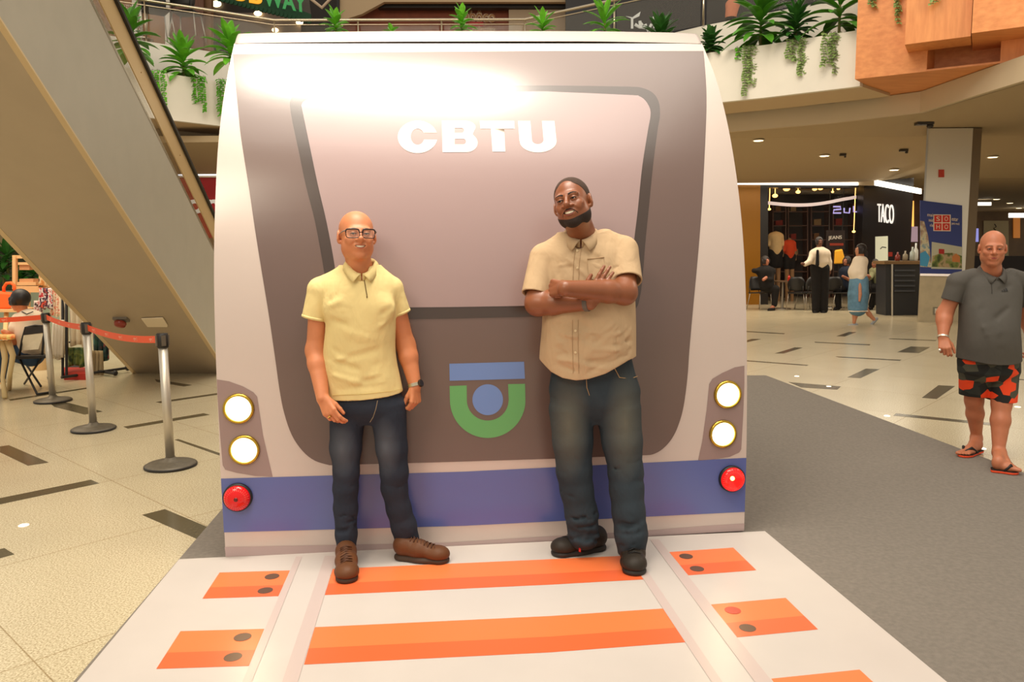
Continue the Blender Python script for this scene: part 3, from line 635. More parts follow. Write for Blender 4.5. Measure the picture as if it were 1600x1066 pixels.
# awning + sign
sg = thing('shop_sign', 'green awning with large yellow and green lettering on the upper floor', 'shop sign', W(400, 20, 24.5))
A, B, Cc, D = W(318, -8, 24.2), W(486, 34, 25.4), W(486, 22, 25.6), W(318, -40, 24.6)
mb = MB(); mb.prism([A, B, Cc, D], (0, .08, 0))
for k in range(26):
    p = A.lerp(B, (k + .5) / 26); mb.lathe([(.075, -.04), (.075, .04)], p, 10, Matrix.Rotation(PI / 2, 3, 'X'))
mb.build('awning', mat('awning_green', (14, 66, 36), .7), sg)
MB().prism([W(330, -60, 24.9), W(478, -40, 25.9), W(486, 25, 25.8), W(330, -14, 24.8)], (0, .06, 0)).build('sign_board', mat('sign_board_grey', (80, 72, 64), .6), sg)
bl, br = W(372, 2.5, 24.6), W(480, 21, 25.2); bl0 = W(341, -4, 24.45)
h = Vector((0, -.05, .50))
mid = bl0.lerp(br, .49)
text_on('SUB', bl0, mid, h, mat('sign_yellow', (250, 180, 20), .4, emit=.5, ecol=(255, 170, 10)), 'yellow_lettering', sg, .05, .03)
text_on('WAY', bl0.lerp(br, .50), br, h, mat('sign_green', (20, 150, 70), .4, emit=.25, ecol=(20, 160, 70)), 'green_lettering', sg, .05, .03)
for x, y, r, l in ((383, 36, .12, 'left of the rail corner'), (366, 37, .13, 'seen under the green awning'), (430, 47, .09, 'just behind the rail corner post'), (338, 6, .14, 'above the awning, leftmost'), (403, 21, .11, 'glowing at the awning edge'), (468, 35, .1, 'behind the handrail near the young plant')):
    if l.startswith('left of'): continue
    Yl_ = 27.1 if x > 400 else 27.42; p = W(x, y, Yl_); tag(MB().ball(p, (r * 1.2, .09, r * .75), 16).build('shop_lamp', MATS['downlight_glow']), 'small round warm shop lamp on the upper floor ' + l, 'lamp', 'upper shop lamps')
# taboco sign
sg = thing('restaurant_sign', 'brown and cream restaurant lettering with red bar on the brown wall', 'shop sign', W(750, 50, 26.8))
M1 = mat('sign_tan', (168, 112, 60), .5); M2 = mat('sign_cream', (224, 200, 170), .5)
for dx, m_, dp, of in ((0, M2, .03, .05), (0, M1, .06, .0)):
    text_on('tabôco', W(718, 34, 26.985), W(774, 36, 26.985), (W(722, 15, 26.985) - W(722, 34, 26.985)), m_, 'lettering' if m_ is M1 else 'lettering_outline', sg, dp, of)
    text_on('minuto', W(737, 51, 26.985), W(774, 51, 26.985), (W(737, 41, 26.985) - W(737, 51, 26.985)), m_, 'lettering' if m_ is M1 else 'lettering_outline', sg, dp, of)
slab('red_bar', 733, 34, 755, 41, 26.94, mat('sign_red', (178, 32, 24), .5), .05, parent=sg)
sg = thing('white_sign', 'white brush style lettering on the black upper shopfront', 'shop sign', W(1000, 50, 25.4))
MW2 = mat('sign_white_letter', (214, 214, 205), .5, emit=.25)
mb = MB(); mb.prism([W(978, 25, 25.46), W(988, 27, 25.46), W(1001, 18, 25.46), W(999, 25, 25.46), W(989, 29.5, 25.46)], (0, .04, 0)); mb.prism([W(986, 27, 25.46), W(989.5, 27, 25.46), W(989.5, 44.5, 25.46), W(986, 44.5, 25.46)], (0, .04, 0))
mb.prism([W(1020, 26, 25.46), W(1026, 25, 25.46), W(1026, 43, 25.46), W(1021, 44, 25.46)], (0, .04, 0))
for a in ([(992, 38), (998, 42), (1004, 37)], [(1000, 33), (1000, 43), (1008, 43)], [(1008, 38), (1012, 48), (1018, 38)], [(1014, 50), (1017, 51)]): mb.tube([W(x, y, 25.46) for x, y in a], .05, 6)
mb.build('lettering', MW2, sg)
# upper seating: table + chairs behind glass at far left
def cafe_table(p, w, d, lab, h=.74, m=None, name='table'):
    t = thing(name, lab, 'table', p); m = m or MATS.get('table_stone') or mat('table_stone', (150, 136, 112), .4)
    MB().box(p + Vector((0, 0, h)), (w, d, .04)).build('tabletop', m, t, bevel=.006)
    MB().tube([p + Vector((0, 0, .02)), p + Vector((0, 0, h - .02))], .035, 12).build('pedestal', MSTEEL, t, smooth=True)
    MB().lathe([(.24, 0), (.24, .01), (.06, .025)], p, 24).build('foot', MSTEEL, t); return t
def up_pt(px, py): return gp(px, py, 6.22)
cafe_table(W(222, 62, 18.6) * 1 - Vector((0, 0, 0)), 1.7, .8, 'grey cafe table behind the glass at upper left', 1.05)
def shell_chair(p, rz, lab, cat='chair', s=1, group=None, legm=None):
    t = thing('cafe_chair', lab, cat, p, group); R = Matrix.Rotation(rz, 3, 'Z'); f = lambda x, y, z: p + R @ Vector((x, y, z)) * s
    mb = MB(); K = 10; vs = []
    # curved back shell (outer + inner)
    for th in (0, .018):
        for i in range(7):
            z = .50 + .36 * i / 6; hw = .22 * math.sqrt(max(.05, 1 - ((i - 2.5) / 4.2) ** 2))
            for k in range(K + 1):
                a = (k / K - .5) * 2; vs.append(f(a * hw, .21 + .07 * i / 6 - .08 * a * a + th, z))
    n = 7 * (K + 1); fs = []
    for i in range(6):
        for k in range(K):
            a = i * (K + 1) + k; fs.append((a, a + 1, a + K + 2, a + K + 1)); fs.append((a + n, a + n + K + 1, a + n + K + 2, a + n + 1))
    for k in range(K): fs.append((k, k + n, k + n + 1, k + 1)); a = 6 * (K + 1) + k; fs.append((a, a + 1, a + n + 1, a + n))
    for i in range(6):
        a = i * (K + 1); fs.append((a, a + K + 1, a + n + K + 1, a + n)); a += K; fs.append((a, a + n, a + n + K + 1, a + K + 1))
    MB().add(vs, fs).build('backrest', MATS.get('chair_black') or mat('chair_black', (30, 27, 26), .45), t, smooth=True)
    MB().hexa([f(-.21, -.2, .44), f(.21, -.2, .44), f(.19, .22, .42), f(-.19, .22, .42)], [f(-.22, -.21, .465), f(.22, -.21, .465), f(.2, .24, .45), f(-.2, .24, .45)]).build('seat', MATS['chair_black'], t, bevel=.01)
    for x, y in ((-1, -1), (1, -1), (-1, 1), (1, 1)):
        MB().tube([f(x * .18, y * .17, .44), f(x * .23, y * .24, 0)], .011 * s, 8).build('leg', legm or MSTEEL, t, smooth=True)
    for x in (-1, 1): MB().tube([f(x * .17, .2, .43), f(x * .16, .235, .62)], .01 * s, 8).build('back_strut', MATS['chair_black'], t, smooth=True)
    return t
shell_chair(W(246, 58, 18.9), -.9 + PI / 2, 'black cafe chair turned sideways beside the upper grey table', s=1.35)
shell_chair(W(294, 62, 19.3), PI, 'black round-backed cafe chair behind glass, right of the upper table', s=1.35)
# ================= LOWER RIGHT SHOPS =================
YS = 22.5
MGOLD = mat('gold_panel', (150, 100, 28), .25, .35); MBLW = mat('black_wall', (26, 21, 20), .35); MGL = glassm('shop_glass', (60, 56, 54), .05)
slab('wall_gold', 1030, 286, 1188, 482, YS, MGOLD, .2, kind='structure')
slab('trim_13', 1188, 288, 1200, 482, YS, MBLW, .5, kind='structure')
slab('window_1', 1200, 293.5, 1341, 482, YS + .2, MGL, .02, kind='structure')
slab('trim_14', 1200, 286, 1342, 293, YS, MBLW, .4, kind='structure')
def prismW(name, pts, m, off, kind='structure', **k):
    o = MB().prism([W(*p) for p in pts], off).build(name, m, **k); o['kind'] = kind; return o
P0, P1 = W(1342, 482, YS), W(1418, 486, YS - 1.8)
def facePt(t, z): p = P0.lerp(P1, t); return Vector((p.x, p.y, z))
o = MB().hexa([facePt(0, 0), facePt(1, 0), facePt(1, 0) + Vector((0, .4, 0)), facePt(0, 0) + Vector((0, .4, 0))], [facePt(0, 3.4), facePt(1, 3.4), facePt(1, 3.4) + Vector((0, .4, 0)), facePt(0, 3.4) + Vector((0, .4, 0))]).build('wall_black_pillar', MBLW); o['kind'] = 'structure'
slab('wall_shop_back', 1140, 280, 1420, 475, 26.5, mat('shop_interior_brown', (44, 26, 16), .6, noise=.4, nscale=1.5), .2, kind='structure')
slab('wall_shop_side', 1405, 280, 1520, 480, 25, mat('bar_back_wall', (84, 58, 36), .6, noise=.4, nscale=2), .2, kind='structure')
# cove lights
cv = thing('cove_light', 'long white cove light strip above the shopfront', 'light strip', W(1250, 285, 20.6))
MCOV = mat('cove_glow', (255, 252, 240), .4, emit=2.2, ecol=(255, 246, 228))
MB().prism([W(1100, 288, 22.2), W(1341, 289.5, 22.2), W(1341, 281, 22.2), W(1100, 279, 22.2)], (0, .08, 0)).build('light_strip', MCOV, cv)
MB().prism([W(1342, 289.5, 22.2), W(1366, 290, 21.8), W(1366, 282, 21.8), W(1342, 281, 22.2)], (0, .08, 0)).build('cove_housing', MATS['fascia_light'], cv)
MB().prism([W(1366, 289, 21.8), W(1440, 303, 19.9), W(1440, 295, 19.9), W(1366, 280.5, 21.8)], (0, .08, 0)).build('light_strip', MCOV, cv)
for i, (a, b) in enumerate(((1210, 265), (1300, 262))):
    pass
sg = thing('taco_sign', 'tall slim white lettering on the black pillar', 'shop sign', facePt(.4, 2.6))
def faceray(px, py):
    n = (P1 - P0).cross(Vector((0, 0, 1))); r = ray(px, py); return CO + r * ((P0 - CO).dot(n) / r.dot(n))
text_on('TACO', faceray(1372, 347), faceray(1397, 350), faceray(1372, 318) - faceray(1372, 347), mat('taco_white', (230, 226, 220), .4, emit=.7, ecol=(235, 230, 225)), 'lettering', sg, .03, -.012)
mb = MB().prism([faceray(*p) + Vector((0, -.05, 0)) for p in ((1367, 408), (1386, 407), (1386, 369), (1367, 370))], (0, .03, 0)); o = mb.build('wall_poster', mat('poster_white', (205, 205, 180), .4, emit=.35, ecol=(210, 210, 180)))
tag(o, 'small white upright poster on the black pillar', 'poster')
MB().tube([faceray(1374, 389) + Vector((0, -.06, 0)), faceray(1377, 386) + Vector((0, -.06, 0)), faceray(1383, 387) + Vector((0, -.06, 0))], .012, 6).build('poster_mark', MBLW, o)
# shop interior: shelves, lamps, signs
for i, (x0, x1) in enumerate(((1208, 1228), (1232, 1262), (1268, 1296), (1302, 1334))):
    sh = thing('display_shelf', ['leftmost', 'second', 'third', 'rightmost'][i] + ' dark shelf unit inside the clothes shop', 'shelf', W(x0, 470, 25.5), group='shop shelves')
    mb = MB()
    for x in (x0, x1): mb.prism([W(x - .8, 476, 25.6), W(x + .8, 476, 25.6), W(x + .8, 318, 25.6), W(x - .8, 318, 25.6)], (0, .4, 0))
    mb.build('upright', mat('shelf_walnut', (96, 54, 24), .5), sh)
    for y in (330, 352, 374, 398, 424):
        MB().prism([W(x0, y + 1.4, 25.6), W(x1, y + 1.4, 25.6), W(x1, y, 25.6), W(x0, y, 25.6)], (0, .4, 0)).build('shelf_board', MATS['shelf_walnut'], sh)
    for j, y in enumerate((330, 352, 374, 398)):
        if (i + j) % 3 == 2: continue
        tag(MB().prism([W(x0 + 4, y - .2, 25.65), W(x0 + 12 + 3 * (j % 2), y - .2, 25.65), W(x0 + 12 + 3 * (j % 2), y - 8 - i, 25.65), W(x0 + 4, y - 7 - i, 25.65)], (0, .3, 0)).build('folded_clothes', [mat('cloth_brown', (120, 80, 44), .9), mat('cloth_red', (140, 36, 22), .9), mat('cloth_tan', (150, 120, 80), .9)][(i * 2 + j) % 3]),
            'stack of folded clothes, ' + ['top', 'second', 'third', 'fourth'][j] + ' shelf of the ' + ['leftmost', 'second', 'third', 'rightmost'][i] + ' unit', 'clothes', 'folded clothes')
for x, y, r in ((1229, 295, .1), (1247, 300, .07), (1211, 306, .08), (1273, 295.5, .07), (1282, 294.5, .07), (1202, 327, .05), (1334, 362, .05), (1310, 295, .05), (1301, 300, .04)):
    p = W(x, y, 23.5); o = tag(MB().ball(p, (r, r, r * .7), 12).tube([p, Vector((p.x, p.y, max(3.42, p.z + .02)))], .01, 6).build('spot_lamp', mat('shop_spot_glow', (255, 210, 130), .3, emit=4, ecol=(255, 190, 100))), 'tiny warm spot lamp inside the clothes shop', 'lamp', 'shop spot lamps')
mb = MB(); n = 14
pts = [(1200 + 138 * k / n, 317 + 4 * math.sin(PI * min(1, k / n * 1.2)) - 9 * (k / n) ** 3) for k in range(n + 1)]
for k in range(n): mb.prism([W(pts[k][0], pts[k][1] + 2.5, 22.95), W(pts[k + 1][0], pts[k + 1][1] + 2.5, 22.95), W(pts[k + 1][0], pts[k + 1][1] - 2.5, 22.95), W(pts[k][0], pts[k][1] - 2.5, 22.95)], (0, .05, 0))
tag(mb.build('curved_light_strip', mat('curved_glow', (220, 200, 190), .4, emit=.75, ecol=(225, 200, 190))), 'curved pale light strip inside the clothes shop window', 'light strip')
sg = thing('neon_sign', 'pale violet outline lettering hanging in the shop window', 'shop sign', W(1322, 332, 22.95))
mbn = MB()
for a in ([(1302, 323), (1313, 323), (1314, 327), (1303, 328), (1302, 333), (1314, 333)], [(1319, 325), (1319, 332), (1327, 333), (1328, 325)], [(1334, 322), (1334, 331), (1340, 331)]): mbn.tube([W(x, y, 22.95) for x, y in a], .022, 6)
mbn.build('lettering', mat('violet_glow', (170, 160, 210), .3, emit=1.0, ecol=(165, 155, 215)), sg)
sg = thing('jeans_sign', 'dark board reading JEANS in the clothes shop', 'shop sign', W(1305, 380, 22.6))
slab('sign_board', 1291, 360, 1320, 390, 23.2, mat('sign_brown', (48, 30, 22), .6), .05, parent=sg)
text_on('JEANS', W(1294, 376, 23.18), W(1315, 375, 23.18), W(1294, 369, 23.18) - W(1294, 376, 23.18), mat('jeans_letter', (220, 205, 180), .5, emit=.3), 'lettering', sg, .02)
for x_ in (1295, 1316):
    a_ = W(x_, 361, 23.22); MB().tube([a_, Vector((a_.x, a_.y, 3.42))], .012, 6).build('hanging_cord', MBLK, sg)
slab('red_line', 1297, 380, 1318, 384, 23.16, mat('sign_red_dim', (150, 50, 25), .5, emit=.3), .03, parent=sg)
# bar counter right of pillar
bc = thing('bar_counter', 'bar counter with pale top and dark blue slatted front', 'counter', W(1405, 488, 19))
slab('counter_top', 1382, 408, 1500, 413, 18.3, mat('counter_top_wood', (120, 92, 58), .5), .6, parent=bc)
slab('counter_front', 1384, 413, 1500, 494, 18.4, mat('counter_blue_dark', (40, 42, 48), .5), .5, parent=bc)
mb = MB()
for k in range(5): mb.prism([W(1398, 424 + k * 8, 18.35), W(1430, 424 + k * 8, 18.35), W(1430, 421.5 + k * 8, 18.35), W(1398, 421.5 + k * 8, 18.35)], (0, .04, 0))
mb.build('front_slat', mat('slat_blue', (66, 70, 80), .5), bc)
MB().tube([W(1394, 413, 18.2), W(1394, 494, 18.2)], .02, 8).build('metal_post', MSTEEL, bc)
slab('menu_screen', 1412, 354, 1434, 378, 24.93, mat('screen_lilac', (190, 165, 175), .4, emit=.4, ecol=(195, 165, 180)), .06, 'small lilac lit menu screen behind the bar', 'screen')
slab('vertical_lamp', 1424, 314, 1428, 354, 24.94, mat('amber_tube', (250, 180, 90), .4, emit=1.6, ecol=(250, 170, 80)), .05, 'slim amber vertical lamp behind the bar', 'lamp')
for k, (x, y0, y1, c) in enumerate(((1430, 380, 402, (210, 215, 215)), (1425, 386, 400, (170, 180, 175)), (1414, 392, 407, (140, 130, 110)), (1402, 394, 407, (120, 40, 30)))):
    b = W(x, 407.8, 18.6); hh = (W(x, y0, 18.6) - b).z
    tag(MB().lathe([(.05, 0), (.06, .05), (.055, hh * .6), (.02, hh * .75), (.02, hh)], b, 14).build('bottle', mat('bottle_%d' % k, c, .15), smooth=True), ['tall clear bottle by the column', 'shorter pale bottle second from the column', 'squat tan jar', 'dark red jar left'][k] + ' on the bar counter', 'bottle', 'bottles on the bar counter')
tag(MB().prism([faceray(*p) + Vector((0, -.02, 0)) for p in ((1388, 401), (1394, 401), (1394, 394), (1388, 394))], (0, .02, 0)).build('notice', mat('cloth_red', (140, 36, 22), .9)), 'tiny red notice beside the white poster', 'notice')
# far right shops
slab('wall_far_right', 1500, 290, 2300, 480, 38, mat('far_brown_wall', (112, 84, 48), .5, noise=.25, nscale=1), .2, kind='structure')
slab('wall_far_bar', 1520, 400, 1900, 478, 27, mat('far_bar_dark', (46, 32, 24), .5), .6, kind='structure')
slab('cup_poster', 1537, 345, 1576, 400, 37.94, mat('poster_beige', (176, 160, 120), .5), .05, 'beige wall poster with a black steaming cup', 'poster')
o = bpy.data.objects['cup_poster']; c0 = W(1556, 364, 29.7)
Yc = 37.92
MB().prism([W(x, y, Yc) for x, y in ((1548, 363), (1562, 363), (1560, 369), (1557, 372), (1553, 372), (1550, 369))], (0, .015, 0)).build('cup_print', MBLW, o)
MB().tube([W(x, y, Yc) for x, y in ((1561, 364), (1564.5, 364), (1564, 368), (1560, 369))], .02, 6).build('cup_handle_print', MBLW, o)
MB().tube([W(x, y, Yc) for x, y in ((1556, 360), (1553, 357), (1557, 354), (1554, 350))], .018, 6).build('steam_print', MBLW, o)
for k, (x, y0, y1) in enumerate(((1584, 335, 372), (1580, 300, 300))):
    if y0 == y1: continue
    slab('amber_panel', x, y0, x + 10, y1, 37.94, mat('amber_panel', (190, 120, 50), .5, emit=.4, ecol=(200, 120, 50)), .05, 'amber lit wall panel at the right edge', 'light panel')
sc_ = slab('blue_screen', 1521, 357, 1529, 378, 37.94, mat('screen_violet', (150, 150, 220), .4, emit=.8, ecol=(150, 150, 225)), .05, 'narrow violet lit screen just right of the column', 'screen')
cv = slab('far_cove_light', 1578, 333, 1640, 340, 35, MCOV, .1, 'white cove light strip at far right', 'light strip')
cv = slab('small_cove_light', 1524, 316, 1549, 321, 29.5, MCOV, .1, 'short white cove light right of the column', 'light strip')
# ---- column ----
CY = gp(1433, 503).y
col = thing('mirror_column', 'square column with mirror cladding, blue poster and stone base', 'column', W(1470, 503, CY))
def cw(px, py, Y=None): return W(px, py, Y or CY)
MMIR = mat('mirror_cladding', (226, 216, 196), .16, .35); MSTN = mat('column_stone', (186, 170, 138), .5, noise=.08, nscale=6)  # the mirror's pale reflection is put into its cream base colour
x0, x1 = cw(1433.5, 503).x, cw(1503.5, 503).x
zt_ = 4.04; zp = cw(1470, 430).z; xs = cw(1518, 503).x
kd = Vector((x0, CY, 0)) * (1.0 / CY) * 1.0
def colbox(xa, xb, za, zb, dy=0., dp=1.0, name='', m=None):
    q = [Vector((xa, CY + dy, 0)), Vector((xb, CY + dy, 0)), Vector((xb, CY + dy, 0)) + kd * dp, Vector((xa, CY + dy, 0)) + kd * dp]
    return MB().hexa([Vector((p.x, p.y, za)) for p in q], [Vector((p.x, p.y, zb)) for p in q]).build(name, m, col)
colbox(x0, x1, 0, zp, 0, 1, 'stone_base', MSTN)
colbox(x0 + .03, x1, zp + .002, zt_, 0, 1, 'mirror_panel', MMIR)
colbox(x1 + .002, xs, 0, zt_, .02, .95, 'side_panel', mat('column_side_brown', (120, 100, 72), .3, .4))
colbox(x0 - .01, x0 + .028, zp, zt_, -.01, 1, 'corner_trim', MSTEEL)
ps = thing('advert_poster', 'blue and white advertising poster with landscape photo on the column', 'poster', cw(1470, 430, CY - .03))
Yp = CY - .03
def pz(name, pts, m, d=0., t=.006): return MB().prism([W(x, y, Yp - d) for x, y in pts], (0, t, 0)).build(name, m, ps)
pz('poster_sheet', [(1438, 429.5), (1503, 430.5), (1503.5, 321), (1438, 313)], mat('poster_blue', (54, 66, 128), .5), 0, .02)
pz('bottom_edge', [(1438, 431), (1503, 432), (1503, 428.5), (1438, 427.5)], mat('poster_edge', (255, 240, 225), .5, emit=.3), .004)
def picmat(name, cols, sc_):
    M = bpy.data.materials.new(name); M.use_nodes = True; nt = M.node_tree; b = nt.nodes['Principled BSDF']; b.inputs['Roughness'].default_value = .5
    n = nt.nodes.new('ShaderNodeTexNoise'); n.inputs['Scale'].default_value = sc_; n.inputs['Detail'].default_value = 2
    r = nt.nodes.new('ShaderNodeValToRGB'); r.color_ramp.interpolation = 'EASE'
    while len(r.color_ramp.elements) < len(cols): r.color_ramp.elements.new(.5)
    for i, c in enumerate(cols): r.color_ramp.elements[i].position = .32 + .36 * i / (len(cols) - 1); r.color_ramp.elements[i].color = srgb(*c)
    tc = nt.nodes.new('ShaderNodeTexCoord'); nt.links.new(tc.outputs['Object'], n.inputs['Vector']); nt.links.new(n.outputs[0], r.inputs[0]); nt.links.new(r.outputs[0], b.inputs['Base Color']); return M
pz('picture_sky', [(1455, 420), (1503, 421), (1503, 386), (1480, 382), (1456, 378)], mat('pic_sky', (190, 186, 160), .5), .003)
pz('picture_fields', [(1456, 417), (1503, 419), (1503, 400), (1488, 395), (1470, 396), (1457, 400)], picmat('pic_field', [(60, 74, 30), (120, 130, 60), (176, 150, 110), (84, 96, 40)], 5), .006)
pz('picture_town', [(1438, 417), (1456, 418), (1450, 368), (1444, 346), (1438, 345)], picmat('pic_town', [(120, 150, 160), (206, 196, 160), (170, 140, 120), (96, 110, 70)], 6), .005)
pz('picture_house', [(1488, 409), (1500, 410), (1500, 401), (1494, 396), (1488, 401)], mat('pic_house', (196, 120, 60), .5), .009)
pz('red_box', [(1467, 396.5), (1475.5, 397), (1475.5, 389.5), (1467, 389)], mat('pic_red', (170, 34, 26), .5), .009)
pz('blue_figure', [(1438, 415), (1449, 417), (1453, 402), (1446, 392), (1438, 396)], mat('pic_cyan', (70, 150, 190), .5), .008)
MR = mat('soho_red', (206, 44, 28), .5); ML = mat('soho_line', (236, 214, 190), .5)
pz('logo_frame', [(1458.5, 361), (1485.5, 361.5), (1485.5, 335.5), (1458.5, 335)], ML, .009)
for i, (x, y, ch) in enumerate(((1460, 336.5, 'S'), (1472.8, 336.5, 'O'), (1460, 349, 'H'), (1472.8, 349, 'O'))):
    t = pz('logo_square', [(x, y + 11), (x + 11.2, y + 11), (x + 11.2, y), (x, y)], MR, .012)
    text_on(ch, W(x + 3, y + 9, Yp - .013), W(x + 8.4, y + 9, Yp - .013), W(x, y + 2, Yp - .013) - W(x, y + 9, Yp - .013), ML, 'lettering', ps, .003)
for (x, y, w, tx) in ((1449, 338, 11, 'mais'), (1451, 346, 9, 'saúde'), (1453, 354, 7, 'e bem'), (1487, 345, 10, 'estar'), (1487, 352, 12, 'para você')):
    text_on(tx, W(x, y, Yp - .006), W(x + w, y + 1, Yp - .006), W(x, y - 5, Yp) - W(x, y, Yp), ML, 'small_lettering', ps, .003)
p = W(1462.5, 492, CY - .02); so = MB().prism([W(1458, 492, CY - .012), W(1468.5, 492, CY - .012), W(1468.5, 480, CY - .012), W(1458, 480, CY - .012)], (0, .012, 0)).build('socket_plate', mat('socket_grey', (130, 122, 104), .4), col)
MB().prism([W(1461, 490, CY - .02), W(1466, 490, CY - .02), W(1466, 482, CY - .02), W(1461, 482, CY - .02)], (0, .008, 0)).build('socket_insert', mat('socket_white', (226, 220, 200), .4), so)
fs_ = slab('fire_sign', 1467, 265, 1475.5, 277, CY - .02, mat('fire_red', (196, 60, 36), .5), .012, 'small red fire point sign high on the mirror cladding', 'sign')
o = slab('red_sign', 1518.5, 289, 1524.5, 309, 16.9, mat('sign_red_glow', (235, 30, 20), .4, emit=.9, ecol=(240, 30, 20)), .1, 'narrow red lit sign sticking out right of the column', 'sign')
slab('sign_foot', 1519, 309, 1525, 316, 16.9, mat('sign_navy', (26, 32, 60), .4), .1, parent=o)
# ================= RED STORE (behind escalator foot) =================
slab('wall_left_back', -400, 200, 1140, 470, 24, mat('left_back_wall', (206, 182, 146), .7), .2, kind='structure')
st = thing('red_store_sign', 'red shop fascia with rounded cream lettering behind the escalator handrail', 'shop sign', W(320, 330, 20.5))
slab('fascia_board', 262, 276.5, 420, 372, 20.6, mat('fascia_red', (176, 16, 14), .45), .1, parent=st)
text_on('on', W(291, 334, 20.55), W(345, 334, 20.55), W(291, 312, 20.55) - W(291, 334, 20.55), mat('letter_cream', (236, 232, 220), .45, emit=.25), 'lettering', st, .05, .03)
slab('cove_light', 240, 262, 420, 274, 20.4, mat('cool_cove', (235, 240, 245), .4, emit=1.2, ecol=(235, 240, 248)), .08, 'long cool white light strip above the red shop fascia', 'light strip')
slab('trim_15', 240, 272, 420, 277, 20.5, MATS['fascia_light'], .1, kind='structure')
# shop behind the stalls on the left
slab('wall_stall_back', -500, 300, 235, 480, 17.5, mat('dark_green_wall', (58, 62, 40), .7, noise=.5, nscale=1.2), .2, kind='structure')
slab('trim_16', -500, 455, 235, 530, 17.0, mat('pale_green_counter', (170, 178, 150), .6), .3, kind='structure')
slab('trim_17', -500, 355, 120, 385, 16.9, mat('stall_fascia', (124, 108, 74), .6), .2, kind='structure')
# ================= WOODEN PLANTER BOX (top right) =================
MOW = wood('orange_wood', (206, 128, 70), (226, 150, 88), 2.2, 'X', .45, 7); MOW2 = wood('orange_wood_side', (206, 128, 70), (226, 150, 88), 2.2, 'Z', .45, 7)
e5 = lambda x, y: (1320 + x / 5.714, y / 5.714)
zb = 4.45; A = gp(*e5(90, 708), zb); YB = A.y
wb = thing('wooden_balcony_box', 'angular orange wood clad balcony box hanging at top right', 'balcony cladding', A)
F = (gp(*e5(730, 637), zb) - A); L1_ = F.length; F.normalize(); Bk = gp(*e5(435, 890), zb) - A; lb = Bk.length; Bk.normalize(); fn = Vector((F.y, -F.x, 0)); fn = fn if fn.y < 0 else -fn
L2_ = (gp(*e5(1385, 558), zb) - A).length; ztop = 7.0
def hx(P, d1, l0, l1, d2, m0, m1, z0, z1, name, m):
    q = [P + d1 * l0 + d2 * m0, P + d1 * l1 + d2 * m0, P + d1 * l1 + d2 * m1, P + d1 * l0 + d2 * m1]
    return MB().hexa([Vector((p.x, p.y, z0)) for p in q], [Vector((p.x, p.y, z1)) for p in q]).build(name, m, wb)
hx(A, F, 0, L1_, Bk, 0, lb, zb, ztop, 'corner_block', MOW)
hx(A, F, L1_ + .001, L2_ + 4, Bk, 0, lb, zb, zb + .03, 'bottom_board', MOW)
hx(A, F, L1_ + .001, L2_, Bk, .5, lb, zb + .03, ztop, 'recess_back', MOW)
Pn = A + fn * .6
c1, c2 = onplane(*e5(535, 403), Pn, fn), onplane(*e5(1125, 318), Pn, fn); z2 = (c1.z + c2.z) / 2; la, lb2 = (c1 - Pn).dot(F), (c2 - Pn).dot(F)
hx(A, F, la, lb2, fn, -.02, .6, z2, ztop, 'front_block', MOW2)
c3 = onplane(*e5(1130, 305), A + fn * .75, fn); c4 = onplane(*e5(1600, 228), A + fn * .75, fn); z3 = (c3.z + c4.z) / 2; lc = (c3 - A - fn * .75).dot(F)
hx(A, F, lc + .002, lc + 6, fn, -.6, .75, z3, ztop, 'right_block', MOW)
l5 = (gp(*e5(1250, 435), zb) - A).dot(F)
hx(A, F, L2_, L2_ + 4, fn, -.6, -.002, zb + .03, z3 - .002, 'right_lower_block', MOW2)
# ================= PLANTS =================
MLEAF = mat('leaf_bright_green', (100, 176, 40), .4, noise=.3, nscale=6); MLEAFD = mat('leaf_dark_green', (44, 94, 32), .4, noise=.3, nscale=8); MLEAFP = mat('leaf_pale_green', (134, 158, 92), .5, noise=.3, nscale=30); MSTEM = mat('stem_green', (92, 92, 40), .6)
def leaf(mb, base, d, up_, L, w, bend=.5, n=6):
    d = d.normalized(); s = d.cross(up_).normalized(); nn = s.cross(d).normalized(); vs = []; p = base.copy(); dr = d.copy()
    for i in range(n + 1):
        t = i / n; hw = w * (math.sin(PI * min(1, t * .93 + .05)) ** .8) * (1 if t < 1 else 0) + .002
        vs += [p - s * hw + nn * hw * .25, p.copy(), p + s * hw + nn * hw * .25]
        dr = (dr + Vector((0, 0, -bend / n))).normalized(); nn = s.cross(dr).normalized(); p = p + dr * (L / n)
    fs = []
    for i in range(n):
        for k in (0, 1): a = i * 3 + k; fs.append((a, a + 1, a + 4, a + 3))
    mb.add(vs, fs)
def dracaena(p, H, R, n, seed, m=MLEAF, lab='', name='leafy_plant', w=.055, up=.5, bend=.9, cat='plant', tiers=3, group='plants in the balcony planter'):
    rnd = random.Random(seed); t = thing(name, lab, cat, p, group)
    MB().tube([p - Vector((0, 0, .15)), p + Vector((0, 0, H * .5))], [.03, .02], 8).build('stem', MSTEM, t, smooth=True)
    mb = MB()
    for i in range(n):
        a = i * 2.39996 + rnd.uniform(-.3, .3); f = i / n; zz = H * (.12 + .45 * f); el = .05 + 1.25 * f ** 1.3 + rnd.uniform(-.12, .12)
        d = Vector((math.cos(a) * math.cos(el), math.sin(a) * math.cos(el), math.sin(el)))
        leaf(mb, p + Vector((0, 0, zz)), d, Vector((0, 0, 1)) if el < 1.3 else Vector((1, 0, .1)), R * rnd.uniform(.8, 1.1) * (1 - .15 * f), w * rnd.uniform(.85, 1.15), bend * (1.1 - .7 * f))
    o = mb.build('foliage', m, t); o.modifiers.new('thick', 'SOLIDIFY').thickness = .004; return t
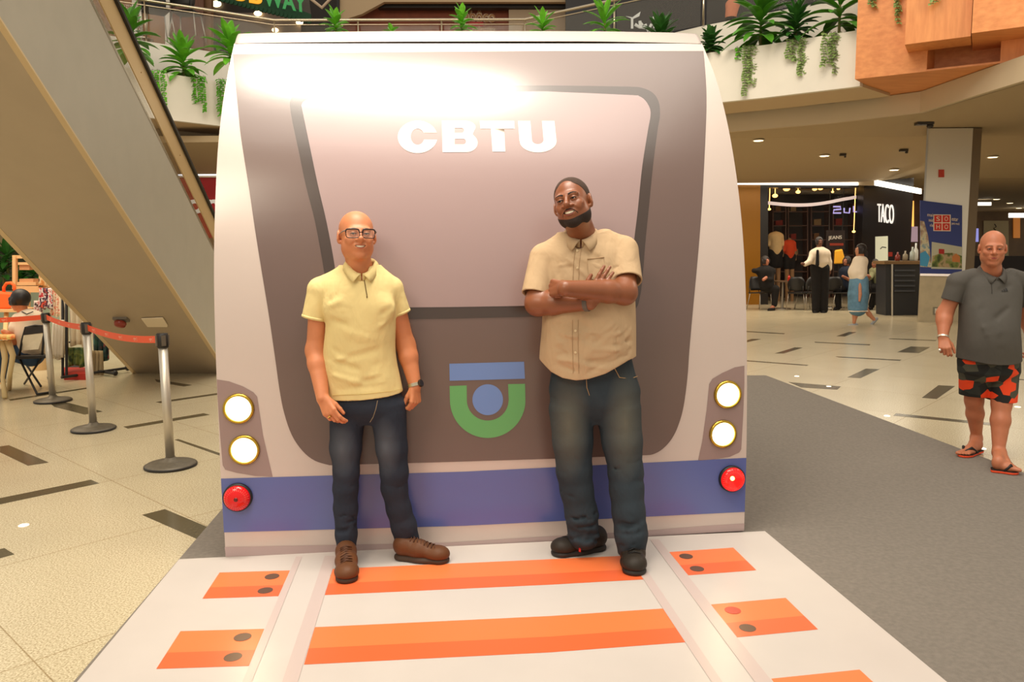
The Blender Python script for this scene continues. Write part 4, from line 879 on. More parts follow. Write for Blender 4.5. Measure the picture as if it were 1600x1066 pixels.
def vine(p, H, seed, m=MLEAFP, lab='', strands=3, spread=.12, ls=.05, group='trailing vines on the balcony', step=.045):
    rnd = random.Random(seed); t = thing('trailing_vine', lab, 'plant', p, group); mb = MB(); ms = MB(); out = Vector((0, -1, 0))
    for s_ in range(strands):
        x = (s_ - (strands - 1) / 2) * spread + rnd.uniform(-.02, .02); h = H * rnd.uniform(.6, 1); q = p + Vector((x, 0, 0)); pts = [q + Vector((0, .22, -.12)), q + Vector((0, .1, .04)), q + out * .03 + Vector((0, 0, .03))]
        k = 0
        while k * step < h:
            c = q + out * (.035 + .015 * math.sin(k)) + Vector((math.sin(k * .9 + s_) * .012, 0, -k * step)); pts.append(c); k += 1
            for sd in (-1, 1):
                d = Vector((sd * rnd.uniform(.5, 1), -rnd.uniform(.3, .8), rnd.uniform(-.7, .1)))
                leaf(mb, c, d, Vector((0, -.6, .8)), ls * rnd.uniform(.8, 1.3), ls * .42, .6, 3)
        ms.tube(pts, .004, 5)
    mb.build('leaves', m, t); ms.build('runner', MSTEM, t); return t
def pl_at(px, py): # point on the planter top line beneath pixel column px
    for i in range(len(plan) - 1):
        pass
    r = ray(px, py); z = ZPT; t = (z - CAMH) / r.z; return CO + r * t
def onbed(px, py): p = gp(px, py, 5.34); return p + Vector((p.x, p.y, 0)).normalized() * .3
PLT = [ # px,py of base, height, leaf length, n, kind, label
 (287, 119, 1.0, .62, 34, 'b', 'large bright broad-leaved plant at the left end of the white planter', 1),
 (360, 100, .95, .6, 28, 'b', 'bright leafy plant half hidden by the train roof corner', 2),
 (205, 88, 1.2, .6, 30, 'm', 'leafy plant beside the escalator handrail at upper left', 3),
 (1032, 92, 1.1, .50, 60, 'd', 'dense bushy dark green plant just above the train roof corner', 4),
 (1110, 80, .55, .33, 44, 'd', 'low dark round plant at the train edge with one bright leaf', 5),
 (1188, 70, 1.55, .82, 46, 'm', 'tallest spreading green plant on the right planter', 6),
 (1243, 61, .85, .5, 40, 'd', 'medium dark plant with upright bright tips above a pale vine', 7),
 (1311, 50, 1.4, .85, 26, 'm', 'tall broad-leaved plant next to the orange wood box', 8)]
for px, py, H, R, n, k, lab, sd in PLT:
    dracaena(onbed(px, py), H, R, n, sd, {'b': MLEAF, 'm': mat('leaf_mid_green', (74, 136, 34), .4, noise=.3, nscale=6), 'd': MLEAFD}[k], lab, w={'b': .085, 'm': .095, 'd': .065}[k])
for px, py, H, R, n, sd, lab, nm in ((525, 62, .75, .36, 26, 21, 'small bright plant above the train roof, left of centre', MLEAF), (722, 60, .85, .34, 26, 22, 'small bright plant in front of the brown restaurant sign', MLEAF), (612, 58, .25, .22, 8, 23, 'tip of a small plant barely above the train roof', MLEAF),
                                  (848, 60, .6, .42, 18, 24, 'low bright plant at the bend of the handrail', MLEAF), (945, 68, 1.05, .62, 26, 25, 'upright spiky bright plant above the train roof, right of centre', MLEAF)):
    p = W(px, py, 17.2); dracaena(p, H, R, n, sd, nm, lab, w=.06)
VN = [(248, 112, .95, 'left vine with bright ivy leaves on the white planter', MLEAF, 3, 31), (312, 122, .8, 'bright ivy vine right below the large left plant', MLEAF, 3, 32), (350, 126, .9, 'ivy vine at the left edge of the train roof', MLEAF, 3, 33),
      (1118, 84, .55, 'short pale vine beside the train roof corner', MLEAFP, 2, 34), (1155, 77, .22, 'very short tuft of vine on the planter rim', MLEAF, 2, 35), (1176, 74, .95, 'long pale vine below the tallest plant', MLEAFP, 4, 36),
      (1238, 64, .55, 'short pale vine left of the thick green one', MLEAFP, 3, 37), (1257, 62, .85, 'thick green vine under the medium dark plant', MLEAFP, 3, 38), (1304, 54, .75, 'pale vine with round leaves next to the orange wood box', MLEAFP, 5, 39)]
for px, py, h, lab, m_, st_, sd in VN: vine(gp(px, py, ZPT) + Vector((0, -.02, .01)), h, sd, m_, lab, st_, .1, .075)
for px, py0, py1, sd, lab in ((1362, -12, 16, 41, 'short variegated vine on the left of the wooden box'), (1402, -12, 45, 42, 'longest variegated vine on the wooden box'), (1460, -12, 12, 43, 'tiny vine tip over the projecting wooden block')):
    Yv = YB - .1 if px < 1440 else YB - .65; a = onplane(px, py0, A + fn * (.03 if px < 1410 else .66), fn); b = onplane(px, py1, A + fn * (.03 if px < 1410 else .66), fn)
    vine(a, (a - b).z, sd, MLEAFP, lab, 2, .05, .06, 'vines on the wooden box', .035)
# ================= SDF BODY ENGINE =================
F32 = np.float32
class Sdf:
    """list of rounded shapes blended into one continuous surface"""
    def __init__(s): s.ops = []
    def cap(s, a, b, r1, r2=None, k=.02, n=None, q=1., mode='add'):
        """tapered capsule; n,q: flattened to ratio q along direction n"""
        s.ops.append(('cap', np.array(a, float), np.array(b, float), r1, r1 if r2 is None else r2, k, None if n is None else np.array(Vector(n).normalized()), q, mode)); return s
    def ell(s, c, r, R=None, k=.02, mode='add'):
        s.ops.append(('ell', np.array(c, float), np.array(r, float), np.array(R) if R is not None else np.eye(3), k, mode)); return s
    def cut(s, p, n): s.ops.append(('cut', np.array(p, float), np.array(Vector(n).normalized()))); return s
    def ridge(s, a, b, w, A): s.ops.append(('rdg', np.array(a, float), np.array(b, float), w, A)); return s
    def loft(s, zs, cx, cy, a, b, yaw=0., k=.02, p=2.3, mode='add'): s.ops.append(('lft', *[np.array(v, float) for v in (zs, cx, cy, a, b)], yaw, k, p, mode)); return s
    def hem(s, xs, zs): s.ops.append(('hem', np.array(xs, float), np.array(zs, float))); return s
    def sub(s, other, k=.02): s.ops.append(('sdf', other, k)); return s
    def infl(s, x): s.ops.append(('inf', x)); return s
    def chain(s, pts, rs, k=.02, **kw):
        for i in range(len(pts) - 1): s.cap(pts[i], pts[i + 1], rs[i], rs[i + 1], k, **kw)
        return s
    def __add__(s, o): t = Sdf(); t.ops = s.ops + o.ops; return t
    def bounds(s):
        lo, hi = np.full(3, 1e9), np.full(3, -1e9)
        for o in s.ops:
            if o[0] == 'cap' and o[8] == 'add':
                r = max(o[3], o[4]); P = np.array([o[1], o[2]])
            elif o[0] == 'ell' and o[5] == 'add': r = o[2].max(); P = o[1][None]
            elif o[0] == 'lft' and o[9] == 'add': r = max(o[4].max(), o[5].max()) ; P = np.array([[o[2].min(), o[3].min(), o[1][0] + r], [o[2].max(), o[3].max(), o[1][-1] - r]])
            elif o[0] == 'sdf': l_, h_ = o[1].bounds(); lo = np.minimum(lo, l_); hi = np.maximum(hi, h_); continue
            else: continue
            lo = np.minimum(lo, P.min(0) - r - .02); hi = np.maximum(hi, P.max(0) + r + .02)
        return lo, hi
    def grid(s, lo, hi, h):
        n = np.ceil((hi - lo) / h).astype(int) + 1; return s.ev(lo, n, h)
    def ev(s, lo, n, h):
        hi = lo + h * (n - 1); D = np.full(n, .2, F32)
        ax = [(lo[i] + h * np.arange(n[i])).astype(F32) for i in range(3)]
        for o in s.ops:
            if o[0] == 'cap': _, a, b, r1, r2, k, nn, q, mode = o; m_ = max(r1, r2) + k + 3 * h; bl, bh = np.minimum(a, b) - m_, np.maximum(a, b) + m_
            elif o[0] == 'ell': _, c, r, R, k, mode = o; m_ = r.max() + k + 3 * h; bl, bh = c - m_, c + m_
            elif o[0] == 'rdg': _, a, b, w, A = o; bl, bh = np.minimum(a, b) - 2.5 * w, np.maximum(a, b) + 2.5 * w
            elif o[0] == 'lft': r_ = max(o[4].max(), o[5].max()) + .05; bl, bh = np.array([o[2].min() - r_, o[3].min() - r_, o[1][0] - .04]), np.array([o[2].max() + r_, o[3].max() + r_, o[1][-1] + .04]); k, mode = o[7], o[9]
            elif o[0] == 'sdf': bl, bh = o[1].bounds(); k, mode = o[2], 'add'; bl = bl - .02; bh = bh + .02
            elif o[0] == 'hem':
                X = ax[0][:, None, None]; Z = ax[2][None, None, :]; D[:] = np.maximum(D, (np.interp(X, o[1], o[2]) - Z).astype(F32)); continue
            elif o[0] == 'inf': D -= F32(o[1]); continue
            else: bl, bh = lo, hi
            i0 = np.clip(np.floor((bl - lo) / h).astype(int), 0, n); i1 = np.clip(np.ceil((bh - lo) / h).astype(int) + 1, 0, n)
            if (i1 <= i0).any(): continue
            sl = tuple(slice(i0[j], i1[j]) for j in range(3))
            X, Y, Z = ax[0][sl[0]][:, None, None], ax[1][sl[1]][None, :, None], ax[2][sl[2]][None, None, :]
            V = D[sl]
            if o[0] == 'cut':
                d = (X - o[1][0]) * o[2][0] + (Y - o[1][1]) * o[2][1] + (Z - o[1][2]) * o[2][2]; D[sl] = np.maximum(V, d.astype(F32)); continue
            if o[0] == 'sdf':
                d, _ = o[1].ev(lo + h * i0, i1 - i0, h)
            elif o[0] == 'lft':
                z_ = np.clip(Z, o[1][0], o[1][-1]); it = lambda q: np.interp(z_, o[1], q)
                x, y = X - it(o[2]), Y - it(o[3]); cc, ss = math.cos(o[6]), math.sin(o[6]); u = x * cc + y * ss; v = -x * ss + y * cc
                rho = (np.abs(u / it(o[4])) ** o[8] + np.abs(v / it(o[5])) ** o[8]) ** (1 / o[8]); rho = np.maximum(rho, .02)
                d = np.sqrt(u * u + v * v) * (1 - 1 / rho); d = np.maximum(d, np.maximum(Z - o[1][-1], o[1][0] - Z))
            elif o[0] in ('cap', 'rdg'):
                ba = b - a; L2 = max(float(ba @ ba), 1e-9); x, y, z = X - a[0], Y - a[1], Z - a[2]
                t = np.clip((x * ba[0] + y * ba[1] + z * ba[2]) / L2, 0, 1); x, y, z = x - t * ba[0], y - t * ba[1], z - t * ba[2]
                if o[0] == 'rdg':
                    D[sl] = V - (A * np.exp(-(x * x + y * y + z * z) / (w * w)) * np.minimum(1, 4 * np.minimum(t + .1, 1.1 - t))).astype(F32); continue
                if nn is not None and q != 1:
                    c_ = (x * nn[0] + y * nn[1] + z * nn[2]) * (1 / q - 1); x, y, z = x + c_ * nn[0], y + c_ * nn[1], z + c_ * nn[2]
                L = np.sqrt(x * x + y * y + z * z); d = L - (r1 + (r2 - r1) * t)
                if nn is not None and q != 1: d = d * (q + (1 - q) * .45)
            else:
                x, y, z = X - c[0], Y - c[1], Z - c[2]
                u = x * R[0, 0] + y * R[1, 0] + z * R[2, 0]; v = x * R[0, 1] + y * R[1, 1] + z * R[2, 1]; w = x * R[0, 2] + y * R[1, 2] + z * R[2, 2]
                k0 = np.sqrt((u / r[0]) ** 2 + (v / r[1]) ** 2 + (w / r[2]) ** 2); k1 = np.sqrt((u / r[0] ** 2) ** 2 + (v / r[1] ** 2) ** 2 + (w / r[2] ** 2) ** 2)
                d = k0 * (k0 - 1) / np.maximum(k1, 1e-6)
            d = d.astype(F32); k = max(k, 1e-5)
            if mode == 'add':
                hh = np.maximum(k - np.abs(V - d), 0) / k; D[sl] = np.minimum(V, d) - hh * hh * k * .25
            elif mode == 'sub':
                d = -d; hh = np.maximum(k - np.abs(V - d), 0) / k; D[sl] = np.maximum(V, d) + hh * hh * k * .25
            elif mode == 'int':
                F = np.full(n, .2, F32); F[sl] = d; D[:] = np.maximum(D, F)
        return D, ax
    def mesh(s, h, lo=None, hi=None, also=None):
        l, u = s.bounds(); lo = l if lo is None else np.maximum(l, lo); hi = u if hi is None else np.minimum(u, hi)
        D, ax = s.grid(lo, hi, h)
        return surfnet(D, lo, h)
def surfnet(D, lo, h):
    S = D < 0; n = D.shape
    c = np.zeros((n[0] - 1, n[1] - 1, n[2] - 1), np.uint8)
    for i in (0, 1):
        for j in (0, 1):
            for k in (0, 1): c += S[i:n[0] - 1 + i, j:n[1] - 1 + j, k:n[2] - 1 + k]
    act = (c > 0) & (c < 8); I = np.argwhere(act)
    if not len(I): return np.zeros((0, 3)), np.zeros((0, 4), int)
    idx = np.full(act.shape, -1, np.int32); idx[act] = np.arange(len(I))
    acc = np.zeros((len(I), 3)); cnt = np.zeros(len(I))
    for axn in range(3):
        o1, o2 = [(1, 2), (0, 2), (0, 1)][axn]
        for a in (0, 1):
            for b in (0, 1):
                off = np.zeros(3, int); off[o1] = a; off[o2] = b; p = I + off; q = p.copy(); q[:, axn] += 1
                d0 = D[p[:, 0], p[:, 1], p[:, 2]]; d1 = D[q[:, 0], q[:, 1], q[:, 2]]; cr = (d0 < 0) != (d1 < 0)
                t = np.where(cr, d0 / np.where(d0 == d1, 1, d0 - d1), 0); pos = np.tile(off.astype(float), (len(I), 1)); pos[:, axn] += t
                acc += pos * cr[:, None]; cnt += cr
    V = lo + h * (I + acc / cnt[:, None]); Fc = []
    for axn in range(3):
        o1, o2 = [(1, 2), (2, 0), (0, 1)][axn]
        s0 = [slice(None)] * 3; s1 = [slice(None)] * 3; s0[axn] = slice(0, -1); s1[axn] = slice(1, None)
        A, B = S[tuple(s0)], S[tuple(s1)]
        for flip, msk in ((0, A & ~B), (1, ~A & B)):
            P = np.argwhere(msk); ok = (P[:, o1] > 0) & (P[:, o2] > 0) & (P[:, o1] < n[o1] - 1) & (P[:, o2] < n[o2] - 1); P = P[ok]
            if not len(P): continue
            e1 = np.zeros(3, int); e1[o1] = 1; e2 = np.zeros(3, int); e2[o2] = 1
            g = lambda Q: idx[Q[:, 0], Q[:, 1], Q[:, 2]]
            q = np.stack([g(P - e1 - e2), g(P - e2), g(P), g(P - e1)], 1); Fc.append(q[:, ::-1] if flip else q)
    F = np.concatenate(Fc); F = F[(F >= 0).all(1)]
    return V, F
def npmesh(name, parts, m, parent=None, label=None):
    vs, fs, n = [], [], 0
    for V, F in parts: vs.append(V); fs.append(F + n); n += len(V)
    V = np.concatenate(vs).astype(np.float32); F = np.concatenate(fs).astype(np.int32)
    me = bpy.data.meshes.new(name); me.vertices.add(len(V)); me.vertices.foreach_set('co', V.ravel()); me.loops.add(F.size); me.loops.foreach_set('vertex_index', F.ravel())
    me.polygons.add(len(F)); me.polygons.foreach_set('loop_start', np.arange(0, F.size, 4, dtype=np.int32)); me.polygons.foreach_set('loop_total', np.full(len(F), 4, np.int32))
    me.update(calc_edges=True); me.shade_smooth(); me.materials.append(m)
    o = bpy.data.objects.new(name, me); C.objects.link(o)
    if parent: o.parent = parent; o.matrix_parent_inverse = Matrix.Translation(-parent.location)
    if label: o['label'] = label
    return o
def sobj(name, sdf, h, m, parent=None, label=None): return npmesh(name, [sdf.mesh(h)], m, parent, label)
def seg_mb(mb, pts, r, n=8): mb.tube(pts, r, n)
# ---------- head ----------
def head_frame(c, yaw, pitch=0, roll=0, s=1.):
    """local -Y is the face direction; +X is the viewer's right when facing the camera"""
    R = Matrix.Rotation(yaw, 3, 'Z') @ Matrix.Rotation(pitch, 3, 'X') @ Matrix.Rotation(roll, 3, 'Y'); c = Vector(c)
    def T(x, y, z): return c + R @ (Vector((x, y, z)) * s)
    return T, R, s
def head_sdf(fr, P={}):
    T, R, s = fr; g = lambda k, d: P.get(k, d); S = Sdf(); RR = np.array(R); w = g('w', 1.)
    E = lambda c, r, k, mode='add', Rl=None: S.ell(T(*c), np.array(r) * s, RR if Rl is None else np.array(R @ Rl), k * s, mode)
    K = lambda a, b, r1, r2, k, mode='add': S.cap(T(*a), T(*b), r1 * s, r2 * s, k * s, mode=mode)
    E((0, .018, .034), (.077 * w, .096, .086), .02)
    E((0, -.022, -.03), (.064 * w, .072, .085), .03)
    E((0, -.01, -.055), (.058 * w, .066, .055), .03)
    E((0, -.070, -.097), (.026, .022, .019), .024)
    for x in (-1, 1):
        E((x * .045 * w, -.006, -.062), (.02, .034, .03), .03)
        E((x * .040 * w, -.068, -.022), (.022, .018, .017), .02)
        if g('smile', 0): E((x * .037, -.077, -.036), (.014, .011, .013), .015)
        E((x * .028, -.0795, .022), (.026, .012, .010), .022)
        E((x * .030, -.1, .003), (.019, .0165, .0105), .012, 'sub')
        E((x * .0305, -.0795, .003), (.0148, .0148, .0145), .005)
        sq = g('sq', .7); E((x * .0305, -.0955, .0015), (.0128, .0075, .0052 * sq), .0015, 'sub')
    K((0, -.09, .012), (0, -.112, -.021), .008, g('nose', .0115), .01)
    K((0, -.112, -.022), (0, -.098, -.034), g('nose', .0115), .009, .006)
    nw = g('nw', 1)
    for x in (-1, 1):
        E((x * .0125 * nw, -.098, -.0275), (.0072 * nw, .010, .007), .006)
    # lips area mound
    E((0, -.086, -.058), (.028, .014, .02), .014)
    if g('smile', 0):
        n = 8; mp = []
        for i in range(n + 1):
            x = (i / n - .5) * 2; mw = g('mw', .0265); mp.append((x * mw, -.101 + .021 * x * x * (mw / .0265), -.0575 + .010 * x * x))
        for i in range(n):
            r = .0058 * max(.12, 1 - abs((i + .5) / n * 2 - 1) ** 1.7) * g('open', 1); K(mp[i], mp[i + 1], r, r, .003, 'sub')
        for x in (-1, 1): K((x * .022, -.099, -.034), (x * (g('mw', .0265) + .011), -.083, -.052), .0018, .0018, .008, 'sub')
    else:
        K((-.02, -.095, -.058), (.02, -.095, -.058), .0016, .0016, .004, 'sub')
    # ears
    for x in (-1, 1):
        Rl = Matrix.Rotation(x * .35, 3, 'Z') @ Matrix.Rotation(-.15, 3, 'X')
        E((x * .0805 * w, .012, -.004), (.009, .019, .031), .008, 'add', Rl)
        E((x * .0905 * w, .005, .002), (.005, .010, .017), .004, 'sub', Rl)
        E((x * .077 * w, .004, -.030), (.007, .009, .009), .006)
    return S
def lips(fr, parent, m, smile=1, mt=None, open_=1, lw=1., mw=.0265):
    T, R, s = fr; mb = MB(); n = 12
    up = []; lo = []; te = []
    for i in range(n + 1):
        x = (i / n - .5) * 2; e = 1 - abs(x) ** 2.2; yy = -.1015 + .0215 * x * x * (mw / .0265 if smile else 1.1); zz = -.0575 + (.010 if smile else .001) * x * x
        g = (.0052 * open_ if smile else .0015) * e
        up.append(T(x * (mw + .003), yy, zz + g + .001)); lo.append(T(x * (mw + .003), yy + .001, zz - g - .0015 - .001 * lw * (1 - x * x))); te.append((x * (mw - .002), yy + .0028, zz, g))
    r1 = [(.0008 + .0019 * lw * (1 - abs((i / n - .5) * 2) ** 2)) * s for i in range(n + 1)]; r2 = [(.0008 + .0030 * lw * (1 - abs((i / n - .5) * 2) ** 2)) * s for i in range(n + 1)]
    mb.tube(up, r1, 8); mb.tube(lo, r2, 8); mb.build('lips', m, parent, smooth=True)
    if smile:
        tb = MB(); vs = []
        for x, y, z, g in te: vs += [T(x, y, z + g + .002), T(x, y - .0005, z - g * .45 - .0005)]
        tb.add(vs, [(2 * i, 2 * i + 1, 2 * i + 3, 2 * i + 2) for i in range(n)]); tb.build('teeth', mt or mat('teeth_white', (238, 222, 196), .3), parent, smooth=True)
def eyes(fr, parent, skin, iris=(60, 36, 20), squint=.5, look=(0, 0), brow=None, browc=None, browt=.003, surf=None, brz=.0235):
    T, R, s = fr
    for x in (-1, 1):
        c = T(x * .0305, -.0795, .003); d = (R @ Vector((look[0], -1, look[1]))).normalized(); Rt = d.to_track_quat('Z', 'Y').to_matrix()
        e = MB().ball(c, .0125 * s, 16, Rt).build('eye', mat('eye_white', (226, 212, 200), .2), parent, smooth=True)
        MB().lathe([(.0058 * s, .0112 * s), (.0056 * s, .0119 * s), (.001 * s, .0128 * s)], c, 16, Rt).build('iris', mat('iris_%d' % iris[0], iris, .15), e, smooth=True)
        lm = MB(); pts = []; sq = squint
        for k in range(9):
            t = (k / 8 - .5) * 2; zz = .0015 + (.0050 * sq + .0006) * math.sqrt(max(0, 1 - t * t)) + .0006; xx = .0130 * t; dz = zz - .003
            pts.append(T(x * .0305 + xx, -.0795 - math.sqrt(max(1e-6, .0152 ** 2 - xx * xx - dz * dz)), zz))
        lm.tube(pts, [.0010 + .0010 * s] * 9, 6).build('eyelash', mat('lash_dark', (30, 18, 12), .6), parent)
        if browc is not None and surf is not None:
            mb = MB(); n = 9; vs = []
            for k in range(n + 1):
                t = k / n; bx = x * (.0115 + .0385 * t); bz = brz + .0065 * math.sin(PI * min(1, t * 1.15) * .75) - .003 * t; hh = browt * (1.15 - .85 * t) * (1 if k else .6)
                for q, w_ in ((-1, .0002), (0, .0022), (1, .0002)): p = surf(bx, bz + q * hh); vs.append(T(bx, p - w_, bz + q * hh))
            mb.add(vs, [(3 * k + j, 3 * k + j + 1, 3 * k + j + 4, 3 * k + j + 3) for k in range(n) for j in (0, 1)]).build('eyebrow', browc, parent, smooth=True)
def surf_of(fr, V):
    """front surface of the head in its own frame: y of the skin at (x, z)"""
    T, R, s = fr; c = np.array(T(0, 0, 0)); Q = (V - c) @ np.array(R) / s; Q = Q[(np.abs(Q[:, 0]) < .09) & (Q[:, 1] < 0) & (np.abs(Q[:, 2]) < .14)]
    def f(x, z):
        d = (Q[:, 0] - x) ** 2 + (Q[:, 2] - z) ** 2; i = np.argsort(d)[:6]; return float(np.sort(Q[i, 1])[:3].mean())
    return f
def cap_part(fr, P, infl, keep, h, m, name, parent, label=None):
    """thin layer following the head (hair, beard): inflated head cut to a region; keep(sdf) adds the cuts"""
    S = head_sdf(fr, P); S.infl(infl); keep(S); return sobj(name, S, h, m, parent, label)
# ---------- hand ----------
def hand_sdf(wr, d, n, side, curl=.35, s=1., spread=.06, thumb=(.5, .3), curls=None, rw=.027):
    """wr wrist, d direction to knuckles, n back-of-hand normal, side towards the thumb"""
    wr, d, n, side = Vector(wr), Vector(d).normalized(), Vector(n).normalized(), Vector(side).normalized()
    n = (n - d * n.dot(d)).normalized(); sd = d.cross(n).normalized(); sd = sd if sd.dot(side) > 0 else -sd
    S = Sdf(); kn = []; offs_ = (.029, .010, -.010, -.028); ln = (.088, .092, .088, .080)
    for o_, l in zip(offs_, ln):
        k = wr + sd * o_ * s + d * l * s; kn.append(k); S.cap(wr + sd * o_ * .55 * s + d * .008 * s, k - d * .006 * s, .0145 * s, .0118 * s, .012 * s)
    S.cap(wr + sd * .006 * s + d * .03 * s - n * .004 * s, wr - sd * .012 * s + d * .07 * s - n * .006 * s, .016 * s, .013 * s, .012 * s)
    cr = curls or (curl, curl * 1.1, curl * 1.2, curl * 1.3)
    L = ((.040, .025, .020), (.044, .028, .021), (.041, .026, .020), (.032, .021, .018))
    for i in range(4):
        p = kn[i]; a = cr[i] * .8; dd = (d + sd * spread * (1.5 - i)).normalized(); r = (.0092, .0094, .0090, .0080)[i] * s
        for j in range(3):
            v = dd * math.cos(a) - n * math.sin(a); q = p + v * L[i][j] * s; S.cap(p, q, r, r * .92, .004 * s if j else .007 * s); p = q; r *= .92; a += cr[i] * (1.0 if j == 0 else .7)
    t0 = wr + sd * .020 * s + d * .022 * s - n * .004 * s; t1 = t0 + (sd * thumb[0] + d * .8 - n * thumb[1]).normalized() * .042 * s
    t2 = t1 + (sd * thumb[0] * .45 + d * 1 - n * thumb[1]).normalized() * .033 * s; t3 = t2 + (sd * thumb[0] * .1 + d * 1 - n * thumb[1] * 1.2).normalized() * .026 * s
    S.cap(t0, t1, .0155 * s, .0118 * s, .012 * s); S.cap(t1, t2, .0115 * s, .0105 * s, .004 * s); S.cap(t2, t3, .0105 * s, .0085 * s, .003 * s)
    S.palm = (kn, sd); return S
# ---------- materials for people ----------
def skin(name, col, rough=.48, sss=.12): return mat(name, col, rough, sss=sss, bump=.06, bscale=260, noise=.05, nscale=25)
def cloth(name, col, weave=500, wr=.45, rough=.85, nz=.05, wsc=14):
    if name in MATS: return MATS[name]
    M = mat(name, col, rough, noise=nz, nscale=9, spec=.2); nt = M.node_tree; b = nt.nodes['Principled BSDF']; N = nt.nodes.new; tc = N('ShaderNodeTexCoord')
    mp = N('ShaderNodeMapping'); mp.inputs['Scale'].default_value = (1, 1, .55); nt.links.new(tc.outputs['Object'], mp.inputs[0])
    a = N('ShaderNodeTexNoise'); a.inputs['Scale'].default_value = wsc; a.inputs['Detail'].default_value = 3; a.inputs['Distortion'].default_value = .35
    c = N('ShaderNodeTexNoise'); c.inputs['Scale'].default_value = weave; nt.links.new(tc.outputs['Object'], c.inputs['Vector']); nt.links.new(mp.outputs[0], a.inputs['Vector'])
    b1 = N('ShaderNodeBump'); b1.inputs['Strength'].default_value = wr; b1.inputs['Distance'].default_value = .02; nt.links.new(a.outputs[0], b1.inputs['Height'])
    b2 = N('ShaderNodeBump'); b2.inputs['Strength'].default_value = .25; b2.inputs['Distance'].default_value = .002; nt.links.new(c.outputs[0], b2.inputs['Height']); nt.links.new(b1.outputs[0], b2.inputs['Normal'])
    nt.links.new(b2.outputs[0], b.inputs['Normal']); return M
def denim(name, dark, fade, cx, zc, sz, amt=.6):
    """denim with worn pale thighs: wear belongs to the cloth"""
    M = cloth(name, dark, 380, .5, .85, .12, 16); nt = M.node_tree; b = nt.nodes['Principled BSDF']; N = nt.nodes.new; L = nt.links.new
    src = b.inputs['Base Color'].links[0].from_socket; tc = N('ShaderNodeTexCoord'); fac = None
    for x in cx:
        mp = N('ShaderNodeMapping'); mp.vector_type = 'POINT'; mp.inputs['Location'].default_value = (-x / sz[0], 0, -zc / sz[1]); mp.inputs['Scale'].default_value = (1 / sz[0], 0, 1 / sz[1]); L(tc.outputs['Object'], mp.inputs[0])
        g = N('ShaderNodeTexGradient'); g.gradient_type = 'SPHERICAL'; L(mp.outputs[0], g.inputs[0])
        if fac is None: fac = g.outputs['Fac']
        else: a = N('ShaderNodeMath'); a.operation = 'MAXIMUM'; L(fac, a.inputs[0]); L(g.outputs['Fac'], a.inputs[1]); fac = a.outputs[0]
    k = N('ShaderNodeMath'); k.operation = 'MULTIPLY'; k.inputs[1].default_value = amt; L(fac, k.inputs[0])
    mx = N('ShaderNodeMix'); mx.data_type = 'RGBA'; L(k.outputs[0], mx.inputs[0]); L(src, mx.inputs[6]); mx.inputs[7].default_value = srgb(*fade); L(mx.outputs[2], b.inputs['Base Color']); return M
def folds(S, regions, seed, n, w=(.008, .014), A=(.003, .006), L=(.06, .14)):
    """random soft fold ridges near given segments"""
    rnd = random.Random(seed)
    for (c, hx_, hz, nrm) in regions:
        for _ in range(n):
            p = Vector(c) + Vector((rnd.uniform(-hx_, hx_), 0, rnd.uniform(-hz, hz))); an = rnd.uniform(-.6, .6) * (1 if rnd.random() < .7 else 2); l = rnd.uniform(*L) / 2
            d = Vector((math.cos(an), 0, math.sin(an))); S.ridge(p - d * l, p + d * l, rnd.uniform(*w), rnd.choice((-1, 1)) * rnd.uniform(*A))
# ================= PEOPLE: helpers =================
def torso(S, Y0, lv, k=.03, yaw=0., p=2.4):
    """lv: (py, x_left, x_right, half_depth, y_shift) in the photo frame at distance Y0, any order top to bottom"""
    L = []
    for py, xl, xr, hd, dy in lv:
        A_, B_ = W(xl, py, Y0 + dy), W(xr, py, Y0 + dy); L.append(((A_.z + B_.z) / 2, (A_.x + B_.x) / 2, Y0 + dy, (B_.x - A_.x) / 2, hd))
    L.sort(); zs, cx, cy, a, b = zip(*L)
    # resample smoothly
    t = np.linspace(zs[0], zs[-1], 40)
    def sm(v):
        w = np.interp(t, zs, v); q = np.convolve(np.pad(w, 3, mode='edge'), np.ones(5) / 5, 'same')[3:-3]; return q
    S.loft(t, sm(cx), sm(cy), sm(a), sm(b), yaw, k, p); S.front = lambda x, z: float(np.interp(z, t, sm(cy)) - np.interp(z, t, sm(b)) * max(0., 1 - abs((x - np.interp(z, t, sm(cx))) / np.interp(z, t, sm(a))) ** p) ** (1 / p)); return S
def sleeve(a, b, r1, r2, wall=.006, flare=.004, bump=None):
    a, b = Vector(a), Vector(b); d = (b - a).normalized(); S = Sdf().cap(a, b + d * .03, r1, r2, .02); S.cap(a.lerp(b, .88), b + d * .06, r2 - wall * 1.6, r2 - wall, .004, mode='sub'); S.cut(b, d)
    S.cap
    return S
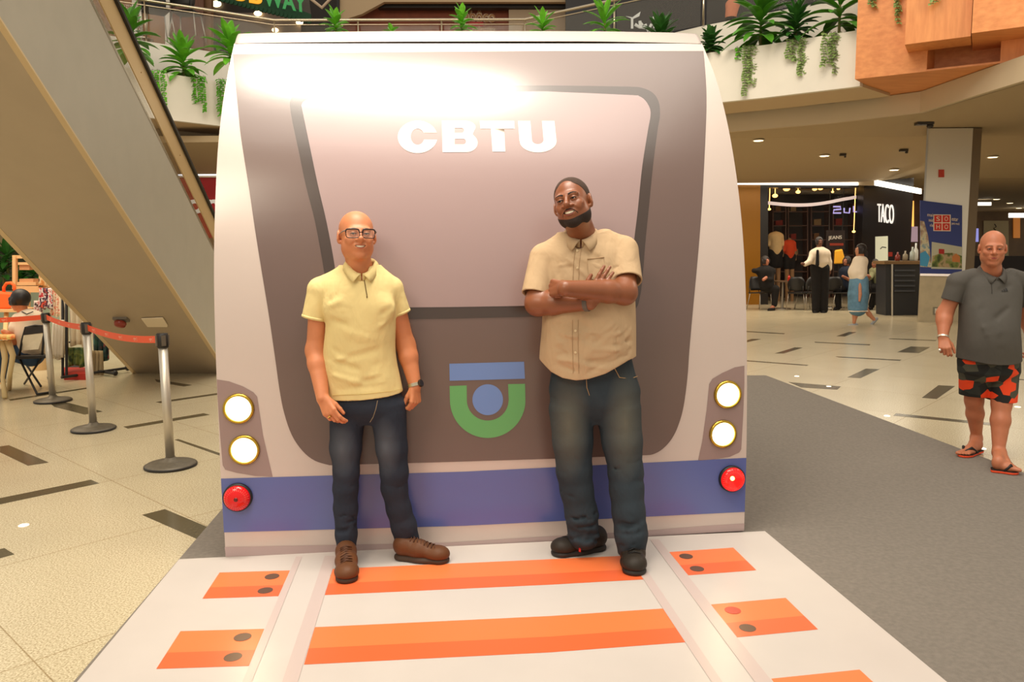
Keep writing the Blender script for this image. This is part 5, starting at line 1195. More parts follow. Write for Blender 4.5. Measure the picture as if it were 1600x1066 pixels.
def collar(c, rx, ry, zt, drop, tip, m, parent, yaw=0., gap=.3, out=1.32, name='collar', th=.004, V=.045, fw=1.12, back=.012, slant=0.):
    """folded collar: the stand runs round the neck and meets low in front; the flap ends in points"""
    R = Matrix.Rotation(yaw, 3, 'Z'); mb = MB()
    for sd in (-1, 1):
        vs = []; n = 20
        for i in range(n + 1):
            f = i / n; ti = PI - f * (PI - .06); to = PI - f * (PI - gap); w = max(0, (f - .6) / .4)
            def pt(th_, rr, dz):
                ca, sa = math.cos(th_), math.sin(th_); fr = max(0, ca); zz = zt - V * fr ** 1.6 + back * max(0, -ca); yy = -ca * ry * rr * (1 + (fw - 1) * fr ** 2)
                return Vector((sd * sa * rx * rr, yy, zz + dz + slant * sd * sa))
            inn = pt(ti, 1., -.004); top = pt(ti, 1.06, .007); o1 = pt(to, out, -drop - tip * w * w); mid = top.lerp(o1, .45) + pt(to, .05, 0) * .04 + Vector((0, -.003, .004)); st = pt(ti, .97, -.030)
            vs += [Vector(c) + R @ q for q in (st, inn, top, mid, o1)]
        K = 5; fs = [(i * K + k, i * K + k + 1, (i + 1) * K + k + 1, (i + 1) * K + k) for i in range(n) for k in range(K - 1)]
        mb.add(vs, fs)
    o = mb.build(name, m, parent, smooth=True); s_ = o.modifiers.new('thick', 'SOLIDIFY'); s_.thickness = th; s_.offset = 0; return o
def onmesh(o, x0, y0, x1, y1):
    """front surface of a built cloth mesh as seen at photo position (x, y)"""
    n = len(o.data.vertices); V = np.empty(n * 3); o.data.vertices.foreach_get('co', V); V = V.reshape(-1, 3); P_ = (V - np.array([0, 0, CAMH])); q = np.stack([P_[:, 0], -P_[:, 2], P_[:, 1]], 1) @ RC.T
    X, Y = 800 + FPX * q[:, 0] / q[:, 2], 533 + FPX * q[:, 1] / q[:, 2]
    def f(x, y, off=.002):
        r = 1.6
        while True:
            k = (np.abs(X - x) < r) & (np.abs(Y - y) < r)
            if k.any(): break
            r *= 1.5
            if r > 40: return W(x, y, float(V[:, 1].mean()))
        return W(x, y, float(V[k, 1].min()) - off)
    return f
def shoe(hl, toe, w, hgt, m, msole, parent, anklez=.1, sole=.025, name='shoe', shaft=None, lace=None, heel_up=0., toe_up=0., rise=1.):
    """hl, toe: heel and toe points on the ground"""
    hl, toe = Vector(hl), Vector(toe); d = (toe - hl); L = d.length; d.normalize(); s = d.cross(Vector((0, 0, 1))).normalized(); U = Vector((0, 0, 1)); b = hl + d * (w * .42)
    z = sole
    S = Sdf(); S.cap(b + U * (z + hgt * .42), hl + d * L * .45 + U * (z + hgt * .36), w * .43, w * .44, .03); S.cap(hl + d * L * .45 + U * (z + hgt * .30), toe - d * w * .50 + U * (z + .012), w * .44, w * .46, .03, n=U, q=.75)
    S.ell(toe - d * w * .58 + U * (z + .012), (w * .47, w * .56, .030 * rise), np.array(Matrix((s, d, U)).transposed()), .02)
    if shaft: S.cap(b + U * (z + hgt * .6), shaft, w * .42, w * .43, .03)
    S.cut(hl + U * (z - .002), -U)
    S.ridge(toe - d * w * .75 - s * w * .5 + U * (z + .055), toe - d * w * .75 + s * w * .5 + U * (z + .055), .008, -.003)
    o = sobj(name, S, .0035, m, parent)
    T = Sdf(); T.cap(b + U * (.012), hl + d * L * .5 + U * .012, w * .45, w * .45, .03, n=U, q=.5); T.cap(hl + d * L * .5 + U * .012, toe - d * w * .49 + U * .012, w * .45, w * .485, .03, n=U, q=.5)
    T.cut(hl + U * .0015, -U); T.cut(hl + U * (z + .004), U)
    sobj('sole', T, .0035, msole, o)
    if lace:
        mb = MB(); st = hl + d * L * .38 + U * (z + hgt * 1.0)
        for k in range(lace[1]):
            f = k / max(1, lace[1] - 1); c = (hl + d * L * .32 + U * (z + hgt * .42 + w * .40)).lerp(toe - d * L * .30 + U * (z + hgt * .20 + w * .30), f); c += U * .012
            mb.tube([c - s * w * .26 - U * .012, c, c + s * w * .26 - U * .012], .0028, 6); mb.tube([c - s * w * .24 - U * .01, c + d * .012 + U * .001, c + s * w * .25 + d * .02 - U * .012], .0024, 6)
        mb.build('lace', lace[0], o, smooth=True)
    return o
MTEETH = mat('teeth_white', (240, 226, 200), .25)
def px(Y): return Y / FPX
# ================= LEFT MAN (yellow polo) =================
def left_man():
    Y0 = 3.80; J = lambda x, y, d=0.: W(x, y, Y0 + d); u = px(Y0)
    t = thing('person', 'smiling bald man in glasses wearing a pale yellow polo shirt, dark jeans and brown boots', 'person', gp(575, 885, ZM))
    SK = skin('skin_tan', (200, 126, 84)); head = W(557.5, 369, Y0 - .03); fr = head_frame(head, .36, -.07, .02, 1.0); P = dict(smile=1, w=1.05, nose=.0112, nw=1.12, sq=.55, mw=.0335, open=1.15)
    neck = J(561, 418, .01)
    hs = head_sdf(fr, P); T, R, s = fr
    hs.cap(T(0, .028, -.06), J(563, 428, .02), .056, .066, .03); hs.cap(T(0, -.018, -.098), J(562, 418, -.02), .034, .05, .03)
    lh = J(610, 447, .02); rh = J(505, 450, .0)
    # arms
    A = dict(sh=J(500, 460, .0), el=J(493, 548, -.01), wr=J(504, 622, -.115)); B = dict(sh=J(612, 455, .03), el=J(634, 540, .07), wr=J(648.5, 603, .02))
    arm = Sdf()
    for q in (A, B):
        arm.cap(q['sh'], q['el'], .051, .044, .02); fa = q['el'].lerp(q['wr'], .28); arm.cap(q['el'], fa, .0445, .0455, .03); arm.cap(fa, q['wr'], .0455, .030, .02)
    cam_dir = Vector((0, -1, 0))
    hdA = (J(519, 652, -.155) - A['wr']).normalized(); HA = hand_sdf(A['wr'], hdA, Vector((-.35, -1, .1)), Vector((1, -.3, 0)), .5, .98, .03, (.35, .35), curls=(.45, .6, .75, .85))
    hdB = (J(649, 630, .0) - B['wr']).normalized(); HB = hand_sdf(B['wr'], hdB, Vector((.8, -.6, 0)), Vector((-.5, -1, 0)), .9, .95, .02, (.3, .5), curls=(1.0, 1.1, 1.2, 1.3))
    inner = Sdf(); torso(inner, Y0, [(440, 532, 594, .05, .01), (470, 520, 612, .09, 0), (560, 522, 606, .09, 0), (615, 532, 606, .07, 0)])
    inner.cap(J(563, 425, .01), J(563, 470, .01), .06, .08, .04)
    body = inner + Sdf()
    for nm in (A, B): body.cap(J(563, 460, .01), nm['sh'], .04, .04, .03)
    for (h, k_, a_) in (((548, 640), (541, 752, -.015), (541, 852, -.03)), ((604, 640), (616, 757, .01), (634, 842, .04))):
        body.cap(J(*h), J(*k_), .05, .04, .02); body.cap(J(*k_), J(*a_), .04, .03, .02)
    parts = [hs.mesh(.0024), (arm + HA + HB + Sdf()).mesh(.003), body.mesh(.008)]
    b = npmesh('body', parts, SK, t)
    eyes(fr, b, SK, (60, 40, 26), .62, (-.12, 0), browc=mat('brow_thin_brown', (112, 74, 46), .8), browt=.0026, surf=surf_of(fr, parts[0][0]))
    lips(fr, b, mat('lip_tan', (178, 96, 70), .45), 1, open_=1.15, lw=.7, mw=.0335)
    # stubble shadow none; glasses
    g = MB(); gl = MB(); MF = mat('glasses_dark', (34, 20, 18), .25)
    rim = MB()
    for x in (-1, 1):
        pts = []
        for k in range(25):
            a = 2 * PI * k / 24; cx_, cz = math.cos(a), math.sin(a); e = .42
            lx = math.copysign(abs(cx_) ** e, cx_) * .0300; lz = math.copysign(abs(cz) ** e, cz) * .0205
            pts.append(T(x * .0362 + lx + x * .0018 * (cz > 0), -.115 + .16 * (x * .0362 + lx) ** 2 / .06, .0015 + lz))
        rim.tube(pts, [.0034 if math.sin(2 * PI * k / 24) > .1 else .0020 for k in range(25)], 8)
        vs = [T(x * .0362, -.1115, .0015)] + [Vector(p) for p in pts[:-1]]
        gl.add(vs, [(0, i, i % 24 + 1) for i in range(1, 25)])
    rim.tube([T(-.007, -.1155, .006), T(0, -.1175, .008), T(.007, -.1155, .006)], .0024, 8)
    gs = rim.build('glasses', MF, t, smooth=True, label='dark rectangular glasses frame'); gl.build('lens', mat('spectacle_lens', (245, 240, 235), .03, alpha=.10, spec=.7), gs)
    tm = MB()
    for x in (-1, 1): tm.tube([T(x * .066, -.102, .016), T(x * .078, -.080, .013), T(x * .083, -.02, .008), T(x * .084, .005, .004), T(x * .082, .018, -.012)], [.003, .003, .0022, .002, .002], 8)
    tm.build('temple', mat('glasses_temple_grey', (126, 116, 108), .3), gs, smooth=True, label='grey glasses temples')
    # shirt
    YL = cloth('polo_yellow', (222, 200, 140), 600, .8, .85, .03, 11)
    S = Sdf(); torso(S, Y0, [(416, 538, 590, .060, .02), (424, 522, 602, .078, .015), (436, 505, 611, .095, .01), (452, 500, 617, .108, 0), (480, 509, 619, .118, -.005), (512, 510, 618, .118, -.005), (540, 506.5, 617, .115, 0), (565, 504.5, 619, .112, 0), (595, 508, 626, .112, 0), (625, 512, 632, .114, 0)], .03)
    for x in (520, 603): S.ell(J(x + (4 if x < 560 else -4), 482, -.075), (.05, .026, .045), k=.05)
    sa = sleeve(J(501, 455, .0), J(492, 499, -.006), .063, .063); sb = sleeve(J(611, 452, .03), J(626, 491, .045), .058, .05)
    S.cap(J(535, 436, .015), J(500, 452, .0), .055, .058, .035); S.cap(J(590, 434, .015), J(612, 450, .03), .05, .055, .035)
    S.sub(sa, .012); S.sub(sb, .012)
    S.cap(J(562, 400, .0), J(562, 428, -.005), .058, .066, .006, mode='sub'); S.cap(J(563, 424, -.04), J(568, 438, -.10), .042, .008, .004, mode='sub')
    for a_, b_, w, m_ in (((516, 478), (534, 470), .010, .005), ((512, 470), (526, 458), .010, -.004), ((514, 500), (545, 508), .013, -.004), ((505, 560), (560, 578), .012, -.006), ((505, 568), (540, 560), .010, .005), ((510, 585), (570, 600), .012, .005), ((615, 480), (596, 492), .011, -.005), ((617, 500), (590, 512), .012, .004),
                          ((618, 560), (585, 572), .012, -.005), ((622, 585), (575, 590), .013, .004), ((540, 560), (600, 545), .014, -.004), ((520, 610), (600, 602), .012, -.003), ((490, 470), (505, 490), .009, -.004), ((482, 480), (498, 486), .009, .003), ((628, 465), (616, 478), .009, -.004), ((545, 520), (580, 530), .018, .004), ((560, 600), (620, 580), .012, -.005), ((508, 540), (530, 552), .010, -.005)):
        S.ridge(Vector(J(*a_, -.11)), Vector(J(*b_, -.11)), w * 1.3, m_ * 2.0)
    xs, zs = zip(*[(W(x, y, Y0).x, W(x, y, Y0).z) for x, y in ((490, 621), (516, 621.5), (570, 619.5), (610, 615), (632, 611), (640, 611))]); S.hem(xs, zs)
    sh = sobj('polo_shirt', S, .004, YL, t); F_ = S.front
    onf = onmesh(sh, 0, 0, 0, 0)
    MB().tube([onf(x, np.interp(x, [516, 570, 610, 632], [618, 616, 611.5, 607.5]), .0012) for x in [519 + 110 * k / 22 for k in range(23)]], .0014, 5).build('hem_seam', cloth('polo_seam', (200, 176, 112)), sh)
    for (c, e_, r) in ((J(501, 455, .0), J(492, 499, -.006), .0635), (J(611, 452, .03), J(626, 491, .045), .0515)):
        d = (e_ - c).normalized(); Rq = d.to_track_quat('Z', 'Y').to_matrix(); MB().lathe([(r - .007, -.013), (r + .0015, -.013), (r + .002, -.002), (r - .007, .0015)], e_, 32, Rq).build('sleeve_rib', YL, sh, smooth=True)
    collar(J(564.5, 424, .0), .063, .066, .045, .028, .014, YL, sh, .20, gap=.46, out=1.42, V=.062, fw=1.35)
    pts = [onf(x, y, .001) for x, y in ((569, 438), (570.5, 446), (572, 455), (573.5, 463))]
    z_ = MB().tube(pts, .0022, 6).build('zip', mat('zip_metal', (120, 96, 60), .3, .8), sh); MB().ball(pts[-1] - Vector((0, .003, .003)), (.003, .002, .006), 8).build('zip_pull', MATS['zip_metal'], z_)
    mb = MB(); vs = []
    # jeans
    DN = denim('jeans_dark_blue', (44, 49, 60), (108, 110, 116), (W(540, 700, Y0).x, W(606, 700, Y0).x), W(540, 695, Y0).z, (.075, .16), .5)
    D = Sdf(); torso(D, Y0, [(600, 522, 620, .090, .0), (616, 518, 626, .098, .0), (630, 514, 634, .104, .0), (640, 520, 630, .100, .0), (650, 535, 615, .080, .0), (662, 560, 594, .045, .0)], .03)
    q1 = [J(543, 645), J(540, 700, -.01), J(541, 738, -.02), J(540, 762, -.015), J(540, 795, -.01), J(541, 835, -.02), J(541.5, 862, -.03)]; D.chain(q1, [.088, .076, .062, .060, .058, .052, .046], .02)
    q2 = [J(607, 645, .0), J(612, 700, .0), J(616, 738, .0), J(616, 762, .01), J(623, 795, .02), J(631, 822, .03), J(636, 843, .04)]; D.chain(q2, [.088, .076, .068, .064, .060, .062, .062], .02)
    for c, n_, w in ((q1, 9, 1), (q2, 9, 1)):
        rnd = random.Random(int(w * 3 + c[0].x * 100))
        for i in range(26):
            y = rnd.choice([rnd.uniform(728, 775), rnd.uniform(800, 858), rnd.uniform(655, 720)]); zc = W(560, y, Y0).z
            # centre of the leg at this height
            for k in range(len(c) - 1):
                if c[k + 1].z <= zc <= c[k].z: f = (c[k].z - zc) / (c[k].z - c[k + 1].z + 1e-6); p_ = c[k].lerp(c[k + 1], f)
            a0 = rnd.uniform(-1.3, 1.3); rr = .056; pa = p_ + Vector((math.sin(a0 - .6) * rr, -math.cos(a0 - .6) * rr, rnd.uniform(-.01, .01))); pb = p_ + Vector((math.sin(a0 + .6) * rr, -math.cos(a0 + .6) * rr, rnd.uniform(-.018, .018)))
            D.ridge(pa, pb, rnd.uniform(.008, .013), rnd.choice((-1, 1, -1)) * rnd.uniform(.0055, .0085) * (1.25 if y > 800 else 1))
    # crotch gap
    D.cut(J(541, 866, -.03), Vector((0, -.15, -1)))
    jn = sobj('jeans', D, .004, DN, t)
    mb = MB(); mb.tube([J(590, 626, -.113), J(587, 640, -.12), J(583, 652, -.115), J(578, 660, -.10)], .0015, 5); mb.build('fly_seam', mat('denim_thread', (150, 130, 100), .8), jn)
    # boots
    BR = cloth('boot_leather_brown', (98, 62, 38), 200, .25, .5, .12, 12); SO = mat('boot_sole_dark', (62, 44, 30), .7); LC = mat('boot_lace', (86, 50, 28), .7)
    zt = Vector((0, 0, ZM)); h1, t1 = gp(541.5, 887, ZM), gp(542.5, 914, ZM); h1 = t1 + (h1 - t1).normalized() * .28
    shoe(h1, t1, .108, .085, BR, SO, t, name='boot', sole=.028, shaft=J(541, 862, -.03) + Vector((0, 0, .0)), lace=(LC, 7), rise=1.25)
    h2, t2 = gp(613.5, 874, ZM), gp(702, 879, ZM); h2.y += .02
    h2 = t2 + (h2 - t2).normalized() * .285
    shoe(h2, t2, .105, .085, BR, SO, t, name='boot', sole=.028, shaft=J(634, 846, .04), lace=(LC, 7), rise=1.2)
    # watch
    ax = (B['wr'] - B['el']).normalized(); Rw = ax.to_track_quat('Z', 'Y').to_matrix(); c = B['wr'] - ax * .004
    wt = MB().lathe([(.0325, -.009), (.0355, -.008), (.0355, .008), (.0325, .009)], c, 28, Rw).build('watch_band', mat('watch_steel', (200, 190, 165), .25, .9), t, label='steel wristwatch')
    dn_ = Vector((.9, -.45, 0)); dn_ = (dn_ - ax * dn_.dot(ax)).normalized(); MB().lathe([(.019, 0), (.019, .008), (.016, .010)], c + dn_ * .032, 24, dn_.to_track_quat('Z', 'Y').to_matrix()).build('watch_face', mat('watch_dark', (60, 50, 40), .2, .5), wt)
    kn, sd = HA.palm; MB().lathe([(.0092, -.003), (.0102, -.002), (.0102, .002), (.0092, .003)], kn[2] + hdA * .012 - Vector((0, 0, .002)), 16, hdA.to_track_quat('Z', 'Y').to_matrix()).build('ring', mat('ring_gold', (214, 170, 90), .25, .9), t)
    return t
left_man()
# ================= RIGHT MAN (beige shirt, crossed arms) =================
def right_man():
    Y0 = 3.86; J = lambda x, y, d=0.: W(x, y, Y0 + d)
    t = thing('person', 'tall smiling bearded man with crossed arms in a beige short-sleeved shirt and baggy jeans', 'person', gp(935, 870, ZM))
    SK = skin('skin_brown', (136, 80, 50), .36, .06); head = W(894.5, 318, Y0 - .08); fr = head_frame(head, -.36, -.10, -.25, 1.06); P = dict(smile=1, w=1.02, nose=.0120, nw=1.45, open=1.5, sq=.62, mw=.0325)
    T, R, s = fr; hs = head_sdf(fr, P); hs.cap(T(0, .028, -.06), J(912, 376, .01), .060, .072, .03); hs.cap(T(0, -.015, -.09), J(906, 372, -.02), .035, .052, .03)
    # arms
    shA, elA, wrA = J(849, 408, -.01), J(840, 474, -.10), J(921, 473, -.225)
    shB, elB, wrB = J(975, 398, .0), J(976, 457, -.15), J(884, 451, -.315)
    arm = Sdf(); arm.cap(shA, elA, .060, .057, .02); f1 = elA.lerp(wrA, .3); arm.cap(elA, f1, .057, .056, .03); arm.cap(f1, wrA, .056, .036, .02)
    arm.cap(shB, elB, .060, .056, .02); f2 = elB.lerp(wrB, .3); arm.cap(elB, f2, .056, .053, .03); arm.cap(f2, wrB, .053, .037, .02)
    dA = (J(942, 441, -.215) - wrA).normalized(); HA = hand_sdf(wrA, dA, Vector((-.1, -1, .25)), Vector((-.6, 0, .8)), .12, 1.05, .05, (.8, .1), curls=(.1, .12, .2, .3))
    dB = (J(862, 450, -.25) - wrB).normalized(); HB = hand_sdf(wrB, dB, Vector((-.35, -.9, .25)), Vector((0, .1, 1)), .8, 1.05, .01, (.3, .6), curls=(.9, 1.0, 1.1, 1.2))
    inner = Sdf(); torso(inner, Y0, [(385, 862, 965, .08, .01), (450, 862, 975, .12, 0), (540, 860, 980, .12, 0), (600, 875, 975, .10, 0)]); inner.cap(J(912, 372, .01), J(915, 420, .01), .07, .1, .04)
    for q in (shA, shB): inner.cap(J(912, 402, .01), q, .06, .06, .03)
    for (h, k_, a_) in (((890, 640), (896, 740, -.02), (912, 835, -.03)), ((966, 640), (976, 745, -.05), (985, 855, -.13))): inner.cap(J(*h), J(*k_), .07, .05, .02); inner.cap(J(*k_), J(*a_), .05, .04, .02)
    hm_ = hs.mesh(.0025); sf = surf_of(fr, hm_[0])
    b = npmesh('body', [hm_, (arm + HA + HB).mesh(.003), inner.mesh(.008)], SK, t)
    eyes(fr, b, SK, (30, 18, 12), .62, (-.12, .05), browc=mat('brow_black', (34, 20, 14), .8), browt=.0042, surf=sf)
    lips(fr, b, mat('lip_brown', (134, 66, 50), .35), 1, open_=1.5, lw=1.05, mw=.0325)
    HR = mat('hair_black_short', (66, 46, 34), .85, bump=.5, bscale=400, noise=.2, nscale=200)
    def kh(S):
        S.cut(T(0, -.02, .030), R @ Vector((0, -.80, -.60))); S.ell(T(0, -.125, .055), (.062 * s, .085 * s, .07 * s), np.array(R), .01, 'sub'); S.cut(T(0, 0, -.045), R @ Vector((0, 0, -1)))
        S.ell(T(.085, .008, -.01), (.02, .03, .04), np.array(R), .005, 'sub'); S.ell(T(-.085, .008, -.01), (.02, .03, .04), np.array(R), .005, 'sub')
    cap_part(fr, P, .0018, kh, .0024, HR, 'hair', b)
    BD = mat('beard_black', (44, 28, 20), .85, bump=.6, bscale=420, noise=.2, nscale=200)
    def kb(S):
        S.cut(T(0, -.1, -.089), R @ Vector((0, -.50, 1)).normalized()); S.cut(T(0, .004, -.05), R @ Vector((0, 1, .35)).normalized()); S.cut(T(0, 0, -.122), R @ Vector((0, .25, -1)).normalized()); [S.ell(T(q * .088, .012, -.01), (.018, .028, .045), np.array(R), .005, 'sub') for q in (-1, 1)]
    cap_part(fr, P, .0016, kb, .0022, BD, 'beard', b)
    mu = MB(); vs = []; n = 12
    for k in range(n + 1):
        tt = (k / n - .5) * 2; mx = tt * .036; mz = -.0432 - .022 * abs(tt) ** 3; hh = .0030 * (1 - .25 * abs(tt)) * (.7 if k == n // 2 else 1)
        for q, w_ in ((-1, .0003), (0, .0024), (1, .0003)): vs.append(T(mx, sf(mx, mz + q * hh) - w_, mz + q * hh))
    mu.add(vs, [(3 * k + j, 3 * k + j + 1, 3 * k + j + 4, 3 * k + j + 3) for k in range(n) for j in (0, 1)])
    mu.build('moustache', BD, b, smooth=True)
    SH = cloth('linen_beige', (188, 160, 126), 420, .9, .9, .05, 10)
    S = Sdf(); torso(S, Y0, [(366, 880, 938, .07, .02), (374, 862, 958, .092, .015), (386, 846, 978, .115, .01), (404, 842, 985, .130, .0), (430, 846, 988, .145, -.01), (470, 848, 992, .160, -.02), (510, 847, 993, .172, -.025), (550, 843, 993, .172, -.02), (595, 842, 993, .165, -.01)], .03)
    S.cap(J(880, 385, .01), J(852, 402, -.01), .062, .068, .04); S.cap(J(945, 378, .01), J(974, 392, .0), .062, .068, .04)
    S.sub(sleeve(J(850, 404, -.01), J(837.5, 461, -.085), .072, .071), .014); S.sub(sleeve(J(974, 392, .0), J(979, 440, -.108), .073, .076), .014)
    S.cap(J(905, 350, -.02), J(908, 376, -.02), .062, .070, .006, mode='sub'); S.cap(J(906, 372, -.05), J(904, 388, -.125), .046, .008, .004, mode='sub')
    rnd = random.Random(5)
    for i in range(46):
        x = rnd.uniform(852, 985); y = rnd.choice([rnd.uniform(500, 575), rnd.uniform(385, 435), rnd.uniform(505, 570)]); an = rnd.uniform(-.5, .5) - (.35 if x > 930 else -.25); l = rnd.uniform(10, 28); q = J(x, y); yy = S.front(q.x, q.z)
        a_, b_ = W(x - l * math.cos(an), y - l * math.sin(an), yy), W(x + l * math.cos(an), y + l * math.sin(an), yy); S.ridge(a_, b_, rnd.uniform(.009, .016), rnd.choice((-1, 1)) * rnd.uniform(.004, .008))
    for a_, b_ in (((985, 480), (975, 550)), ((990, 500), (984, 556)), ((960, 505), (966, 560)), ((868, 400), (872, 432)), ((955, 372), (952, 420))): S.ridge(W(*a_, S.front(J(*a_).x, J(*a_).z)), W(*b_, S.front(J(*b_).x, J(*b_).z)), .012, -.005)
    xs, zs = zip(*[(J(x, y).x, J(x, y).z) for x, y in ((838, 556), (846, 563), (859, 575), (876, 583), (896, 586), (915, 583.5), (939, 576), (960, 565), (976, 557), (992, 554), (1000, 552))]); S.hem(xs, zs)
    sh = sobj('shirt', S, .004, SH, t); F_ = S.front
    onf = onmesh(sh, 0, 0, 0, 0)
    collar(J(908, 377, .0), .068, .072, .050, .032, .020, SH, sh, -.1, gap=.42, out=1.48, V=.052, fw=1.35)
    pl = [(904, 388), (902, 400), (900.5, 415), (900, 430), (899, 445)]; pl2 = [(899, 500), (899, 520), (899, 540), (899.5, 560), (900, 584)]
    for seq in (pl, pl2):
        for o_ in (-4.5, 4.5):
            xs_ = spl([Vector((x + o_, y)) for x, y in seq], 5); MB().tube([onf(p.x, p.y, .0008) for p in xs_], .0013, 5).build('placket_edge', cloth('linen_seam', (168, 138, 104)), sh)
    for y in (392, 419, 517, 551):
        MB().lathe([(.0062, 0), (.0062, .002), (.004, .0028)], onf(902 if y < 450 else 899, y, .002), 14, Matrix.Rotation(PI / 2, 3, 'X')).build('button', mat('button_cream', (214, 190, 150), .3), sh)
    pk = [onf(x, y, .003) for x, y in ((918, 405), (943, 402), (944, 412), (944, 424), (930, 438), (920, 434))]; MB().poly(pk).build('chest_pocket', SH, sh).modifiers.new('thick', 'SOLIDIFY').thickness = .003
    MB().tube([onf(x, y, .005) for x, y in ((918, 405), (930, 404), (944, 402))], .0035, 6).build('pocket_band', MATS['linen_seam'], sh)
    DN = denim('jeans_faded', (48, 57, 64), (116, 112, 96), (J(886, 640).x, J(972, 640).x), J(890, 655).z, (.11, .30), .6)
    D = Sdf(); torso(D, Y0, [(550, 866, 984, .13, .0), (580, 862, 991, .135, .0), (610, 857, 1001, .138, 0), (628, 862, 998, .130, 0), (645, 885, 975, .10, 0), (660, 915, 948, .06, 0)], .04)
    q1 = [J(893, 640, -.01), J(895, 690, -.02), J(897, 735, -.02), J(901, 765, -.02), J(908, 800, -.02), J(912, 836, -.03)]; D.chain(q1, [.114, .099, .088, .082, .080, .080], .02)
    q2 = [J(966, 640, -.01), J(972, 690, -.03), J(977, 735, -.05), J(979, 765, -.07), J(982, 800, -.10), J(986, 835, -.12), J(987, 864, -.13)]; D.chain(q2, [.114, .099, .086, .083, .080, .079, .068], .02)
    for c in (q1, q2):
        rnd = random.Random(int(c[0].x * 77))
        for i in range(26):
            y = rnd.choice([rnd.uniform(700, 760), rnd.uniform(795, 855), rnd.uniform(795, 855)]); zc = W(940, y, Y0).z; p_ = c[-1]
            for k in range(len(c) - 1):
                if c[k + 1].z <= zc <= c[k].z: f = (c[k].z - zc) / (c[k].z - c[k + 1].z + 1e-6); p_ = c[k].lerp(c[k + 1], f)
            a0 = rnd.uniform(-1.3, 1.3); rr = .08; pa = p_ + Vector((math.sin(a0 - .6) * rr, -math.cos(a0 - .6) * rr, rnd.uniform(-.02, .02))); pb = p_ + Vector((math.sin(a0 + .6) * rr, -math.cos(a0 + .6) * rr, rnd.uniform(-.03, .03)))
            D.ridge(pa, pb, rnd.uniform(.010, .017), rnd.choice((-1, 1, -1)) * rnd.uniform(.007, .0115))
    D.cut(J(987, 866, -.13) + Vector((0, 0, -.0)), Vector((0, 0, -1)))
    sd = Sdf(); 
    jn = sobj('jeans', D, .004, DN, t)
    MB().tube([J(916, 588, -.15), J(917, 606, -.15), J(921, 618, -.14)], .0018, 5).build('fly_seam', mat('denim_thread_tan', (160, 128, 86), .8), jn)
    MB().tube([J(960, 575, -.135), J(968, 590, -.128), J(985, 592, -.09), J(996, 588, -.05)], .002, 5).build('pocket_seam', MATS['denim_thread_tan'], jn)
    BL = cloth('trainer_black', (48, 42, 36), 300, .25, .5, .1, 12); SO = mat('trainer_sole', (36, 32, 28), .6)
    t1 = gp(862, 869, ZM); h1 = gp(940, 857, ZM); h1 = t1 + (h1 - t1).normalized() * .30
    s1 = shoe(h1, t1, .118, .075, BL, SO, t, sole=.03, shaft=J(912, 838, -.02), lace=(mat('lace_black', (26, 24, 22), .7), 5), rise=1.25)
    MB().tube([gp(905, 848, .09), gp(906, 855, .075), gp(906, 862, .06)], .006, 6).build('red_tab', mat('shoe_red', (190, 34, 24), .5), s1)
    t2 = gp(992, 902, ZM); h2 = gp(988, 874, ZM); h2 = t2 + (h2 - t2).normalized() * .30
    shoe(h2, t2, .120, .075, BL, SO, t, sole=.03, shaft=J(987, 862, -.13), lace=(MATS['lace_black'], 5), rise=1.3)
    ax = (wrA - elA).normalized(); Rw = ax.to_track_quat('Z', 'Y').to_matrix(); MB().lathe([(.038, -.011), (.0412, -.010), (.0412, .010), (.038, .011)], wrA - ax * .012, 28, Rw).build('watch_band', mat('watch_band_grey', (100, 92, 84), .5), t, label='grey watch strap')
    return t
right_man()
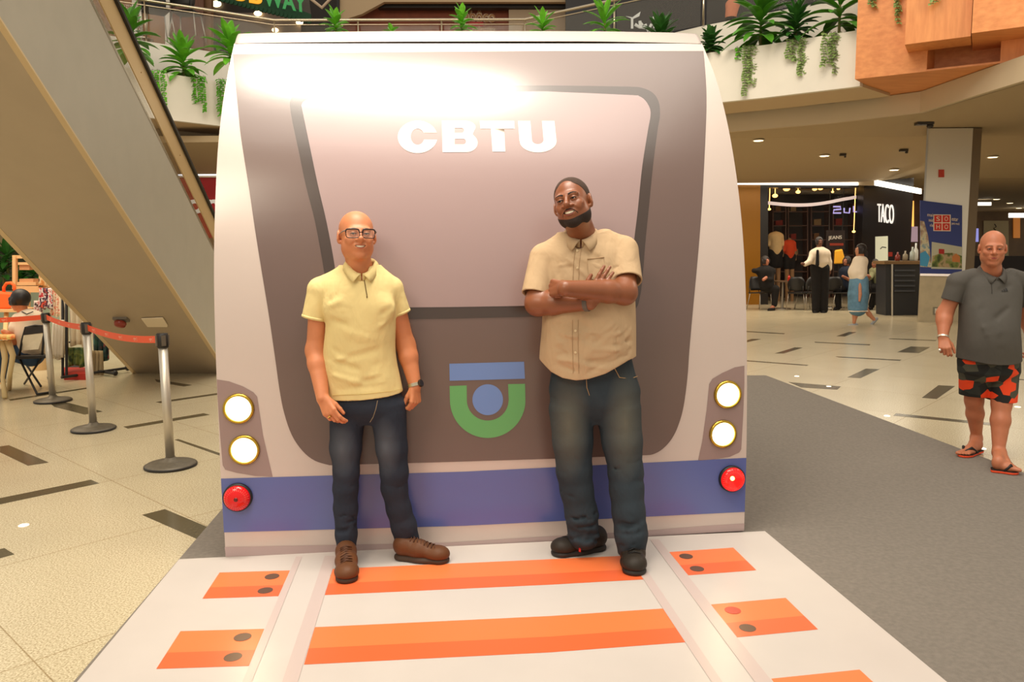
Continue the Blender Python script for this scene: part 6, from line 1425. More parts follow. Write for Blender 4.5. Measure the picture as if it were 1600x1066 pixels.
# ================= WALKING MAN (grey polo) =================
def walking_man():
    Y0 = 5.66; J = lambda x, y, d=0.: W(x, y, Y0 + d)
    t = thing('person', 'bald man walking in a dark grey polo shirt, orange camouflage shorts and flip-flops', 'person', gp(1545, 722, .006))
    SK = skin('skin_reddish', (188, 116, 82)); head = W(1551, 388, Y0 - .04); fr = head_frame(head, -.42, .10, .02, 1.03); P = dict(w=1.0, nose=.0125, nw=1.1)
    T, R, s = fr; hs = head_sdf(fr, P); hs.cap(T(0, .028, -.06), J(1549, 427, .02), .058, .07, .03); hs.cap(T(0, -.04, -.1), J(1547, 422, -.02), .03, .05, .03)
    shA, elA, wrA = J(1497, 448, .02), J(1476, 490, .06), J(1473.5, 527, -.03); shB, elB, wrB = J(1599, 447, .03), J(1606, 495, .1), J(1612, 532, .12)
    arm = Sdf()
    for a, e, w in ((shA, elA, wrA), (shB, elB, wrB)):
        arm.cap(a, e, .054, .052, .02); f = e.lerp(w, .3); arm.cap(e, f, .052, .052, .03); arm.cap(f, w, .052, .032, .02)
    dA = (J(1476, 541, -.07) - wrA).normalized(); HA = hand_sdf(wrA, dA, Vector((-.5, -.9, .1)), Vector((.9, -.5, 0)), .9, 1.05, .02, (.6, .5), curls=(.8, 1.0, 1.1, 1.2)); HB = hand_sdf(wrB, (wrB - elB).normalized(), Vector((.8, -.5, 0)), Vector((-.5, -.8, 0)), .8, 1.)
    kL, aL = J(1522, 625, .10), J(1526, 685, .20); kR, aR = J(1565, 630, -.05), J(1560, 708, -.14)
    fL_h, fL_t = gp(1529, 703, .022), gp(1502, 712, .022); fR_h, fR_t = gp(1551, 733, .022), gp(1594, 736, .03)
    legs = Sdf()
    legs.cap(J(1524, 580, .03), kL, .085, .062, .03); legs.cap(kL, kL.lerp(aL, .35), .058, .060, .03); legs.cap(kL.lerp(aL, .35), aL, .060, .034, .02)
    legs.cap(J(1564, 580, .0), kR, .085, .066, .03); legs.cap(kR, kR.lerp(aR, .35), .060, .064, .03); legs.cap(kR.lerp(aR, .35), aR, .064, .037, .02)
    def foot(h, tt, an, sd_):
        d = (tt - h); L = d.length; d.normalize(); sv = d.cross(Vector((0, 0, 1))).normalized() * sd_; U = Vector((0, 0, 1)); S = Sdf(); hl = h + d * .03 + U * .03
        S.cap(an, hl + U * .03, .036, .036, .03); S.cap(hl, h + d * L * .55 + U * .022, .034, .026, .03); S.cap(an + d * .02, h + d * L * .62 + U * .026, .030, .020, .03); S.cap(h + d * L * .55 - sv * .018 + U * .018, h + d * L * .80 - sv * .022 + U * .014, .026, .016, .02); S.cap(h + d * L * .5 + sv * .015 + U * .02, h + d * L * .80 + sv * .02 + U * .015, .026, .018, .02)
        for k, (o_, l_, r_) in enumerate(((.032, .97, .0135), (.012, .97, .010), (-.006, .94, .0095), (-.022, .90, .009), (-.036, .86, .0085))): S.cap(h + d * L * .74 + sv * o_ * .85 + U * .015, h + d * L * l_ + sv * o_ + U * .012, r_, r_, .004)
        return S
    FL = foot(fL_h, fL_t, aL, 1); FR = foot(fR_h, fR_t, aR, 1)
    inner = Sdf(); torso(inner, Y0, [(436, 1525, 1572, .07, .02), (480, 1512, 1578, .1, 0), (540, 1512, 1580, .12, 0), (580, 1512, 1582, .11, 0)])
    for q in (shA, shB): inner.cap(J(1549, 440, .02), q, .055, .055, .03)
    hm_ = hs.mesh(.003)
    npb = npmesh('body', [hm_, (arm + HA + HB).mesh(.004), (legs + FL + FR).mesh(.004), inner.mesh(.012)], SK, t)
    eyes(fr, npb, SK, (70, 50, 36), .7, (0, 0), browc=mat('brow_light', (130, 84, 56), .8), browt=.003, surf=surf_of(fr, hm_[0])); lips(fr, npb, mat('lip_red', (166, 80, 66), .45), 0)
    HR = mat('hair_shaved_brown', (112, 78, 56), .8, bump=.4, bscale=400)
    def kh(S): S.cut(T(0, .035, .03), R @ Vector((0, -1, .25)).normalized()); S.cut(T(0, 0, .075), R @ Vector((0, .2, 1)).normalized()); S.cut(T(0, 0, -.05), R @ Vector((0, 0, -1)))
    cap_part(fr, P, .0022, kh, .003, HR, 'hair', npb)
    G = cloth('polo_grey', (84, 80, 74), 500, .4, .75, .05, 8); G.node_tree.nodes['Principled BSDF'].inputs['Specular IOR Level'].default_value = .35
    S = Sdf(); torso(S, Y0, [(424, 1531, 1569, .07, .03), (430, 1518, 1580, .09, .02), (440, 1506, 1592, .11, .01), (458, 1503, 1594, .13, 0), (485, 1503, 1590, .15, -.02), (512, 1504, 1586, .17, -.04), (535, 1502, 1588, .175, -.04), (566, 1499, 1590, .165, -.02)], .03)
    S.cap(J(1520, 432, .02), J(1495, 440, .02), .058, .066, .04); S.cap(J(1580, 432, .02), J(1600, 440, .03), .058, .066, .04)
    S.sub(sleeve(J(1496, 442, .02), J(1486, 470, .03), .070, .068), .014); S.sub(sleeve(J(1600, 442, .03), J(1604, 477, .05), .066, .064), .014)
    S.cap(J(1549, 405, .0), J(1549, 434, .0), .058, .07, .006, mode='sub'); S.cap(J(1549, 428, -.04), J(1549, 441, -.13), .045, .008, .004, mode='sub')
    for a_, b_, m_ in (((1515, 470), (1530, 460), -.006), ((1510, 500), (1540, 478), -.006), ((1508, 520), (1540, 510), .005), ((1575, 480), (1555, 500), -.006), ((1585, 500), (1560, 520), .006), ((1586, 535), (1560, 545), -.005), ((1506, 545), (1530, 540), -.005), ((1560, 455), (1580, 445), -.005), ((1530, 490), (1545, 530), .004)):
        q = J(*a_); S.ridge(W(a_[0], a_[1], S.front(q.x, q.z)), W(b_[0], b_[1], S.front(J(*b_).x, J(*b_).z)), .024, m_ * 2)
    xs, zs = zip(*[(J(x, y).x, J(x, y).z) for x, y in ((1490, 559), (1499, 560), (1520, 564), (1545, 566), (1570, 564), (1590, 559), (1600, 559))]); S.hem(xs, zs)
    sh = sobj('polo_shirt', S, .0045, G, t); F_ = S.front
    collar(J(1548, 431, .01), .070, .074, .055, .034, .016, mat('polo_grey_collar', (78, 74, 68), .8), sh, -.15, gap=.45, out=1.42, V=.07, fw=1.4)
    onf = onmesh(sh, 0, 0, 0, 0)
    MB().tube([onf(x, y, .001) for x, y in ((1549, 441), (1549.5, 447), (1550, 453), (1550, 459))], .002, 5).build('placket_edge', mat('grey_seam', (54, 50, 46), .8), sh)
    mb = MB()
    for x, h_ in ((1565, 1.6), (1568.6, 3.4), (1572.2, 5.2)): mb.poly([onf(x, 455.5), onf(x + 3, 455.5), onf(x + 3 - h_ * .35, 455.5 - h_ + .6), onf(x + .4 - h_ * .35, 455.5 - h_ - .5)])
    mb.build('chest_mark', MBLK, sh)
    # shorts with camouflage print
    M = bpy.data.materials.new('camouflage_orange'); M.use_nodes = True; nt = M.node_tree; b = nt.nodes['Principled BSDF']; b.inputs['Roughness'].default_value = .8; N = nt.nodes.new
    tc = N('ShaderNodeTexCoord'); mp = N('ShaderNodeMapping'); mp.inputs['Rotation'].default_value = (0, .6, 0); mp.inputs['Scale'].default_value = (15, 6, 17); v = N('ShaderNodeTexVoronoi'); v.inputs['Scale'].default_value = 1.0
    sp = N('ShaderNodeSeparateColor'); r = N('ShaderNodeValToRGB'); r.color_ramp.interpolation = 'CONSTANT'; e = r.color_ramp.elements; e[0].color = srgb(24, 24, 22); e[1].position = .36; e[1].color = srgb(74, 72, 58)
    x_ = e.new(.58); x_.color = srgb(238, 70, 22); x_ = e.new(.80); x_.color = srgb(40, 42, 38)
    nt.links.new(tc.outputs['Object'], mp.inputs[0]); nt.links.new(mp.outputs[0], v.inputs['Vector']); nt.links.new(v.outputs['Color'], sp.inputs[0]); nt.links.new(sp.outputs[0], r.inputs[0]); nt.links.new(r.outputs[0], b.inputs['Base Color'])
    D = Sdf(); torso(D, Y0, [(548, 1503, 1585, .14, 0), (564, 1500, 1589, .150, 0), (582, 1501, 1589, .145, 0), (594, 1512, 1578, .10, 0)], .02)
    D.cap(J(1523, 580, .02), J(1521, 622, .08), .104, .096, .02); D.cap(J(1567, 580, .0), J(1567, 630, -.04), .104, .09, .02)
    xs, zs = zip(*[(J(x, y).x, J(x, y).z) for x, y in ((1490, 618), (1510, 620), (1545, 622), (1546, 625), (1583, 626), (1600, 624))]); D.hem(xs, zs)
    for a_, b_ in (((1540, 570), (1530, 600)), ((1550, 575), (1556, 600)), ((1548, 570), (1546, 612))): D.ridge(J(*a_, -.13), J(*b_, -.11), .02, -.008)
    sobj('shorts', D, .005, M, t)
    OR = mat('sandal_orange', (236, 78, 34), .6); BK = mat('sandal_strap', (30, 26, 24), .6)
    for h_, t_, w in ((fL_h, fL_t, .048), (fR_h, fR_t, .05)):
        h_, t_ = Vector((h_.x, h_.y, .0075)), Vector((t_.x, t_.y, .0075)); d = (t_ - h_).normalized(); sv = d.cross(Vector((0, 0, 1))); L = (t_ - h_).length; vs = []
        prof_ = [(0, .55), (.03, .78), (.12, .92), (.35, .85), (.6, 1.0), (.8, 1.08), (.95, .8), (1.03, .35)]
        o1 = [h_ - d * .012 + d * L * f + sv * w * k for f, k in prof_] + [h_ - d * .012 + d * L * f - sv * w * k for f, k in prof_[::-1]]
        so = MB().prism(o1, (0, 0, .016)).build('sandal', OR, t, bevel=.004, label='orange flip-flop sole'); MB().prism([p + Vector((0, 0, .016)) for p in o1], (0, 0, .003)).build('footbed', BK, so)
        toe_p = h_ + d * L * .80 + Vector((0, 0, .03)) + sv * .012
        for sg in (-1, 1): MB().tube([toe_p, h_ + d * L * .66 + sv * sg * .03 + Vector((0, 0, .062)), h_ + d * L * .42 + sv * sg * .046 + Vector((0, 0, .02))], [.006, .011, .008], 8).build('strap', BK, so, smooth=True)
    ax = (wrA - elA).normalized(); Rw = ax.to_track_quat('Z', 'Y').to_matrix(); MB().lathe([(.035, -.007), (.039, -.006), (.039, .006), (.035, .007)], wrA, 24, Rw).build('bracelet', mat('bracelet_silver', (225, 215, 195), .3, .7), t, label='silver bracelet')
    kn, sd = HA.palm; MB().ball(kn[3] - Vector((0.01, .012, .012)), .011, 10).build('ring', mat('ring_silver', (220, 212, 196), .25, .8), t)
walking_man()
# ================= SMALL BACKGROUND FIGURES =================
def mini(Y0, lab, base, head, hr, neck, parts, name='person', vox=.012, hair=None, yaw=0., skinc=(170, 110, 80)):
    """parts: (name, material, [(px,py,dY)...], radii, kwargs) ; body part list uses 'body'"""
    J = lambda q: W(q[0], q[1], Y0 + (q[2] if len(q) > 2 else 0)); u = px(Y0)
    t = thing(name, lab, 'person' if name == 'person' else 'mannequin', base); SK = skin('skin_bg_%d_%d' % (skinc[0], skinc[1]), skinc, .5, 0)
    B = Sdf()
    if head:
        c = J(head); fr = head_frame(c, yaw, 0, 0, hr); B = head_sdf(fr, {}); B.cap(fr[0](0, .02, -.07), J(neck), .05, .05, .03)
    meshes = {}; order = []
    for nm, m, pts, rs, kw in parts:
        S = B if nm == 'body' else meshes.get(nm) or meshes.setdefault(nm, Sdf())
        if nm != 'body' and nm not in order: order.append((nm, m)) if (nm, m) not in order else None
        S.chain([J(p) for p in pts], rs, kw.get('k', .02), n=kw.get('n'), q=kw.get('q', 1)) if len(pts) > 1 else S.ell(J(pts[0]), rs, k=kw.get('k', .02))
    if B.ops: npmesh('body', [B.mesh(min(vox, .008))], SK, t)
    for nm, m in order: sobj(nm, meshes[nm], vox, m, t)
    if head and hair:
        hm, keep, inf = hair; H = head_sdf(fr, {}); H.infl(inf); keep(H, fr); sobj('hair', H, .008, hm, t)
    return t, (fr if head else None)
CW = cloth('cloth_white', (226, 208, 184), 200, .4, .8, .03, 10); CB = cloth('skirt_denim_blue', (96, 130, 152), 200, .3, .8, .2, 6); CK = cloth('cloth_black', (30, 27, 26), 200, .3); HB_ = mat('hair_dark_brown', (34, 24, 20), .6)
def hair_long(S, fr):
    T, R, s = fr; S.ell(T(0, -.13, -.02), (.065 * s, .09 * s, .11 * s), np.array(R), .01, 'sub'); S.cut(T(0, 0, -.075), Vector((0, 0, -1)))
Yw = gp(1331, 508).y
t, fr = mini(Yw, 'woman in a white blouse and blue denim skirt walking past the cafe tables', gp(1340, 508), (1344.5, 391), 1.02, (1347, 405), [
    ('body', 0, [(1348, 412), (1343, 437, -.12), (1344, 458, -.2)], [.05, .042, .03], {}), ('body', 0, [(1344, 460, -.2), (1343, 470, -.22)], [.034, .022], {}), ('body', 0, [(1334, 480), (1336, 494), (1334.5, 504)], [.05, .052, .032], {}), ('body', 0, [(1350, 478, .1), (1358, 491, .1), (1366, 500, .1)], [.05, .048, .032], {}),
    ('blouse', CW, [(1341, 408), (1349, 408)], [.09, .09], {}), ('blouse', CW, [(1343, 410), (1340, 425), (1341, 438)], [.14, .175, .15], {'k': .04}), ('blouse', CW, [(1349, 411), (1345, 433, -.12)], [.09, .075], {}),
    ('skirt', CB, [(1342, 440), (1341, 460), (1340, 480)], [.185, .2, .19], {}),
    ('shoe', mat('shoe_grey_blue', (140, 140, 140), .6), [(1338, 507.5), (1326, 509)], [.035, .028], {}), ('shoe', MATS['shoe_grey_blue'], [(1370, 498, .1), (1362, 507, .1)], [.034, .03], {})],
    hair=(HB_, hair_long, .012), yaw=-1.35, skinc=(184, 122, 88))
T = fr[0]; MB().tube([T(0, .09, .02), T(0, .12, -.06), T(0, .11, -.16), T(0, .09, -.22)], [.03, .045, .04, .012], 10).build('ponytail', HB_, t, smooth=True)
MB().tube([W(1325.5, 486.3, Yw - .18), W(1333, 486.8, Yw - .22), W(1342, 486.8, Yw - .22), W(1356, 486.3, Yw - .12)], .012, 6).build('skirt_fringe', CW, t)
# waiter
Yq = 19.4
mini(Yq, 'waiter in a white shirt, black tie and black trousers standing among the cafe tables', gp(1282, 489), (1280, 378), 1.0, (1280, 390), [
    ('shirt', CW, [(1272, 397), (1290, 397)], [.12, .12], {}), ('shirt', CW, [(1281, 398), (1281, 410), (1281, 416)], [.2, .18, .13], {'k': .05}), ('shirt', CW, [(1271, 397), (1265, 409, -.1), (1258, 413, -.2)], [.09, .07, .055], {}), ('shirt', CW, [(1291, 397), (1295, 410), (1296, 420)], [.09, .075, .06], {}),
    ('trousers', CK, [(1275, 420), (1287, 420)], [.14, .14], {}), ('trousers', CK, [(1276, 420), (1276, 450), (1275, 484)], [.15, .12, .1], {}), ('trousers', CK, [(1286, 420), (1287, 450), (1287, 484)], [.15, .12, .1], {}), ('tie', CK, [(1277.5, 392, -.2), (1277, 414, -.22)], [.03, .045], {}),
    ('body', 0, [(1257, 413, -.2), (1253, 412, -.25)], [.04, .03], {}), ('body', 0, [(1296, 420), (1296, 427)], [.04, .035], {}), ('shoe', CK, [(1275, 487), (1273, 489, -.1)], [.06, .05], {}), ('shoe', CK, [(1287, 487), (1286, 489, -.1)], [.06, .05], {})],
    hair=(HB_, hair_long, .01), yaw=0, skinc=(110, 66, 44))
# seated guests
Yg = 20.3
mini(Yg, 'guest in black seated at the leftmost cafe table with back to the train', gp(1196, 484), (1196, 408), 1.0, (1197, 420), [
    ('jacket', CK, [(1186, 424), (1206, 424)], [.1, .1], {}), ('jacket', CK, [(1196, 426), (1198, 445)], [.2, .19], {'k': .05}), ('jacket', CK, [(1186, 424), (1178, 423, -.1)], [.08, .06], {}), ('jacket', CK, [(1206, 425), (1204, 437, -.15), (1196, 436, -.2)], [.08, .06, .05], {}),
    ('trousers', CK, [(1200, 450), (1212, 452, -.1), (1210, 476, -.1)], [.14, .1, .07], {}), ('body', 0, [(1197, 434, -.22), (1193, 437, -.25)], [.04, .04], {}), ('body', 0, [(1209, 478, -.1), (1206, 482, -.12)], [.05, .05], {}), ('shoe', CK, [(1209, 483, -.12), (1202, 484.5, -.2)], [.045, .045], {})],
    hair=(HB_, hair_long, .02), yaw=.4, skinc=(170, 104, 76))
mini(Yg, 'guest in dark blue seated behind the walking woman, facing the train', gp(1322, 484), (1323, 408), 1.0, (1324, 418), [
    ('top', cloth('cloth_navy', (34, 40, 54), 200), [(1318, 424), (1328, 424)], [.1, .1], {}), ('top', MATS['cloth_navy'], [(1323, 426), (1321, 445)], [.18, .17], {'k': .05}), ('body', 0, [(1329, 424), (1326, 437, -.15), (1317, 432, -.2)], [.05, .045, .035], {}), ('trousers', CK, [(1320, 448), (1308, 452, -.1), (1310, 480, -.1)], [.13, .1, .07], {}), ('shoe', CK, [(1309, 482, -.1), (1303, 484, -.2)], [.05, .045], {})],
    hair=(HB_, hair_long, .015), yaw=-.9, skinc=(150, 92, 66))
mini(Yg, 'guest in an olive green top seated between the woman and the bar counter', gp(1375, 484), (1367, 412), 1.0, (1369, 422), [
    ('top', cloth('cloth_olive', (128, 126, 92), 200), [(1364, 424), (1376, 425)], [.1, .1], {}), ('top', MATS['cloth_olive'], [(1371, 427), (1374, 444)], [.18, .18], {'k': .05}), ('top', MATS['cloth_olive'], [(1364, 425), (1360, 434, -.15)], [.07, .06], {}), ('body', 0, [(1360, 434, -.15), (1356, 431, -.2)], [.045, .04], {}),
    ('trousers', CK, [(1373, 448), (1362, 450, -.1), (1362, 478, -.1)], [.14, .1, .07], {}), ('shoe', CK, [(1361, 482, -.1), (1356, 484, -.2)], [.05, .045], {})],
    hair=(HB_, hair_long, .006), yaw=-.7, skinc=(150, 92, 66))
# shop mannequins
Ym = 24.0
MM = mat('mannequin_body', (150, 110, 70), .4)
for x, y0, m, lab, tk in ((1212, 370, cloth('tee_cream', (232, 196, 140), 200), 'mannequin in a cream t-shirt at the left of the shop window', 1.0), (1233.5, 381, cloth('tee_orange_red', (216, 72, 32), 200), 'shorter mannequin in an orange red t-shirt', .82)):
    t, _ = mini(Ym, lab, W(x, 470, Ym), None, 1, None, [('tee', m, [(x - 6 * tk, y0), (x + 6 * tk, y0)], [.12 * tk, .12 * tk], {}), ('tee', m, [(x, y0 + 2), (x, y0 + 22 * tk)], [.2 * tk, .18 * tk], {'k': .05}), ('tee', m, [(x - 7 * tk, y0), (x - 10 * tk, y0 + 12 * tk)], [.1 * tk, .075 * tk], {}), ('tee', m, [(x + 7 * tk, y0), (x + 10 * tk, y0 + 12 * tk)], [.1 * tk, .075 * tk], {}),
        ('trousers', CK, [(x - 4, y0 + 25 * tk), (x + 4, y0 + 25 * tk)], [.15 * tk, .15 * tk], {}), ('trousers', CK, [(x - 3, y0 + 24 * tk), (x - 4, y0 + 44 * tk)], [.15 * tk, .12 * tk], {}), ('trousers', CK, [(x + 3, y0 + 24 * tk), (x + 4, y0 + 44 * tk)], [.15 * tk, .12 * tk], {}),
        ('leg', MM, [(x - 4, y0 + 44 * tk), (x - 4, 470)], [.07, .05], {}), ('leg', MM, [(x + 4, y0 + 44 * tk), (x + 4, 470)], [.07, .05], {}), ('neck', MM, [(x, y0 - 2), (x, y0 - 6)], [.07, .06], {}), ('arm', MM, [(x + 10 * tk, y0 + 14 * tk), (x + 11 * tk, y0 + 30 * tk)], [.05, .04], {})], name='mannequin')
yt = thing('garment_stand', 'yellow garment on a slim stand behind the seated guest in dark blue', 'garment stand', W(1311, 480, 20.9)); p = W(1311, 402, 20.9); p.z = 0
MB().hexa([W(1303, 413, 20.8), W(1322, 412, 20.8), W(1322, 411, 21.1), W(1303, 412, 21.1)], [W(1304, 392, 20.8), W(1316, 390, 20.8), W(1316, 389, 21.1), W(1304, 391, 21.1)]).build('garment', mat('cloth_yellow', (226, 160, 30), .8), yt, bevel=.03)
MB().tube([p, p + Vector((0, 0, 1.45))], .02, 8).build('pole', MBLK, yt); MB().lathe([(.18, 0), (.18, .02)], p, 16).build('foot', MBLK, yt)
# cafe chairs and tables
lm = mat('chair_leg_metal', (170, 160, 146), .35, .7)
for x, y, rz, lab in ((1187, 484, .5, 'leftmost black cafe chair, under the guest in black'), (1243, 484, 2.8, 'second black cafe chair from the gold wall, seen from behind'), (1262, 484, 3.4, 'black cafe chair directly in front of the waiter'),
                      (1300, 484, 2.9, 'black cafe chair just left of the walking woman'), (1316, 485, -.4, 'black cafe chair under the guest in dark blue'), (1376, 485, .2, 'black cafe chair under the guest in olive green')):
    shell_chair(gp(x, y), rz, lab, 'chair', 1.0, 'cafe chairs', lm)
for x, y, lab in ((1222, 483, 'small round cafe table in front of the mannequins'), (1292, 481, 'small round cafe table at the waiter side'), (1350, 482, 'small round cafe table behind the walking woman')):
    p = gp(x, y); t = thing('cafe_table', lab, 'table', p, 'cafe tables'); MB().lathe([(.38, .72), (.38, .745)], p, 28).build('tabletop', mat('table_dark', (92, 70, 50), .3), t); MB().lathe([(.03, .02), (.03, .72)], p, 12).build('pedestal', lm, t); MB().lathe([(.22, 0), (.2, .02), (.03, .03)], p, 20).build('foot', lm, t)
p = gp(1222, 483); tag(MB().lathe([(.035, .748), (.035, .85), (.02, .87), (.015, .9)], p + Vector((.12, -.1, 0)), 12).build('sauce_bottle', mat('bottle_red', (190, 40, 26), .3)), 'small red sauce bottle on the cafe table by the mannequins', 'bottle')
bs = thing('bar_stool', 'dark bar stool with backrest at the bar counter', 'stool', gp(1412, 489), None); b = gp(1412, 489)
for sx in (-.2, .2):
    for sy in (-.2, .2): MB().tube([b + Vector((sx, sy, 0)), b + Vector((sx * .8, sy * .8, .74))], .016, 8).build('leg', MBLK, bs)
MB().box(b + Vector((0, 0, .76)), (.42, .42, .05)).build('seat', CK, bs, bevel=.015); MB().box(b + Vector((0, -.2, 1.0)), (.42, .03, .3)).build('backrest', CK, bs, bevel=.01)
MB().tube([b + Vector((-.19, -.19, .3)), b + Vector((.19, -.19, .3))], .012, 8).build('footrest', MBLK, bs)
# ================= CRAFT STALL at left =================
Yl = gp(45, 606).y
J = lambda x, y, d=0.: W(x, y, Yl + d)
SKL = (196, 120, 78)
def hair_short(S, fr):
    T, R, s = fr; S.ell(T(0, -.135, -.01), (.07 * s, .085 * s, .09 * s), np.array(R), .01, 'sub'); S.cut(T(0, .0, -.055), Vector((0, -.1, -1)))
t, fr = mini(Yl, 'person with short black hair in a white top sitting at the craft table', gp(45, 606), (31, 470), 1.06, (37, 489), [
    ('body', 0, [(30, 500), (20, 520, -.05), (22, 534, -.1)], [.05, .045, .04], {}), ('body', 0, [(22, 534, -.1), (12, 522, -.2)], [.04, .03], {}), ('body', 0, [(10, 521, -.2), (5, 518, -.22)], [.036, .025], {}), ('body', 0, [(36, 488), (44, 500)], [.055, .07], {}),
    ('top', CW, [(30, 500), (58, 499)], [.075, .085], {}), ('top', CW, [(46, 502), (48, 520), (50, 545)], [.145, .15, .15], {'k': .05}), ('top', CW, [(30, 500), (24, 512, -.05)], [.08, .07], {}), ('top', CW, [(58, 500), (62, 515)], [.085, .07], {}),
    ('jeans', cloth('jeans_mid_blue', (60, 82, 112), 200), [(48, 553), (20, 550, -.05), (2, 552, -.1)], [.15, .11, .09], {}), ('jeans', MATS['jeans_mid_blue'], [(2, 552, -.1), (0, 590, -.1)], [.09, .06], {})],
    hair=(mat('hair_black', (22, 16, 14), .45), hair_short, .013), yaw=-1.9, vox=.008, skinc=SKL)
T = fr[0]; MB().tube([T(-.04, -.112, .004), T(.02, -.118, .004), T(.062, -.10, .004), T(.084, -.02, .008), T(.084, .01, .004)], .003, 6).build('glasses', mat('glasses_dark', (34, 20, 18), .25), t)
MB().tube([W(34, 487, Yl - .1), W(42, 491, Yl - .12), W(52, 487, Yl - .08)], .006, 6).build('lanyard', MBLK, t)
# folding chair
fc = thing('folding_chair', 'black folding chair with padded back and white backrest shell near the farthest queue post', 'chair', gp(50, 608))
_J = J; J = lambda x, y, d=0.: _J(x, y, d - .2)
MB().tube([J(30, 556, -.1), J(35, 530, -.02), J(40, 512, 0), (J(55, 509, 0)), J(70, 509, .02), J(68, 530, 0), J(66, 556, -.1)], .013, 8).build('back_frame', MBLK, fc, smooth=True)
MB().hexa([J(37, 524, -.03), J(69, 520, .0), J(69, 519, .03), J(37, 523, 0)], [J(41, 511, -.02), J(70, 509, .01), J(70, 508.5, .04), J(41, 510.5, .01)]).build('back_pad', MBLK, fc, bevel=.006)
MB().hexa([J(32, 548, -.06), J(60, 546, -.05), J(60, 546, -.04), J(32, 548, -.05)], [J(37, 524, -.025), J(68, 521, .0), J(68, 521, .01), J(37, 524, -.015)]).build('backrest', cloth('mesh_white_check', (216, 204, 176), 200), fc)
MB().hexa([J(24, 562, -.2), J(72, 560, -.15), J(70, 556, .3), J(28, 557, .25)], [J(24, 557, -.2), J(72, 555, -.15), J(70, 552, .3), J(28, 553, .25)]).build('seat', MBLK, fc, bevel=.008)
J = _J
for a, b_ in (((30, 560, -.15), (58, 616, -.1)), ((66, 558, -.1), (38, 600, .15)), ((32, 556, .2), (64, 604, .25))): MB().tube([J(*a), J((a[0] + b_[0]) / 2, (a[1] + b_[1]) / 2, (a[2] + b_[2]) / 2), gp(b_[0], b_[1], .012)], .012, 8).build('leg', MBLK, fc, smooth=True)
MB().tube([gp(58, 616, .012), gp(86, 612, .012), J(75, 590, .0)], .012, 8).build('foot_bar', MBLK, fc, smooth=True)
# table with curved cream legs
tb = thing('craft_table', 'table with curved cream legs and colourful cloth top at the far left', 'table', gp(8, 614))
ML_ = mat('table_cream_paint', (214, 190, 140), .5); Yt = gp(8, 622).y
for a in ([(4, 532), (8, 560), (4, 590), (8, 622)], [(12, 532), (20, 555), (16, 585), (14, 608)], [(-30, 532), (-34, 560), (-28, 590), (-32, 618)]): MB().tube([W(x, y, Yt) if i < 3 else gp(x, y, .02) for i, (x, y) in enumerate(a)], [.035, .03, .022, .028], 10).build('leg', ML_, tb, smooth=True)
MB().hexa([W(-60, 531, Yt - .2), W(24, 531, Yt - .2), W(24, 529, Yt + .5), W(-60, 529, Yt + .5)], [W(-60, 524, Yt - .2), W(25, 524, Yt - .2), W(25, 522, Yt + .5), W(-60, 522, Yt + .5)]).build('tabletop', picmat('craft_cloth', [(60, 140, 70), (236, 120, 50), (240, 210, 120), (200, 60, 40)], 9), tb, bevel=.02)
# goods behind
Ys = 11.5
def sl(name, x0, y0, x1, y1, Y, m, t, lab, cat='shelf', **k): return slab(name, x0, y0, x1, y1, Y, m, t, lab, cat, **k)
rk = thing('wooden_shelf', 'small pale wooden shelf frame with trays above the orange handbag', 'shelf', W(45, 470, Ys))
WD = mat('pale_wood', (222, 176, 122), .6)
for a in ((19, 400, 24, 452), (62, 404, 66, 450)): slab('upright', *a, Ys, WD, .06, parent=rk)
for a in ((19, 399, 66, 404), (24, 447, 76, 457), (28, 410, 48, 414), (26, 441, 56, 446)): slab('shelf_board', *a, Ys + .02, WD, .3, parent=rk)
for a in ((30, 414, 46, 422), (30, 436, 52, 442)): slab('tray', *a, Ys + .05, mat('tray_tan', (204, 148, 100), .6), .2, parent=rk)
for a in ((40, 457, 44, 620),): slab('post', *a, Ys + .3, WD, .06, parent=rk)
et = thing('display_table', 'wooden display table top with trestle leg under the orange handbag', 'table', W(5, 486, Ys - .6))
slab('tabletop', -60, 484, 26, 488, Ys - .6, WD, .5, parent=et); MB().tube([W(10, 488, Ys - .4), gp(4, 600)], .03, 8).build('leg', WD, et)
hb = thing('handbag', 'bright orange handbag with round handle on the display table', 'handbag', W(6, 484, Ys - .5)); MH = mat('bag_orange', (240, 96, 26), .6)
MB().hexa([W(-14, 484, Ys - .5), W(17, 483, Ys - .5), W(17, 482, Ys - .25), W(-14, 483, Ys - .25)], [W(-12, 455, Ys - .48), W(23, 458, Ys - .48), W(23, 457, Ys - .3), W(-12, 454, Ys - .3)]).build('bag_body', MH, hb, bevel=.03)
MB().tube([W(x, y, Ys - .4) for x, y in ((6, 457), (6, 449), (10, 443), (17, 442), (22, 446), (23, 458))], .022, 8).build('bag_handle', MH, hb, smooth=True)
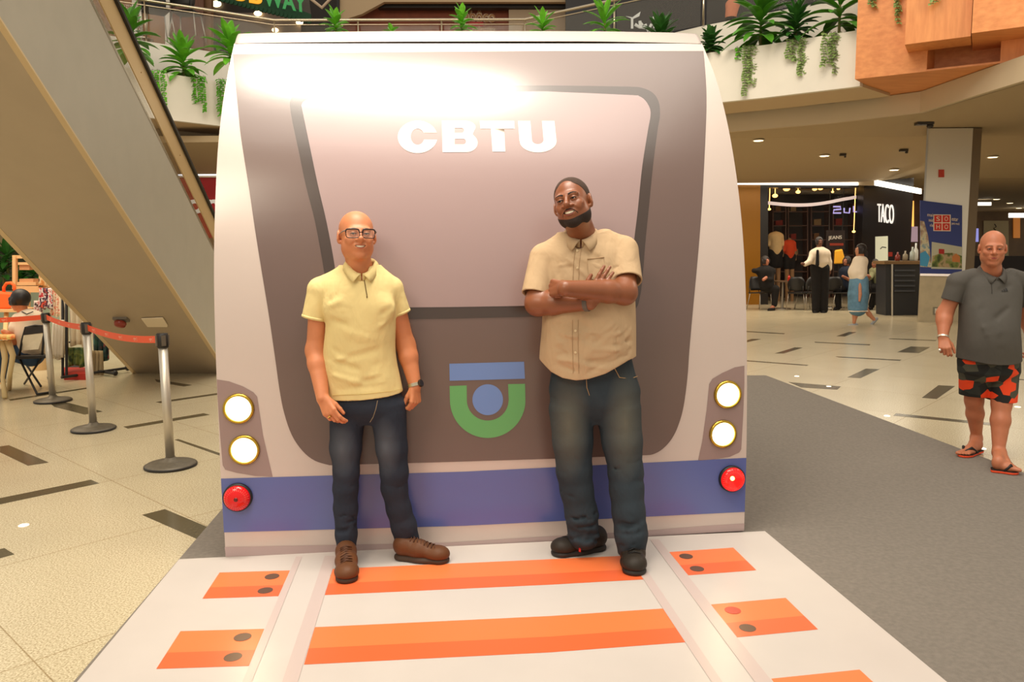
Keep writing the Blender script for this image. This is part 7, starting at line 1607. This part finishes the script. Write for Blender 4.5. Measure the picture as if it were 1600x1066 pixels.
# clothes rail
Yr = gp(110, 590).y
rr = thing('clothes_rail', 'black clothes rail on castors hung with pale lace, seen behind the queue posts', 'clothes rail', gp(115, 592))
for x in (98, 104): MB().tube([gp(x, 588, .05), W(x - (98 - x) * 0, 448, Yr)], .016, 8).build('post', MBLK, rr)
MB().tube([W(98, 452, Yr), W(160, 452, Yr + .3)], .014, 8).build('rail', MBLK, rr); MB().tube([W(98, 535, Yr), W(112, 535, Yr + .1)], .01, 8).build('rail', MBLK, rr)
MB().tube([gp(96, 590, .06), gp(200, 575, .06)], .018, 8).tube([gp(140, 578, .05), gp(180, 584, .05)], .018, 8).build('base_bar', MBLK, rr)
for x, y in ((180, 583), (199, 575)): MB().ball(gp(x, y, .035), (.035, .03, .035), 12).build('castor', MBLK, rr)
def drape(x0, x1, y0, y1, Y, m, name, lab, seed=0, group='hanging textiles', cat='textile', amp=.025):
    mb = MB(); n = 18; k = 8; vs = []; rnd = random.Random(seed); ph = rnd.uniform(0, 6)
    for j in range(k + 1):
        for i in range(n + 1):
            f = i / n; y = y0 + (y1 - y0) * j / k + (2.2 * math.sin(f * 9 + ph) if j == k else 0); p = W(x0 + (x1 - x0) * f, y, Y); p.y += amp * math.sin(f * 22 + ph) * (.4 + j / k); vs.append(p)
    mb.add(vs, [(j * (n + 1) + i, j * (n + 1) + i + 1, (j + 1) * (n + 1) + i + 1, (j + 1) * (n + 1) + i) for j in range(k) for i in range(n)])
    o = mb.build(name, m, smooth=True); s_ = o.modifiers.new('thick', 'SOLIDIFY'); s_.thickness = .012; tag(o, lab, cat, group); return o
LC_ = cloth('lace_white', (222, 206, 178), 90, .6)
drape(108, 140, 453, 540, Yr - .05, LC_, 'lace_dress', 'pale lace garment hanging on the black rail', 1)
drape(94, 106, 453, 552, Yr - .02, LC_, 'lace_dress', 'narrow pale garment hanging behind the rail posts', 2)
drape(106, 136, 543, 572, Yr - .02, picmat('green_print', [(40, 66, 34), (120, 130, 60), (60, 90, 50)], 9), 'green_fabric', 'green patterned fabric on the lower rail', 3)
drape(146, 172, 520, 562, Yr + .3, picmat('teal_print', [(60, 110, 100), (40, 60, 60), (160, 60, 50)], 8), 'teal_fabric', 'teal patterned fabric beside the escalator edge', 4)
drape(140, 160, 548, 592, Yr + .2, cloth('cloth_sand', (170, 150, 116), 200), 'sand_fabric', 'sand coloured fabric hanging low behind the middle queue post', 5)
drape(62, 80, 450, 482, Ys - .3, picmat('striped_red', [(190, 40, 50), (236, 220, 210), (60, 30, 60), (220, 90, 60)], 14), 'striped_bag', 'red and white striped textile bag above the farthest queue post', 6)
drape(78, 94, 448, 494, Ys - .2, picmat('striped_coral', [(230, 110, 80), (236, 220, 190), (200, 60, 50)], 14), 'striped_bag', 'coral striped textile bag right of the red and white one', 7)
drape(52, 66, 470, 492, Ys - .25, picmat('striped_dark', [(60, 30, 40), (226, 210, 200), (180, 60, 70)], 16), 'striped_bag', 'dark striped textile bag beside the seated person', 8)
drape(84, 100, 500, 560, Yl + .6, mat('plastic_bag_white', (232, 222, 204), .35), 'plastic_bag', 'white plastic bag hanging behind the folding chair', 9, None, 'bag', .05)
drape(62, 110, 424, 450, Ys, picmat('trinkets', [(60, 40, 26), (200, 130, 60), (220, 190, 140), (90, 60, 30)], 12), 'trinket_string', 'strings of orange and cream trinkets hanging from the stall top', 10)
for x0, x1, y, c, lab in ((100, 135, 590, (170, 40, 26), 'red and black box of goods on the floor under the rail'), (106, 128, 584, (40, 34, 32), 'black box of goods on the floor under the rail')):
    tag(MB().hexa([gp(x0, y + 4), gp(x1, y + 4), gp(x1, y - 4), gp(x0, y - 4)], [gp(x0, y + 4) + Vector((0, 0, .08)), gp(x1, y + 4) + Vector((0, 0, .08)), gp(x1, y - 4) + Vector((0, 0, .1)), gp(x0, y - 4) + Vector((0, 0, .1))]).build('goods_box', mat('goods_%d' % c[0], c, .6)), lab, 'box')
b = gp(62, 590); tag(MB().lathe([(.09, 0), (.09, .45), (.08, .5)], gp(63, 578), 16).build('wooden_pedestal', mat('pedestal_wood', (200, 166, 116), .6)), 'pale wooden pedestal behind the folding chair', 'pedestal')
for k, (x, y, s_) in enumerate(((12, 402, .5), (34, 432, .35), (6, 425, .5), (52, 425, .3))):
    dracaena(W(x, y + 14, 16.2), s_, s_ * .9, 22, 60 + k, MLEAFD, ['dark plant high on the stall back wall', 'dark plant behind the wooden shelf', 'dark plant above the orange handbag', 'dark plant at the shelf right side'][k], 'stall_plant', w=.06, group='stall plants')
# upper floor guest
mini(24.5, 'blurred person in a peach top behind the glass on the upper floor', W(1143, 40, 24.5), (1147, -6), 1.0, (1146, 3), [('top', cloth('cloth_peach', (232, 150, 116), 200), [(1140, 8), (1150, 6)], [.12, .12], {}), ('top', MATS['cloth_peach'], [(1145, 8), (1142, 24)], [.2, .17], {'k': .05}), ('trousers', CK, [(1142, 26), (1140, 42)], [.16, .12], {})], skinc=(200, 130, 100))
